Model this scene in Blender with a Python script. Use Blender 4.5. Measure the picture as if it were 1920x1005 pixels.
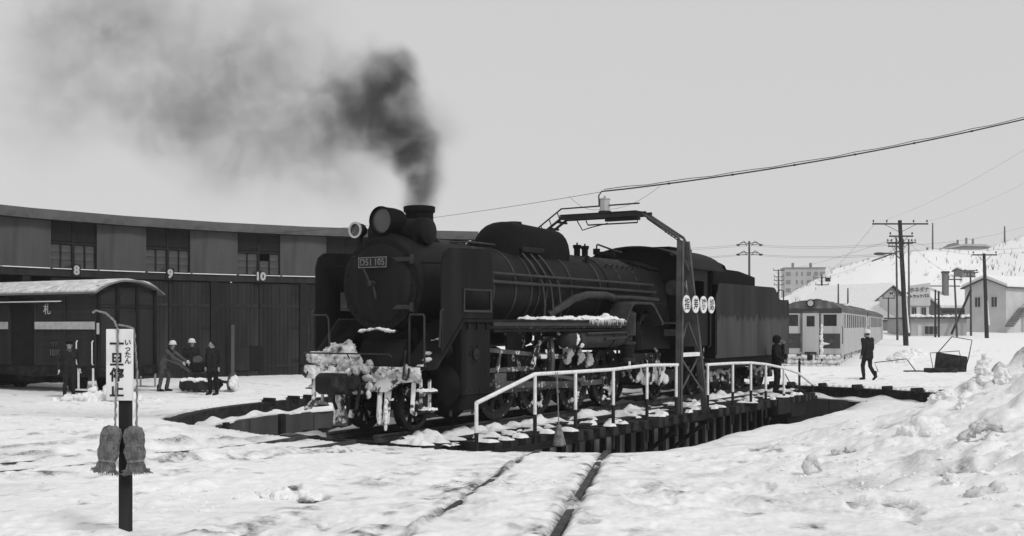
import bpy, bmesh, math, random
import numpy as np
from mathutils import Vector, Matrix

for _o in list(bpy.data.objects):
    bpy.data.objects.remove(_o)
scn = bpy.context.scene
COL = scn.collection
R = math.radians

# ------------------------------------------------------------------ camera
cam = bpy.data.cameras.new('camera')
cam.sensor_width = 36.0
cam.lens = 39.7
cam.shift_y = 0.056
cam.clip_start = 0.1
cam.clip_end = 8000
cam_o = bpy.data.objects.new('camera', cam)
cam_o.location = (0, 0, 1.875)
cam_o.rotation_euler = (R(90), 0, 0)
COL.objects.link(cam_o)
scn.camera = cam_o

# ------------------------------------------------------------------ world, sun, exposure
SUN_EL, SUN_AZ = R(44), R(142)          # azimuth clockwise from +Y (view direction): right and behind the camera
world = bpy.data.worlds.new('World')
scn.world = world
world.use_nodes = True
wn = world.node_tree
wn.nodes.clear()
w_out = wn.nodes.new('ShaderNodeOutputWorld')
w_bg = wn.nodes.new('ShaderNodeBackground')
w_sky = wn.nodes.new('ShaderNodeTexSky')
w_sky.sky_type = 'NISHITA'
w_sky.sun_disc = False
w_sky.sun_elevation = SUN_EL
w_sky.sun_rotation = SUN_AZ
w_sky.air_density = 1.0
w_sky.dust_density = 3.0
w_bw = wn.nodes.new('ShaderNodeRGBToBW')
w_mix = wn.nodes.new('ShaderNodeMix')                # an even overcast veil over the clear sky
w_mix.data_type = 'FLOAT'
w_mix.inputs[0].default_value = 0.9
w_mix.inputs[3].default_value = 6.6
wn.links.new(w_sky.outputs[0], w_bw.inputs[0])
wn.links.new(w_bw.outputs[0], w_mix.inputs[2])
wn.links.new(w_mix.outputs[0], w_bg.inputs[0])
w_bg.inputs[1].default_value = 0.0915
wn.links.new(w_bg.outputs[0], w_out.inputs[0])

sun = bpy.data.lights.new('sun', 'SUN')
sun.energy = 1.5
sun.angle = R(12)
sun.color = (1, 1, 1)
sun_o = bpy.data.objects.new('sun', sun)
_sd = Vector((math.sin(SUN_AZ) * math.cos(SUN_EL), math.cos(SUN_AZ) * math.cos(SUN_EL), math.sin(SUN_EL)))
sun_o.rotation_euler = _sd.to_track_quat('Z', 'Y').to_euler()
sun_o.location = _sd * 60
COL.objects.link(sun_o)

scn.view_settings.view_transform = 'Standard'
scn.view_settings.look = 'None'
scn.view_settings.exposure = 0.11
scn.view_settings.gamma = 1.0
scn.view_settings.use_curve_mapping = False
scn.cycles.volume_step_rate = 1.0
scn.cycles.max_bounces = 6
scn.cycles.volume_bounces = 2

# ------------------------------------------------------------------ mesh helpers
rnd = random.Random(51)
MATS = {}


def V(*a):
    return Vector(a)


class MB:
    """collects simple solids; build() links them as ONE mesh object"""

    def __init__(self):
        self.v, self.f = [], []

    def add(self, vs, fs):
        n = len(self.v)
        self.v += [tuple(p) for p in vs]
        self.f += [tuple(i + n for i in f) for f in fs]
        return self

    def box(self, a, b):
        (x0, y0, z0), (x1, y1, z1) = a, b
        return self.add([(x0, y0, z0), (x1, y0, z0), (x1, y1, z0), (x0, y1, z0), (x0, y0, z1), (x1, y0, z1), (x1, y1, z1), (x0, y1, z1)],
                        [(0, 3, 2, 1), (4, 5, 6, 7), (0, 1, 5, 4), (1, 2, 6, 5), (2, 3, 7, 6), (3, 0, 4, 7)])

    def beam(self, a, b, w, h, up=(0, 0, 1)):
        a, b, up = Vector(a), Vector(b), Vector(up)
        d = (b - a).normalized()
        s = d.cross(up)
        if s.length < 1e-4:
            s = d.cross(Vector((1, 0, 0)))
        s.normalize()
        t = s.cross(d).normalized()
        s, t = s * w / 2, t * h / 2
        vs = [a - s - t, a + s - t, a + s + t, a - s + t, b - s - t, b + s - t, b + s + t, b - s + t]
        return self.add(vs, [(0, 1, 2, 3), (7, 6, 5, 4), (0, 4, 5, 1), (1, 5, 6, 2), (2, 6, 7, 3), (3, 7, 4, 0)])

    def lathe(self, prof, o, ax, n=20, a0=0.0, a1=2 * math.pi):
        """prof: (radius, distance along axis) list"""
        o, ax = Vector(o), Vector(ax).normalized()
        s = ax.cross(Vector((0, 0, 1)))
        if s.length < 1e-3:
            s = Vector((1, 0, 0))
        s.normalize()
        t = ax.cross(s)
        vs, fs, rings = [], [], []
        full = abs(a1 - a0 - 2 * math.pi) < 1e-6
        m = n if full else n + 1
        for r, h in prof:
            if r < 1e-6:
                rings.append([len(vs)] * m)
                vs.append(o + ax * h)
            else:
                rings.append(list(range(len(vs), len(vs) + m)))
                for i in range(m):
                    an = a0 + (a1 - a0) * i / n
                    vs.append(o + ax * h + (s * math.cos(an) + t * math.sin(an)) * r)
        for ra, rb in zip(rings, rings[1:]):
            for i in range(n):
                j = (i + 1) % m
                q = []
                for k in (ra[i], ra[j], rb[j], rb[i]):
                    if k not in q:
                        q.append(k)
                if len(q) > 2:
                    fs.append(tuple(q))
        return self.add(vs, fs)

    def cyl(self, a, b, r, r1=None, n=12):
        a, b = Vector(a), Vector(b)
        r1 = r if r1 is None else r1
        L = (b - a).length
        return self.lathe([(0, 0), (r, 0), (r1, L), (0, L)], a, b - a, n)

    def ring(self, c, ax, r0, r1, w, n=24):
        return self.lathe([(r0, -w / 2), (r1, -w / 2), (r1, w / 2), (r0, w / 2), (r0, -w / 2)], c, ax, n)

    def tube(self, pts, r, n=8):
        pts = [Vector(p) for p in pts]
        vs, fs = [], []
        prev = None
        for i, p in enumerate(pts):
            d = (pts[min(i + 1, len(pts) - 1)] - pts[max(i - 1, 0)]).normalized()
            if prev is None:
                s = d.cross(Vector((0, 0, 1)))
                if s.length < 1e-3:
                    s = d.cross(Vector((1, 0, 0)))
            else:
                s = prev - d * prev.dot(d)
            s.normalize()
            prev = s
            t = d.cross(s)
            rr = r[i] if isinstance(r, (list, tuple)) else r
            for k in range(n):
                an = 2 * math.pi * k / n
                vs.append(p + (s * math.cos(an) + t * math.sin(an)) * rr)
        for i in range(len(pts) - 1):
            for k in range(n):
                k2 = (k + 1) % n
                fs.append((i * n + k, i * n + k2, (i + 1) * n + k2, (i + 1) * n + k))
        fs.append(tuple(range(n - 1, -1, -1)))
        fs.append(tuple(range((len(pts) - 1) * n, len(pts) * n)))
        return self.add(vs, fs)

    def prism(self, poly, axis, lo, hi):
        """polygon in the plane across axis (x: (y,z), y: (x,z), z: (x,y)) extruded lo..hi"""
        n = len(poly)
        f = {'x': lambda p, k: (k, p[0], p[1]), 'y': lambda p, k: (p[0], k, p[1]), 'z': lambda p, k: (p[0], p[1], k)}[axis]
        vs = [f(p, lo) for p in poly] + [f(p, hi) for p in poly]
        fs = [tuple(range(n)), tuple(range(2 * n - 1, n - 1, -1))] + [(i, (i + 1) % n, n + (i + 1) % n, n + i) for i in range(n)]
        return self.add(vs, fs)

    def ball(self, c, r, nu=12, nv=8, rot=None):
        c = Vector(c)
        r = (r, r, r) if isinstance(r, (int, float)) else r
        vs, fs = [], []
        for j in range(nv + 1):
            th = math.pi * j / nv
            m = 1 if j in (0, nv) else nu
            for i in range(m):
                p = Vector((r[0] * math.sin(th) * math.cos(2 * math.pi * i / nu), r[1] * math.sin(th) * math.sin(2 * math.pi * i / nu), r[2] * math.cos(th)))
                if rot is not None:
                    p = rot @ p
                vs.append(c + p)
        idx = lambda j, i: 0 if j == 0 else (1 + (nv - 1) * nu if j == nv else 1 + (j - 1) * nu + i % nu)
        for j in range(nv):
            for i in range(nu):
                q = []
                for k in (idx(j, i), idx(j + 1, i), idx(j + 1, i + 1), idx(j, i + 1)):
                    if k not in q:
                        q.append(k)
                fs.append(tuple(q))
        return self.add(vs, fs)

    def capsule(self, a, b, ra, rb, n=12):
        a, b = Vector(a), Vector(b)
        L = (b - a).length
        prof = [(ra * math.sin(t), -ra * math.cos(t)) for t in (0, .5, 1.0, 1.571)] + [(rb * math.cos(t), L + rb * math.sin(t)) for t in (0, .55, 1.1, 1.571)]
        prof = [(0 if r < 1e-4 else r, h) for r, h in prof]
        return self.lathe(prof, a, b - a, n)

    def mesh(self, name, flip=False, bevel=0, smooth=40, jitter=0):
        me = bpy.data.meshes.new(name)
        vs = [(x, -y, z) for x, y, z in self.v] if flip else self.v
        me.from_pydata(vs, [], self.f)
        bm = bmesh.new()
        bm.from_mesh(me)
        bmesh.ops.recalc_face_normals(bm, faces=bm.faces)
        if bevel:
            es = [e for e in bm.edges if len(e.link_faces) == 2 and e.calc_face_angle(0) > 0.6]
            bmesh.ops.bevel(bm, geom=es, offset=bevel, segments=1, affect='EDGES', profile=0.5, clamp_overlap=True)
        bm.to_mesh(me)
        bm.free()
        if smooth:
            me.polygons.foreach_set('use_smooth', [True] * len(me.polygons))
            me.set_sharp_from_angle(angle=R(smooth))
        return me

    def build(self, name, mat, parent=None, flip=False, bevel=0, smooth=40, loc=None, rotz=None):
        me = self.mesh(name, flip, bevel, smooth)
        return link(name, me, mat, parent, loc, rotz)


def link(name, me, mat=None, parent=None, loc=None, rotz=None):
    o = bpy.data.objects.new(name, me)
    if mat is not None and me is not None and not me.materials:
        me.materials.append(M(mat) if isinstance(mat, str) else mat)
    COL.objects.link(o)
    if parent is not None:
        o.parent = parent
    if loc is not None:
        o.location = loc
    if rotz is not None:
        o.rotation_euler = (0, 0, rotz)
    return o


def tag(o, label=None, cat=None, group=None, kind=None):
    if label:
        o['label'] = label
    if cat:
        o['category'] = cat
    if group:
        o['group'] = group
    if kind:
        o['kind'] = kind
    return o


def thing(name, label, cat, loc=(0, 0, 0), rotz=0.0, group=None):
    o = bpy.data.objects.new(name, None)
    o.empty_display_size = 0.2
    COL.objects.link(o)
    o.location = loc
    o.rotation_euler = (0, 0, rotz)
    return tag(o, label, cat, group)


def copy_tree(o, parent=None):
    c = o.copy()
    COL.objects.link(c)
    c.parent = parent
    for ch in list(o.children):
        copy_tree(ch, c)
    return c


def text(name, body, mat, parent, origin, xdir, up, size, extrude=0.004, center=True, bold=0.0):
    cu = bpy.data.curves.new(name, 'FONT')
    cu.body = body
    cu.size = size
    cu.extrude = extrude
    cu.offset = bold
    cu.resolution_u = 3
    if center:
        cu.align_x = 'CENTER'
        cu.align_y = 'CENTER'
    t = bpy.data.objects.new('tmp_text', cu)
    COL.objects.link(t)
    me = bpy.data.meshes.new_from_object(t.evaluated_get(bpy.context.evaluated_depsgraph_get()))
    bpy.data.objects.remove(t)
    bpy.data.curves.remove(cu)
    x, u = Vector(xdir).normalized(), Vector(up).normalized()
    n = x.cross(u)
    mt = Matrix((x, u, n)).transposed().to_4x4()
    mt.translation = Vector(origin)
    me.transform(mt)
    me.materials.clear()
    return link(name, me, mat, parent)


# ------------------------------------------------------------------ numpy value noise
def _hash(ix, iy, seed):
    h = (ix.astype(np.int64) * 374761393 + iy.astype(np.int64) * 668265263 + seed * 974634777) & 0x7fffffff
    h = ((h ^ (h >> 13)) * 1274126177) & 0x7fffffff
    return ((h ^ (h >> 16)) & 0xffff) / 65535.0


def vnoise(x, y, seed=0):
    ix, iy = np.floor(x), np.floor(y)
    fx, fy = x - ix, y - iy
    fx, fy = fx * fx * (3 - 2 * fx), fy * fy * (3 - 2 * fy)
    a, b = _hash(ix, iy, seed), _hash(ix + 1, iy, seed)
    c, d = _hash(ix, iy + 1, seed), _hash(ix + 1, iy + 1, seed)
    return (a + (b - a) * fx) * (1 - fy) + (c + (d - c) * fx) * fy - 0.5


def fbm(x, y, sc, oct=4, seed=0, gain=0.5):
    s, a, k = 0, 1.0, 1.0 / sc
    for o in range(oct):
        ca, sa = math.cos(o * 1.1), math.sin(o * 1.1)
        s = s + a * vnoise((x * ca - y * sa) * k, (x * sa + y * ca) * k, seed + o * 17)
        a *= gain
        k *= 2.03
    return s


def worley(x, y, sc, seed=0):
    x, y = x / sc, y / sc
    ix, iy = np.floor(x), np.floor(y)
    best = np.full_like(x, 9.0)
    for dx in (-1, 0, 1):
        for dy in (-1, 0, 1):
            cx, cy = ix + dx, iy + dy
            d = (cx + _hash(cx, cy, seed) - x) ** 2 + (cy + _hash(cx, cy, seed + 7) - y) ** 2
            best = np.minimum(best, d)
    return np.sqrt(best)


def sstep(a, b, x):
    t = np.clip((x - a) / (b - a), 0, 1)
    return t * t * (3 - 2 * t)


# ------------------------------------------------------------------ materials (the photograph is black and white: all greys)
def M(name):
    return MATS[name]


def mk(name, base, rough=0.7, metal=0.0, var=0.25, vs=6.0, bump=0.0, bs=40.0, frost=None, spec=0.14, streak=False, dust=None):
    """grey paint/metal/wood: large uneven tone, fine grain bump; frost=(coverage, scale) caked rime; streak: vertical grime; dust: paler soot/dust on it"""
    m = bpy.data.materials.new(name)
    m.use_nodes = True
    nt = m.node_tree
    b = nt.nodes['Principled BSDF']
    tc = nt.nodes.new('ShaderNodeTexCoord')
    mp = nt.nodes.new('ShaderNodeMapping')
    nt.links.new(tc.outputs['Object'], mp.inputs[0])
    if streak:
        mp.inputs['Scale'].default_value = (1, 1, 0.12)
    nz = nt.nodes.new('ShaderNodeTexNoise')
    nz.inputs['Scale'].default_value = vs
    nz.inputs['Detail'].default_value = 5
    nt.links.new(mp.outputs[0], nz.inputs['Vector'])
    rp = nt.nodes.new('ShaderNodeMapRange')
    rp.inputs['From Min'].default_value = 0.3
    rp.inputs['From Max'].default_value = 0.7
    rp.inputs['To Min'].default_value = base * (1 - var)
    rp.inputs['To Max'].default_value = base * (1 + var)
    nt.links.new(nz.outputs[0], rp.inputs[0])
    col = rp.outputs[0]
    rgh = None
    if dust:
        n3 = nt.nodes.new('ShaderNodeTexNoise')
        n3.inputs['Scale'].default_value = dust[1]
        n3.inputs['Detail'].default_value = 7
        nt.links.new(mp.outputs[0], n3.inputs['Vector'])
        r3 = nt.nodes.new('ShaderNodeMapRange')
        r3.inputs['From Min'].default_value = 0.5
        r3.inputs['From Max'].default_value = 0.75
        r3.inputs['To Max'].default_value = dust[2]
        nt.links.new(n3.outputs[0], r3.inputs[0])
        mx = nt.nodes.new('ShaderNodeMix')
        nt.links.new(r3.outputs[0], mx.inputs[0])
        nt.links.new(col, mx.inputs[2])
        mx.inputs[3].default_value = dust[0]
        col = mx.outputs[0]
    if frost:
        n2 = nt.nodes.new('ShaderNodeTexNoise')
        n2.inputs['Scale'].default_value = frost[1]
        n2.inputs['Detail'].default_value = 6
        n2.inputs['Roughness'].default_value = 0.65
        nt.links.new(tc.outputs['Object'], n2.inputs['Vector'])
        r2 = nt.nodes.new('ShaderNodeMapRange')
        r2.inputs['From Min'].default_value = 0.62 - frost[0] * 0.3
        r2.inputs['From Max'].default_value = 0.68 - frost[0] * 0.3
        nt.links.new(n2.outputs[0], r2.inputs[0])
        mx = nt.nodes.new('ShaderNodeMix')
        nt.links.new(r2.outputs[0], mx.inputs[0])
        nt.links.new(col, mx.inputs[2])
        mx.inputs[3].default_value = 0.72
        col = mx.outputs[0]
    nt.links.new(col, b.inputs['Base Color'])
    b.inputs['Roughness'].default_value = rough
    b.inputs['Metallic'].default_value = metal
    b.inputs['Specular IOR Level'].default_value = spec
    if bump:
        bn = nt.nodes.new('ShaderNodeTexNoise')
        bn.inputs['Scale'].default_value = bs
        bn.inputs['Detail'].default_value = 4
        nt.links.new(mp.outputs[0], bn.inputs['Vector'])
        bp = nt.nodes.new('ShaderNodeBump')
        bp.inputs['Strength'].default_value = bump
        bp.inputs['Distance'].default_value = 0.02
        nt.links.new(bn.outputs[0], bp.inputs['Height'])
        nt.links.new(bp.outputs[0], b.inputs['Normal'])
    MATS[name] = m
    return m


mk('loco_black', 0.0062, 0.6, 0.0, 0.45, 2.5, 0.25, 30, spec=0.14, dust=(0.018, 3.0, 0.6))
mk('loco_side', 0.0085, 0.66, 0.0, 0.35, 2.0, 0.2, 25, spec=0.12, streak=True, dust=(0.022, 4.0, 0.6))
mk('loco_soot', 0.006, 0.85, 0.0, 0.3, 3.0, 0.2, 30, spec=0.1)
mk('loco_frost', 0.02, 0.7, 0.0, 0.3, 3.0, 0.3, 20, frost=(0.12, 5.0))
mk('ice_patchy', 0.025, 0.75, 0.0, 0.3, 3.0, 0.5, 14, frost=(0.42, 3.5))
mk('wheel_steel', 0.014, 0.6, 0.0, 0.35, 4.0, 0.2, 25, frost=(0.0, 7.0))
mk('rod_steel', 0.085, 0.45, 0.3, 0.3, 5.0, 0.15, 25, frost=(0.1, 6.0))
mk('tyre_rim', 0.022, 0.5, 0.2, 0.3, 4.0, frost=(0.0, 8.0))
mk('rimed', 0.06, 0.85, 0.0, 0.3, 3.0, 0.7, 12, frost=(0.6, 5.0))
def _two_tone():
    # tender flank: dried pale scum over the lower half with a ragged upper edge
    m = mk('tender_side', 0.029, 0.8, 0.0, 0.3, 2.5, 0.15, 20, streak=True, spec=.08)
    nt = m.node_tree
    b = nt.nodes['Principled BSDF']
    src = b.inputs['Base Color'].links[0].from_socket
    tc = nt.nodes.new('ShaderNodeTexCoord')
    sp = nt.nodes.new('ShaderNodeSeparateXYZ')
    nt.links.new(tc.outputs['Object'], sp.inputs[0])
    nz = nt.nodes.new('ShaderNodeTexNoise')
    nz.inputs['Scale'].default_value = 5.0
    nz.inputs['Detail'].default_value = 7
    mp = nt.nodes.new('ShaderNodeMapping')
    mp.inputs['Scale'].default_value = (1, 1, .25)
    nt.links.new(tc.outputs['Object'], mp.inputs[0])
    nt.links.new(mp.outputs[0], nz.inputs['Vector'])
    ad = nt.nodes.new('ShaderNodeMath')
    ad.operation = 'MULTIPLY_ADD'
    ad.inputs[1].default_value = .7
    nt.links.new(nz.outputs[0], ad.inputs[0])
    nt.links.new(sp.outputs['Z'], ad.inputs[2])
    mr = nt.nodes.new('ShaderNodeMapRange')
    mr.inputs['From Min'].default_value = 2.48
    mr.inputs['From Max'].default_value = 2.36
    nt.links.new(ad.outputs[0], mr.inputs[0])
    mx = nt.nodes.new('ShaderNodeMix')
    nt.links.new(mr.outputs[0], mx.inputs[0])
    nt.links.new(src, mx.inputs[2])
    ml = nt.nodes.new('ShaderNodeMath')
    ml.operation = 'MULTIPLY'
    ml.inputs[1].default_value = 2.25
    nt.links.new(src, ml.inputs[0])
    nt.links.new(ml.outputs[0], mx.inputs[3])
    nt.links.new(mx.outputs[0], b.inputs['Base Color'])


_two_tone()
mk('pipe_grey', 0.022, 0.55, 0.0, 0.35, 5.0, 0.15, 30, spec=.3, dust=(0.06, 6.0, 0.6))  # paler than the loco black: sheen of pipes and edges put into colour
mk('coal', 0.010, 0.75, 0.0, 0.5, 8.0, 0.6, 18)
mk('lens', 0.035, 0.35, 0.0, 0.1, 3.0, spec=0.8)
mk('lamp_glass', 0.42, 0.3, 0.0, 0.1, 3.0, spec=0.5)
mk('plate_bg', 0.018, 0.5, 0.2)
mk('plate_brass', 0.16, 0.4, 0.3, 0.35, 9.0)
mk('white_paint', 0.74, 0.6, 0.0, 0.08, 5.0, 0.1, 30, dust=(0.45, 9.0, 0.6))
mk('black_paint', 0.02, 0.65, 0.0, 0.4, 5.0)
mk('iron', 0.014, 0.65, 0.0, 0.4, 5.0, 0.15, 30, dust=(0.07, 5.0, 0.4))
mk('girder', 0.17, 0.8, 0.0, 0.4, 2.0, 0.25, 20, streak=True, dust=(0.05, 3.0, 0.7))
mk('girder_dark', 0.012, 0.75, 0.0, 0.4, 3.0, 0.2, 25)
mk('gantry_paint', 0.075, 0.65, 0.0, 0.25, 4.0, 0.15, 25, dust=(0.05, 6.0, 0.7))
mk('gantry_dark', 0.025, 0.65, 0.0, 0.3, 4.0)
mk('sleeper', 0.028, 0.9, 0.0, 0.4, 4.0, 0.5, 22, streak=False)
mk('snow_cap', 0.80, 0.85, 0.0, 0.06, 4.0, 0.8, 16)
mk('dirty_snow', 0.62, 0.9, 0.0, 0.25, 4.0, 0.9, 14, dust=(0.22, 6.0, 0.7))
mk('sooty_snow', 0.50, 0.9, 0.0, 0.35, 6.0, 1.0, 18, dust=(0.03, 9.0, 1.0))
mk('silver', 0.5, 0.35, 0.6, 0.15, 5.0)
mk('shed_door', 0.023, 0.85, 0.0, 0.45, 1.6, 0.3, 20, streak=True, dust=(0.042, 2.0, 0.7), spec=.15)
mk('shed_panel', 0.076, 0.85, 0.0, 0.25, 1.4, 0.3, 20, streak=True, dust=(0.04, 2.2, 0.75), spec=.15)
mk('shed_trim', 0.016, 0.85, 0.0, 0.3, 3.0, 0.2, 20)
mk('shed_fascia', 0.115, 0.8, 0.0, 0.2, 1.5, 0.2, 12, dust=(0.06, 2.5, 0.7))
mk('shed_dark', 0.012, 0.9, 0.0, 0.3, 2.0)
mk('louver', 0.025, 0.85, 0.0, 0.3, 3.0)
mk('window_glass', 0.05, 0.12, 0.0, 0.5, 1.5, spec=0.5)
mk('sign_white', 0.76, 0.6, 0.0, 0.06, 4.0, dust=(0.5, 6.0, 0.5))
mk('number_paint', 0.42, 0.7, 0.0, 0.2, 9.0, dust=(0.25, 9.0, 0.7))
mk('ink', 0.03, 0.7, 0.0, 0.4, 20.0)
mk('grey_ink', 0.13, 0.7, 0.0, 0.5, 15.0)
mk('post_wood', 0.022, 0.85, 0.0, 0.4, 5.0, 0.5, 25, streak=True, dust=(0.06, 6.0, 0.5))
mk('straw', 0.19, 0.95, 0.0, 0.45, 14.0, 0.9, 40, dust=(0.22, 18.0, 0.7))
mk('rope', 0.22, 0.95, 0.0, 0.35, 30.0, 0.6, 60)
mk('wagon_body', 0.026, 0.8, 0.0, 0.25, 2.0, 0.25, 22, streak=True, dust=(0.03, 3.0, 0.5))
mk('wagon_roof', 0.16, 0.85, 0.0, 0.2, 2.0, 0.25, 20)
mk('wagon_stripe', 0.42, 0.7, 0.0, 0.15, 5.0, dust=(0.3, 6.0, 0.6))
mk('car_cream', 0.42, 0.6, 0.0, 0.12, 1.5, 0.1, 15, streak=True, dust=(0.26, 3.0, 0.6))
mk('car_red', 0.05, 0.6, 0.0, 0.2, 2.0, 0.1, 15)
mk('car_roof', 0.10, 0.8, 0.0, 0.25, 2.0, 0.2, 15, dust=(0.3, 2.0, 0.7))
mk('car_glass', 0.025, 0.15, 0.0, 0.3, 2.0, spec=0.5)
mk('house_wall', 0.50, 0.85, 0.0, 0.08, 1.0, 0.1, 10)
mk('house_wall_grey', 0.36, 0.85, 0.0, 0.12, 1.0, 0.1, 10)
mk('house_wall_dark', 0.17, 0.85, 0.0, 0.15, 1.0, 0.1, 10)
mk('house_roof_dark', 0.08, 0.8, 0.0, 0.2, 1.0)
mk('block_wall', 0.36, 0.85, 0.0, 0.1, 0.3)
mk('pole_dark', 0.030, 0.85, 0.0, 0.3, 3.0, 0.3, 20)
mk('pole_mid', 0.07, 0.85, 0.0, 0.3, 3.0)
mk('wire', 0.03, 0.7)
mk('insulator', 0.30, 0.3)
mk('rail_steel', 0.05, 0.6, 0.3, 0.4, 6.0, dust=(0.16, 5.0, 0.6))
mk('pit_concrete', 0.060, 0.9, 0.0, 0.3, 1.5, 0.4, 15, streak=True, dust=(0.03, 2.0, 0.7))
mk('cloth_dark', 0.018, 0.95, 0.0, 0.3, 9.0, 0.4, 60, spec=0.15)
mk('cloth_black', 0.010, 0.95, 0.0, 0.3, 9.0, 0.4, 60, spec=0.15)
mk('cloth_mid', 0.075, 0.95, 0.0, 0.25, 9.0, 0.4, 60, spec=0.15)
mk('cloth_grey', 0.045, 0.95, 0.0, 0.25, 9.0, 0.4, 60, spec=0.15)
mk('skin', 0.30, 0.6, 0.0, 0.1, 9.0)
mk('glove_white', 0.55, 0.9)
mk('helmet_white', 0.62, 0.4, 0.0, 0.06, 5.0)
mk('hair', 0.012, 0.8)
mk('boot', 0.012, 0.6)
mk('twig', 0.07, 0.9)

# ------------------------------------------------------------------ layout: the locomotive's frame (u back along the loco, v towards the camera side, z up)
ALPHA = R(32.3)
SA, CA = math.sin(ALPHA), math.cos(ALPHA)
L0 = (-0.822, 22.68)                      # first driving axle on the track centre line
ROT = math.pi / 2 - ALPHA
UC = 6.0                                   # turntable centre along u
PC = (L0[0] + UC * SA, L0[1] + UC * CA)    # turntable pivot
RP = 10.0                                  # pit radius


def uv(u, v):
    return (L0[0] + u * SA + v * CA, L0[1] + u * CA - v * SA)


MOUND_X = [1.2, 2.7, 3.3, 4.1, 4.8, 5.6, 6.0, 6.7, 7.3, 8.5, 12, 30]
MOUND_Z = [0, .0, .04, .15, .31, .50, .62, .84, 1.06, 1.32, 1.6, 1.8]
HILL_T = [.05, .2, .245, .283, .321, .368, .42, .453, .6, 1.2]
HILL_Z = [0, 1.5, 8.0, 15.3, 18.6, 21.0, 21.2, 24.5, 32, 36]


def G0(x, y):
    """smooth ground height (x, y numpy arrays)"""
    t = x / np.maximum(y, 1)
    z = 0.040 * np.clip(17 - y, 0, 14) - .05 * np.exp(-((y - 18) / 1.2) ** 2) * sstep(3.4, 1.5, x)
    z = z - 0.28 * sstep(-1.5, -6.0, x) * sstep(21, 27, y)
    gd = np.interp(y, [3, 8, 12, 15, 17, 18.5, 20, 22, 25], [.45, .7, .9, 1, 1, .62, .38, .2, 0])
    z = z + np.interp(x, MOUND_X, MOUND_Z) * gd
    z = z + np.interp(y, [45, 55, 80, 110, 140], [0, -.12, .40, 1.25, 2.2]) * sstep(.05, .2, t)
    z = z + np.interp(t, HILL_T, HILL_Z) * sstep(125, 330, y)
    return z


# tracks cut into the snow: (origin, direction, near, far, depth)
def _unit(x, y):
    l = math.hypot(x, y)
    return (x / l, y / l)


TRACKS = [((PC[0] - .2, PC[1]), _unit(-.124, -1), RP, 32, 0.10), (PC, (-SA, -CA), RP, 34, 0.05)]
SHED_STEP, SHED_P9, SHED_R = R(9.4), R(132.5), 24.0
for _n in range(7, 13):
    _p = SHED_P9 + (9 - _n) * SHED_STEP
    TRACKS.append((PC, (math.cos(_p), math.sin(_p)), RP, 24, 0.02))
TRACKS.append((PC, (SA, CA), RP, 60, 0.03))
for _a in (-9.4, 9.4, 22, 34):
    TRACKS.append((PC, (math.sin(ALPHA + R(_a)), math.cos(ALPHA + R(_a))), RP, 45, 0.015))


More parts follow.
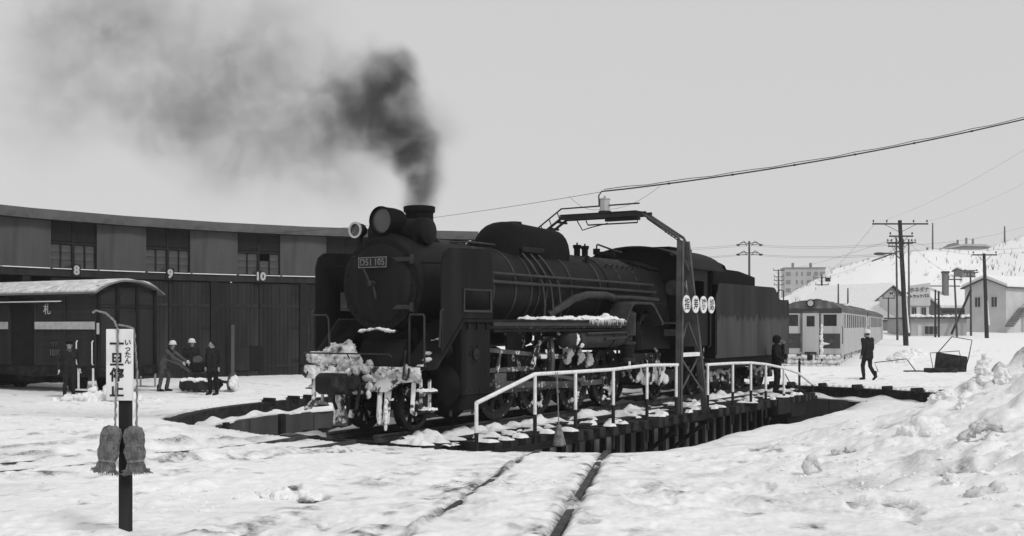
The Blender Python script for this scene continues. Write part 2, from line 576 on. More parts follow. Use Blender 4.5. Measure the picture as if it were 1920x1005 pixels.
def ground_arrays(x, y):
    z = G0(x, y)
    near = sstep(70, 25, y)
    mound = np.clip(np.interp(x, MOUND_X, MOUND_Z) / 1.2, 0, 1) * sstep(24, 17, y)
    lump = fbm(x, y, 1.6, 4, 3)
    z = z + (0.045 + 0.17 * mound) * lump * near
    z = z + (0.035 + 0.05 * mound) * fbm(x, y, 0.32, 3, 11) * near
    cl = np.clip(fbm(x, y, 0.55, 3, 29) - 0.10, 0, 1)                       # clods thrown up by shovels
    churn = np.clip(fbm(x, y, 3.5, 2, 41) + 0.12, 0, 1) * near
    z = z + cl * (0.35 * churn + 0.75 * mound) * sstep(60, 20, y)
    fine = sstep(40, 14, y)
    w1 = worley(x + .1 * lump, y, .42, 3)
    w2 = worley(x, y + .05 * lump, .17, 5)
    w3 = worley(x, y, .085, 9)
    trod = np.clip(.35 + 1.8 * fbm(x, y, 2.6, 3, 43), 0, 1)               # trampled: footprints and kicked-up crust
    z = z - .05 * trod * np.clip(1 - w1 * 2.1, 0, 1) ** .7 * sstep(50, 18, y)
    z = z + (.022 * trod + .03 * mound) * np.clip(.75 - w2, 0, 1) * fine + .009 * np.clip(.7 - w3, 0, 1) * fine * (.3 + trod)
    z = z + 0.018 * np.abs(fbm(x, y, 0.12, 3, 57)) * near
    z = z + sstep(60, 120, y) * 0.25 * fbm(x, y, 9, 3, 61) + sstep(150, 260, y) * 1.6 * fbm(x, y, 38, 4, 71)
    # low ridges pushed up by the plough along the loco's approach road
    w = (x - PC[0]) * CA - (y - PC[1]) * SA
    al = -((x - PC[0]) * SA + (y - PC[1]) * CA)
    rid = np.exp(-((np.abs(w + 0.3 * fbm(x, y, 3, 2, 5)) - 1.35) / 0.22) ** 2) + 0.8 * np.exp(-((w + 3.1 + 0.5 * fbm(x, y, 4, 2, 6)) / 0.3) ** 2)
    z = z + 0.09 * rid * sstep(9.8, 11, al) * (0.6 + 1.2 * fbm(x, y, .5, 3, 8))
    dirt_shade = np.zeros_like(x)
    dn = fbm(x, y, 0.45, 4, 91)
    dirt_shade += np.clip(rid * sstep(9.8, 11, al) * (0.3 + 1.5 * fbm(x, y, .4, 4, 93)), 0, .6)
    # soiled, trodden patches
    dirt_shade += np.clip(fbm(x, y, 2.4, 4, 97) - 0.2, 0, 1) * 1.0 * sstep(45, 18, y) * (1 + 1.5 * dn)
    dirt_shade += np.clip(fbm(x, y, 0.33, 3, 103) - 0.38, 0, 1) * 2.6 * near
    dirt_shade += np.clip(cl - 0.18, 0, 1) * 1.2 * (churn + mound)
    dirt_shade += trod * np.clip(.30 - w2, 0, 1) * np.clip(.2 + 2 * fbm(x, y, .8, 3, 107), 0, 1) * 1.6 * fine
    dirt_shade += np.clip(fbm(x, y, 5.0, 3, 111) - .05, 0, 1) * np.clip(fbm(x, y, .25, 3, 113) + .15, 0, 1) * .6 * sstep(45, 18, y)
    # dirty streaks left by wheels, sledges and shovels beside the approach road
    for w0, ww0, st in ((-.55, .07, .9), (.55, .08, 1.0), (-1.5, .10, .6), (1.5, .12, .9), (2.6, .09, .8), (-3.0, .12, .5), (-4.4, .1, .6)):
        dw = np.abs(w - w0 + .35 * fbm(x, y, 3.2, 2, int(w0 * 10) + 60))
        br = np.clip(fbm(x, y, .9, 3, int(w0 * 7) + 80) * 2.2 + .35, 0, 1)
        dirt_shade += st * np.exp(-(dw / ww0) ** 2) * br * np.clip(.3 + 2.2 * fbm(x, y, .12, 3, 81), 0, 1) * sstep(9.9, 10.6, al) * sstep(40, 30, al)
        z = z - .03 * np.exp(-(dw / ww0) ** 2) * br * sstep(9.9, 10.6, al)
    # scattered grey marks: dirt and small shadows painted into the snow colour
    mk_ = np.clip(fbm(x, y * .6, .38, 3, 121) - .40, 0, 1)
    dirt_shade += mk_ * 2.6 * sstep(40, 16, y)
    z = z - np.clip(mk_ * 1.0, 0, .07) * sstep(40, 16, y) * .5
    # cinders along the left rail of the near track
    o, d = TRACKS[0][0], TRACKS[0][1]
    qn = -(x - o[0]) * d[1] + (y - o[1]) * d[0]
    sn = (x - o[0]) * d[0] + (y - o[1]) * d[1]
    for q0, wq, am in ((-.82, .26, .8), (-1.75, .32, .6), (1.2, .35, .5), (.40, .09, .8)):
        dirt_shade += am * np.exp(-((qn - q0) / wq) ** 2) * np.clip(.05 + 2.2 * fbm(x, y, .2, 3, 131), 0, 1) * np.clip(.5 + 2 * fbm(x, y, 1.3, 2, 133), 0, 1) * (sn > RP)
    for (o, d, r0, r1, dep) in TRACKS:
        s = (x - o[0]) * d[0] + (y - o[1]) * d[1]
        q = -(x - o[0]) * d[1] + (y - o[1]) * d[0]
        on = ((s > r0) & (s < r1)) * 1.0
        e = np.abs(np.abs(q) - 0.5335)
        wob = 1 + 0.9 * fbm(x, y, .5, 3, 7)
        wd = np.where(q > 0, .072, .050) * (1 + .5 * fbm(x, y, .7, 3, 12)) if dep > .08 else 0.05
        z = z - on * dep * (np.where(q > 0, .9, .5) if dep > .08 else 1.25) * np.exp(-(e / wd) ** (2 if dep > .08 else 4)) + (on * dep * 0.3 * np.exp(-((e - 0.15) / 0.06) ** 2) * np.clip(wob - .7, 0, 2) if dep < .08 else 0) + on * dep * .9 * np.exp(-(e / .05) ** 2) * np.clip(fbm(x, y, .6, 3, 14) * 4 - .35, 0, 1)
        if dep > .03:
            dirt_shade += on * np.exp(-(e / (wd * 1.15)) ** 4) * (.78 if dep > .08 else 0.35) * np.clip(.8 + 1.2 * dn, 0, 1)
            dirt_shade += on * np.clip(np.exp(-(e / 0.24) ** 2) * (0.02 + 1.1 * fbm(x, y, .22, 3, 77)), 0, .6) * (1 if dep > .08 else .8)
            if dep < .08:      # leave the track only partly laid bare
                z = z + on * dep * 1.1 * np.exp(-(e / wd) ** 4) * np.clip(fbm(x, y, 1.5, 2, 19) * 3 + .2, 0, 1)
        else:
            dirt_shade += on * np.exp(-(e / 0.06) ** 2) * np.clip(fbm(x, y, .9, 3, 78) * 2, 0, .5)
    # pit
    r = np.hypot(x - PC[0], y - PC[1])
    v = (x - PC[0]) * CA - (y - PC[1]) * SA
    floor = -1.5 + 1.0 * sstep(1.3, 4.0, v) + 0.15 * sstep(9.2, 10, r) + 0.14 * fbm(x, y, 1.2, 4, 33)
    farside = sstep(22.5, 25, y)
    calm = (1 - .85 * farside * sstep(12.0, 10.7, r)) * (1 - .6 * (1 - farside) * sstep(11.6, 10.4, r))
    z = np.where(r > RP, G0(x, y) + (z - G0(x, y)) * calm + .02 * farside - .07 * (1 - farside) * sstep(11.8, 10.4, r) * sstep(5.5, 3.5, x), z)
    inn = r < RP + 0.16 + 0.36 * farside + 0.06 * fbm(x, y, .6, 2, 15) * (y < 24)
    z = np.where(inn, np.minimum(floor, z - .1), z)
    dirt_shade = np.where(inn, dirt_shade * .3, dirt_shade)
    under = np.where(inn & (np.abs(v) < 1.6), 0.5, 0)  # pit floor darker below the bridge
    return z, np.clip(dirt_shade + under, 0, 1)


def ground_at(x, y):
    a = np.array([float(x)])
    b = np.array([float(y)])
    return float(ground_arrays(a, b)[0][0])


# snow sheet: fan-shaped grid, finest close to where one stands, on to the horizon
tcol = np.concatenate([np.linspace(-1.35, -.54, 46)[:-1], np.linspace(-.54, .54, 760), np.linspace(.54, 1.5, 52)[1:]])
drow = np.concatenate([np.geomspace(2.6, 72, 720), np.geomspace(72, 1100, 80)[1:]])
TT, DD = np.meshgrid(tcol, drow)
GX, GY = TT * DD, DD
GZ, GD = ground_arrays(GX.ravel(), GY.ravel())
nr, nc = GX.shape
co = np.stack([GX.ravel(), GY.ravel(), GZ], 1).astype(np.float32)
ii = (np.arange(nr - 1)[:, None] * nc + np.arange(nc - 1)[None, :]).ravel()
quads = np.stack([ii, ii + 1, ii + 1 + nc, ii + nc], 1).astype(np.int32)
gm = bpy.data.meshes.new('ground')
gm.vertices.add(len(co))
gm.vertices.foreach_set('co', co.ravel())
gm.loops.add(quads.size)
gm.loops.foreach_set('vertex_index', quads.ravel())
gm.polygons.add(len(quads))
gm.polygons.foreach_set('loop_start', np.arange(0, quads.size, 4, dtype=np.int32))
gm.polygons.foreach_set('use_smooth', np.ones(len(quads), dtype=bool))
gm.update(calc_edges=True)
at = gm.attributes.new('dirt_shade', 'FLOAT', 'POINT')
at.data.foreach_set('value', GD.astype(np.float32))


def snow_material():
    m = bpy.data.materials.new('snow_ground')
    m.use_nodes = True
    nt = m.node_tree
    b = nt.nodes['Principled BSDF']
    a = nt.nodes.new('ShaderNodeAttribute')
    a.attribute_name = 'dirt_shade'
    tc = nt.nodes.new('ShaderNodeTexCoord')
    n = nt.nodes.new('ShaderNodeTexNoise')
    n.inputs['Scale'].default_value = 22
    n.inputs['Detail'].default_value = 6
    nt.links.new(tc.outputs['Object'], n.inputs['Vector'])
    mr = nt.nodes.new('ShaderNodeMapRange')
    mr.inputs['From Min'].default_value = .3
    mr.inputs['From Max'].default_value = .7
    mr.inputs['To Min'].default_value = .45
    mr.inputs['To Max'].default_value = 1.45
    nt.links.new(n.outputs[0], mr.inputs[0])
    mu = nt.nodes.new('ShaderNodeMath')
    mu.operation = 'MULTIPLY'
    mu.use_clamp = True
    nt.links.new(a.outputs['Fac'], mu.inputs[0])
    nt.links.new(mr.outputs[0], mu.inputs[1])
    n2 = nt.nodes.new('ShaderNodeTexNoise')
    n2.inputs['Scale'].default_value = 9.0
    n2.inputs['Detail'].default_value = 9
    n2.inputs['Roughness'].default_value = .68
    nt.links.new(tc.outputs['Object'], n2.inputs['Vector'])
    m2 = nt.nodes.new('ShaderNodeMapRange')
    m2.inputs['From Min'].default_value = .3
    m2.inputs['From Max'].default_value = .7
    m2.inputs['To Min'].default_value = .80
    m2.inputs['To Max'].default_value = .95
    nt.links.new(n2.outputs[0], m2.inputs[0])
    mx = nt.nodes.new('ShaderNodeMix')
    nt.links.new(mu.outputs[0], mx.inputs[0])
    nt.links.new(m2.outputs[0], mx.inputs[2])
    mx.inputs[3].default_value = .10
    nt.links.new(mx.outputs[0], b.inputs['Base Color'])
    b.inputs['Roughness'].default_value = .75
    b.inputs['Specular IOR Level'].default_value = .25
    bn = nt.nodes.new('ShaderNodeTexNoise')
    bn.inputs['Scale'].default_value = 13
    bn.inputs['Detail'].default_value = 9
    bn.inputs['Roughness'].default_value = .72
    nt.links.new(tc.outputs['Object'], bn.inputs['Vector'])
    bp = nt.nodes.new('ShaderNodeBump')
    bp.inputs['Strength'].default_value = .6
    bp.inputs['Distance'].default_value = .03
    nt.links.new(bn.outputs[0], bp.inputs['Height'])
    nt.links.new(bp.outputs[0], b.inputs['Normal'])
    MATS['snow_ground'] = m


snow_material()
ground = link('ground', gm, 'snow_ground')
tag(ground, kind='structure')

# ------------------------------------------------------------------ pit: kerb ring, ledge, wall panels
pit = thing('turntable_pit', 'dark round turntable pit with panelled wall sunk in the snow', 'pit', (PC[0], PC[1], 0))
NP = 42
for k in range(NP):
    a0, a1 = 2 * math.pi * k / NP, 2 * math.pi * (k + 1) / NP
    am = (a0 + a1) / 2
    wx, wy = PC[0] + 10.5 * math.cos(am), PC[1] + 10.5 * math.sin(am)
    top = float(G0(np.array([wx]), np.array([wy]))[0])
    if wy < 24:
        top = min(top, 0.0) - .12
    else:
        top -= .03
    j = rnd.uniform(-.012, .012)

    def seg(r0, r1, z0, z1, g):
        b0, b1 = a0 + g, a1 - g
        bm_ = (b0 + b1) / 2
        poly = [(r0 * math.cos(b), r0 * math.sin(b)) for b in (b0, bm_, b1)] + [(r1 * math.cos(b), r1 * math.sin(b)) for b in (b1, bm_, b0)]
        return MB().prism(poly, 'z', z0, z1)
    seg(10.22 + j, 10.75, top - .27, top, .0009).build('kerb', 'iron', pit, smooth=0)
    seg(9.96 + j, 10.2, -1.8, top - .36, .002).build('wall_panel', 'pit_concrete', pit, smooth=0)
    if k % 2 == 0:
        c, s = math.cos(a0), math.sin(a0)
        MB().beam((9.90 * c, 9.90 * s, -1.8), (9.90 * c, 9.90 * s, top - .33), .22, .12, (c, s, 0)).build('pilaster', 'girder_dark', pit, smooth=0)
    # lumpy snow lying on the ledge
    mb = MB()
    vs, fs = [], []
    nn = 10
    for i in range(nn + 1):
        b = a0 + (a1 - a0) * i / nn
        w = .14 + .10 * math.sin(b * 13.0) + .05 * math.sin(b * 41)
        hh = .07 + .05 * math.sin(b * 23 + 1) + .04 * math.sin(b * 57)
        ri = 10.24 - max(.05, w + .08)
        z0 = top - .35
        for r_, z_ in ((10.24, z0 - .02), (10.24, z0 + hh + .05), ((ri + 10.24) / 2, z0 + hh), (ri, z0 + hh * .3), (ri, z0 - .03)):
            vs.append((r_ * math.cos(b), r_ * math.sin(b), z_))
    for i in range(nn):
        for q in range(4):
            fs.append((i * 5 + q, i * 5 + q + 1, (i + 1) * 5 + q + 1, (i + 1) * 5 + q))
    mb.add(vs, fs)
    o = mb.build('ledge_snow', 'snow_cap', pit)
mb = MB()
mb.ring((0, 0, -1.36), (0, 0, 1), 8.95, 9.02, .12, 90)
mb.build('ring_rail', 'rail_steel', pit)

# ------------------------------------------------------------------ railway tracks: rails lying in the snow, rail ends on the kerb
for ti, (o, d, r0, r1, dep) in enumerate(TRACKS):
    tr = bpy.data.objects.new('railway_track', None)
    COL.objects.link(tr)
    tr.location = (o[0], o[1], 0)
    tr.rotation_euler = (0, 0, math.atan2(d[1], d[0]))
    tag(tr, kind='structure')
    for s in (-.5335, .5335):
        mb = MB()
        r = r0 + .22
        prev = None
        rr = []
        while r < r1:
            rr.append(r)
            r += .35
        pts = []
        for r in rr:
            px, py = o[0] + d[0] * r - d[1] * s, o[1] + d[1] * r + d[0] * s
            g = float(G0(np.array([px]), np.array([py]))[0])
            zz = g + (-.06 if dep > .08 else (-.035 if dep > .04 else -.05))
            if r < r0 + .9 and dep < .04:
                zz = max(zz, g + .03 - (r - r0 - .22) * .09)
            pts.append((r, s, zz))
        for p, q in zip(pts, pts[1:]):
            mb.beam(p, (q[0], q[1], q[2]), .066, .07)
        mb.build('rail', 'rail_steel', tr, smooth=0)
        if dep < .04:
            p = pts[0]
            MB().box((p[0] - .06, s - .14, p[2] - .12), (p[0] + .22, s + .14, p[2] - .045)).box((p[0] - .1, s - .045, p[2] - .04), (p[0] + .3, s + .045, p[2] + .055)).build('rail_chair', 'iron', tr, smooth=0)

# ------------------------------------------------------------------ turntable bridge
tt = thing('turntable_bridge', 'black girder turntable bridge with snowy sleepers and white handrail under the locomotive', 'turntable', (PC[0], PC[1], 0), ROT)


def B(mb, name, mat, parent=tt, **k):
    return mb.build(name, mat, parent, flip=True, **k)


for v in (-1.05, 1.05):
    mb = MB()
    mb.prism([(-9.55, -.75), (-7.5, -1.3), (7.5, -1.3), (9.55, -.75), (9.55, -.36), (-9.55, -.36)], 'y', v - .02, v + .02)
    g = B(mb, 'main_girder', 'girder')
    mb = MB().box((-9.6, v - .16, -.36), (9.6, v + .16, -.325))
    mb.box((-7.5, v - .16, -1.34), (7.5, v + .16, -1.3))
    B(mb, 'flange', 'girder_dark', g)
    u = -9.3
    k = 0
    while u < 9.4:
        zb = -1.29 if abs(u) < 7.4 else -1.29 + (abs(u) - 7.4) * .26
        w = .09 if k % 2 else .17
        sgn = 1 if v > 0 else -1
        B(MB().box((u - w / 2, v + sgn * .022, zb), (u + w / 2, v + sgn * .15, -.37)), 'stiffener', 'girder_dark', g, smooth=0)
        u += .62
        k += 1
mb = MB()
for u in np.arange(-9, 9.1, 1.5):
    mb.beam((u, -1.0, -.45), (u, 1.0, -.45), .1, .12)
    mb.beam((u, -1.0, -1.1), (u, 1.0, -.5), .06, .06)
B(mb, 'cross_frame', 'girder_dark')
B(MB().cyl((0, 0, -1.25), (0, 0, -.6), .7, .5, 20), 'pivot', 'girder_dark')
for e in (-1, 1):
    mb = MB()
    mb.box((e * 9.1 - .35, -1.7, -.95), (e * 9.1 + .35, 1.7, -.45))
    B(mb, 'end_carriage', 'girder_dark', bevel=.03)
    for v in (-1.5, 1.5):
        B(MB().lathe([(0, -.06), (.2, -.06), (.2, .06), (0, .06)], (e * 9.0, v, -.78), (math.cos(.17 * v), math.sin(.17 * v), 0), 16), 'carriage_wheel', 'iron')

# sleepers reach out on the near side as the walkway; each carries what snow lies on it
u = -9.5
k = 0
while u < 9.55:
    w = rnd.uniform(.19, .24)
    far = -2.2 + rnd.uniform(-.1, .1)
    nearv = rnd.choice((2.52, 2.5, 2.56, 2.46, 2.3))
    if abs(u) > 8.9:
        nearv, far = 1.7, -1.6
    zt = -.135 + rnd.uniform(-.008, .008)
    sl = B(MB().box((u - w / 2, far, zt - .18), (u + w / 2, nearv, zt)), 'sleeper', 'sleeper', bevel=.012, smooth=0)
    v0 = .72
    while v0 < nearv - .1:
        L = rnd.uniform(.25, 1.0)
        v1 = min(v0 + L, nearv - rnd.uniform(0, .12))
        if v1 - v0 > .12 and rnd.random() < .8:
            nseg = max(5, int((v1 - v0) / .035))
            np_ = 7
            vs, fs = [], []
            sd_ = rnd.uniform(0, 90)
            hb, lean_ = rnd.uniform(.035, .075), rnd.uniform(-.02, .02)
            for i in range(nseg + 1):
                f_ = i / nseg
                vv = v0 + (v1 - v0) * f_
                en = min(1, 5 * f_, 5 * (1 - f_)) ** .5
                nz_ = fbm(np.array([vv * 1.0 + sd_] * np_), np.linspace(0, .3, np_) + sd_, .16, 3, 4)
                ww = max(.02, (w / 2 + .02 + .06 * float(nz_[0])) * (.25 + .75 * en))
                for q in range(np_):
                    t_ = -1 + 2 * q / (np_ - 1)
                    vs.append((u + lean_ + ww * t_, vv, zt - .004 + (hb * en * (1 - t_ ** 4) * (1 + 1.1 * float(nz_[q])) if abs(t_) < 1 else 0)))
            for i in range(nseg):
                for q in range(np_ - 1):
                    fs.append((i * np_ + q, i * np_ + q + 1, i * np_ + q + np_ + 1, i * np_ + q + np_))
            fs += [tuple(range(np_)), tuple(range(nseg * np_ + np_ - 1, nseg * np_ - 1, -1))]
            B(MB().add(vs, fs), 'sleeper_snow', 'snow_cap', sl, smooth=60)
        v0 = v1 + rnd.uniform(.02, .3)
    u += .50
    k += 1
for v in (-.5335, .5335):
    mb = MB()
    mb.prism([(v - .033, 0), (v + .033, 0), (v + .033, -.035), (v + .01, -.05), (v + .01, -.115), (v + .055, -.13), (v - .055, -.13), (v - .01, -.115), (v - .01, -.05), (v - .033, -.035)], 'x', -9.7, 9.7)
    B(mb, 'rail', 'rail_steel', smooth=0)
for v, z in ((.85, -.105), (1.35, -.1), (1.9, -.1)):
    B(MB().box((-8.4, v - .1, z - .03), (8.6, v + .1, z)), 'walkway_plank', 'sleeper', smooth=0)
# trodden, shovelled snow along the walkway and between the rails
for (v0, v1, cov, hgt) in ((.7, 1.25, .55, .12), (1.5, 1.85, .35, .07), (-.42, .42, .5, .07), (-2.0, -.7, .6, .1)):
    n = 420
    us = np.linspace(-9.4, 9.4, n)
    vv = np.linspace(v0, v1, 9)
    U, Vv = np.meshgrid(us, vv)
    hN = fbm(U, Vv, .9, 4, int(v0 * 10) + 50) + .5 * fbm(U, Vv, .18, 3, 5)
    Z = -.13 + np.clip(hN + (cov - .5), -.4, 1) * hgt * 2.2
    edge = np.minimum(1, np.minimum(Vv - v0, v1 - Vv) / ((v1 - v0) * .3))
    Z = -.16 + (Z + .16) * edge
    vs = np.stack([U.ravel(), Vv.ravel(), Z.ravel()], 1)
    fs = []
    for i in range(8):
        for j in range(n - 1):
            q = (i * n + j, i * n + j + 1, (i + 1) * n + j + 1, (i + 1) * n + j)
            if max(Z.ravel()[list(q)]) > -.15:
                fs.append(q)
    o = B(MB().add(vs.tolist(), fs), 'deck_snow', 'snow_cap', smooth=80)
    o['kind'] = 'stuff'

# near-side handrail: white pipe on posts that are black at the foot
HV = 2.35
POSTS = [(-9.28, .59), (-7.41, 1.0), (-5.92, .99), (-4.35, .985), (-2.78, 1.02), (-1.26, .986), (0.57, .935), (2.19, .925), (3.47, .90), (4.6, .83), (6.07, .68)]
for u, zt in POSTS:
    zw = zt - .94 if u > -9 else -.12
    p = B(MB().cyl((u, HV, zw + .22), (u, HV, zt), .033, n=10), 'handrail_post', 'white_paint')
    B(MB().cyl((u, HV, -.62 if u > -8 else -.3), (u, HV, zw + .22), .036, n=10), 'post_foot', 'black_paint', p)
top = [(u, HV, zt) for u, zt in POSTS] + [(7.3, HV, .5), (8.6, HV, .12)]
B(MB().tube(top[:6] + [(top[5][0] + .08, HV, top[5][2])], .036, 10), 'handrail', 'white_paint')
B(MB().tube([(top[6][0] - .08, HV, top[6][2])] + top[6:], .036, 10), 'handrail', 'white_paint')
B(MB().tube([(8.6, HV, .12), (8.8, HV, -.3)], .03, 8), 'handrail_end', 'iron')
B(MB().beam((-9.3, HV, -.30), (9.0, HV, -.30), .08, .12), 'edge_beam', 'girder_dark')

# feeder gantry over the middle of the bridge
for s in (1, -1):
    v0, vt = 2.28 * s, 2.08 * s
    legs = []
    for ub, ut in ((-.98, -.42), (.62, -.10)):
        o = B(MB().beam((ub, v0, -.35), (ut, vt, 3.84), .15, .11, (0, 1, 0)), 'gantry_leg', 'gantry_paint', smooth=0)
        B(MB().beam((ub + .005 * (1 if ub < 0 else -1), v0 + .075 * s, -.34), (ut, vt + .075 * s, 3.84), .10, .012, (0, 1, 0)), 'leg_plate', 'gantry_paint', o, smooth=0)
        legs.append(o)
    lerp = lambda z: [(-.98 + .56 * (z + .35) / 4.19), (.62 - .72 * (z + .35) / 4.19)]
    vz = lambda z: v0 + (vt - v0) * (z + .35) / 4.19
    for z0, z1, dbl in ((.25, 1.15, 1), (1.25, 1.95, 0), (2.5, 3.05, 2), (3.05, 3.4, 0)):
        a, b = lerp(z0), lerp(z1)
        if dbl == 1:
            B(MB().beam((a[0], vz(z0), z0), (b[1], vz(z1), z1), .05, .02, (0, 1, 0)), 'brace', 'gantry_paint', smooth=0)
            B(MB().beam((a[1], vz(z0) + .03, z0), (b[0], vz(z1) + .03, z1), .05, .02, (0, 1, 0)), 'brace', 'gantry_paint', smooth=0)
        elif dbl == 2:
            B(MB().beam((a[0] + .05, vz(z0), z1), (b[1], vz(z1), z0), .045, .02, (0, 1, 0)), 'brace', 'gantry_paint', smooth=0)
        else:
            m = (b[0] + b[1]) / 2
            B(MB().beam((a[0], vz(z0), z0), (m, vz(z1), z1), .045, .02, (0, 1, 0)), 'brace', 'gantry_paint', smooth=0)
            B(MB().beam((a[1], vz(z0) + .025, z0), (m, vz(z1) + .025, z1), .045, .02, (0, 1, 0)), 'brace', 'gantry_paint', smooth=0)
    a = lerp(1.2)
    B(MB().box((a[0] + .05, vz(1.2) - .06, 1.15), (a[1] - .05, vz(1.2) + .06, 1.24)), 'cross_bar', 'white_paint' if s > 0 else 'gantry_paint', smooth=0)
    # outrigger struts under the legs
    for ub in (-.98, .62):
        B(MB().beam((ub, 2.3 * s, -.42), (ub, 1.25 * s, -1.25), .10, .08), 'outrigger_strut', 'girder_dark', smooth=0)
        B(MB().beam((ub, 1.0 * s, -.40), (ub, 2.5 * s, -.40), .14, .12), 'outrigger', 'girder_dark', smooth=0)
    # inclined arm up to the beam
    for du in (-.42, -.1):
        B(MB().tube([(du, vt, 3.82), (du, vt - .06 * s, 3.93), (du, 1.12 * s, 4.52)], .035, 8), 'gantry_arm', 'gantry_paint' if s > 0 else 'gantry_dark')
    if s < 0:
        for f in (.15, .4, .65, .9):
            p = (vt * (1 - f) + 1.12 * s * f, 3.9 * (1 - f) + 4.5 * f)
            B(MB().beam((-.42, p[0], p[1]), (.02, p[0], p[1]), .07, .05), 'ladder_step', 'gantry_dark', smooth=0)
            B(MB().beam((-.26, p[0], p[1]), (-.26, p[0] - .1, p[1] + .25), .02, .02), 'rail_stay', 'gantry_dark', smooth=0)
        B(MB().tube([(-.26, vt - .12, 4.12), (-.26, 1.2 * s, 4.78), (-.26, .95, 4.80)], .02, 6), 'arm_handrail', 'gantry_dark')
    else:
        for f in (.12, .2, .28, .36, .44):
            p = (vt * (1 - f) + 1.12 * s * f, 3.87 * (1 - f) + 4.47 * f)
            B(MB().cyl((-.26, p[0], p[1]), (-.26, p[0] - .03, p[1] - .07), .018, n=6), 'insulator_peg', 'gantry_dark')
        B(MB().tube([(-.26, 2.05, 3.8), (-.26, 1.15, 4.42)], .014, 6), 'conduit', 'gantry_dark')
mb = MB()
for du in (-.42, -.1):
    mb.beam((du, -1.16, 4.53), (du, 1.2, 4.53), .05, .10)
for v in np.arange(-1.1, 1.15, .37):
    mb.beam((-.42, v, 4.53), (-.1, v, 4.53), .05, .05)
B(mb, 'gantry_beam', 'gantry_dark', smooth=0)
B(MB().box((-.45, -1.15, 4.59), (-.07, .95, 4.615)), 'gantry_walkway', 'gantry_dark', smooth=0)
B(MB().box((-.2, .05, 4.40), (-.32, .95, 4.50)), 'cable_tray', 'gantry_dark', smooth=0)
B(MB().tube([(-.26, .9, 4.48), (-.26, .9, 4.34), (-.26, -.45, 4.34), (-.26, -.5, 4.45)], .018, 6), 'hanger_bar', 'gantry_dark')
B(MB().tube([(-.26, -.75, 4.46), (-.26, -.6, 4.22), (-.26, -.35, 4.28), (-.26, .1, 4.36)], .014, 6), 'loose_cable', 'wire')
dr = B(MB().lathe([(0, 4.66), (.135, 4.66), (.135, 4.69), (.125, 4.70), (.125, 4.93), (.135, 4.94), (.135, 4.965), (.03, 4.985), (.03, 5.03), (0, 5.03)], (-.26, .02, 0), (0, 0, 1), 24), 'collector_drum', 'silver')
B(MB().lathe([(0, 4.60), (.16, 4.60), (.16, 4.655), (0, 4.655)], (-.26, .02, 0), (0, 0, 1), 20), 'drum_base', 'gantry_dark', dr)
B(MB().cyl((-.26, .02, 4.52), (-.26, .02, 4.61), .05), 'drum_neck', 'gantry_dark', dr)

# four round signs: point and confirm
B(MB().beam((-1.15, 2.42, 2.36), (.9, 2.42, 2.36), .03, .03), 'sign_bar', 'gantry_paint')
for u, ch in zip((-.93, -.42, .05, .52), '指差確認'):
    s = B(MB().lathe([(0, -.012), (.2, -.012), (.2, .012), (0, .012)], (u, 2.46, 2.36), (0, 1, 0), 32), 'round_sign', 'sign_white')
    text('sign_character', ch, 'ink' if ch in '指差' else 'grey_ink', s, (u, -2.474, 2.345), (1, 0, 0), (0, 0, 1), .29, .002, bold=.004)

# the control lever and cable at the driving end
B(MB().cyl((8.35, 2.05, -.2), (8.35, 2.05, .78), .035, n=8).box((8.2, 1.9, -.2), (8.5, 2.2, -.05)), 'control_stand', 'iron')
B(MB().tube([(8.35, 2.05, .76), (8.47, 2.0, .78), (8.52, 2.0, .55), (8.42, 2.05, .3)], .02, 6).ball((8.35, 2.05, .78), .045, 10, 6), 'control_lever', 'iron')
B(MB().tube([(8.35, 2.05, .5), (8.0, 2.15, .1), (7.5, 2.25, -.02), (6.8, 2.3, .2), (6.1, 2.33, .6)], .016, 6), 'control_cable', 'wire')
B(MB().box((6.6, 1.6, -.75), (7.9, 2.4, -.2)), 'drive_box', 'girder_dark', bevel=.03)
B(MB().box((5.0, 2.4, -.55), (6.1, 2.56, -.15)), 'operator_step', 'girder_dark', smooth=0)
pl = B(MB().box((-4.9, 1.21, -.95), (-4.35, 1.23, -.75)), 'builder_plate', 'gantry_paint', smooth=0)

# ------------------------------------------------------------------ the steam locomotive
loco = thing('steam_locomotive', 'black steam locomotive with smoke deflectors and frozen snow on its front, plate reads D51 105', 'locomotive', (L0[0], L0[1], 0), ROT)


def LB(mb, name, mat, parent=None, **k):
    return mb.build(name, mat, parent or loco, flip=True, **k)


BZ = 2.62           # boiler centre height


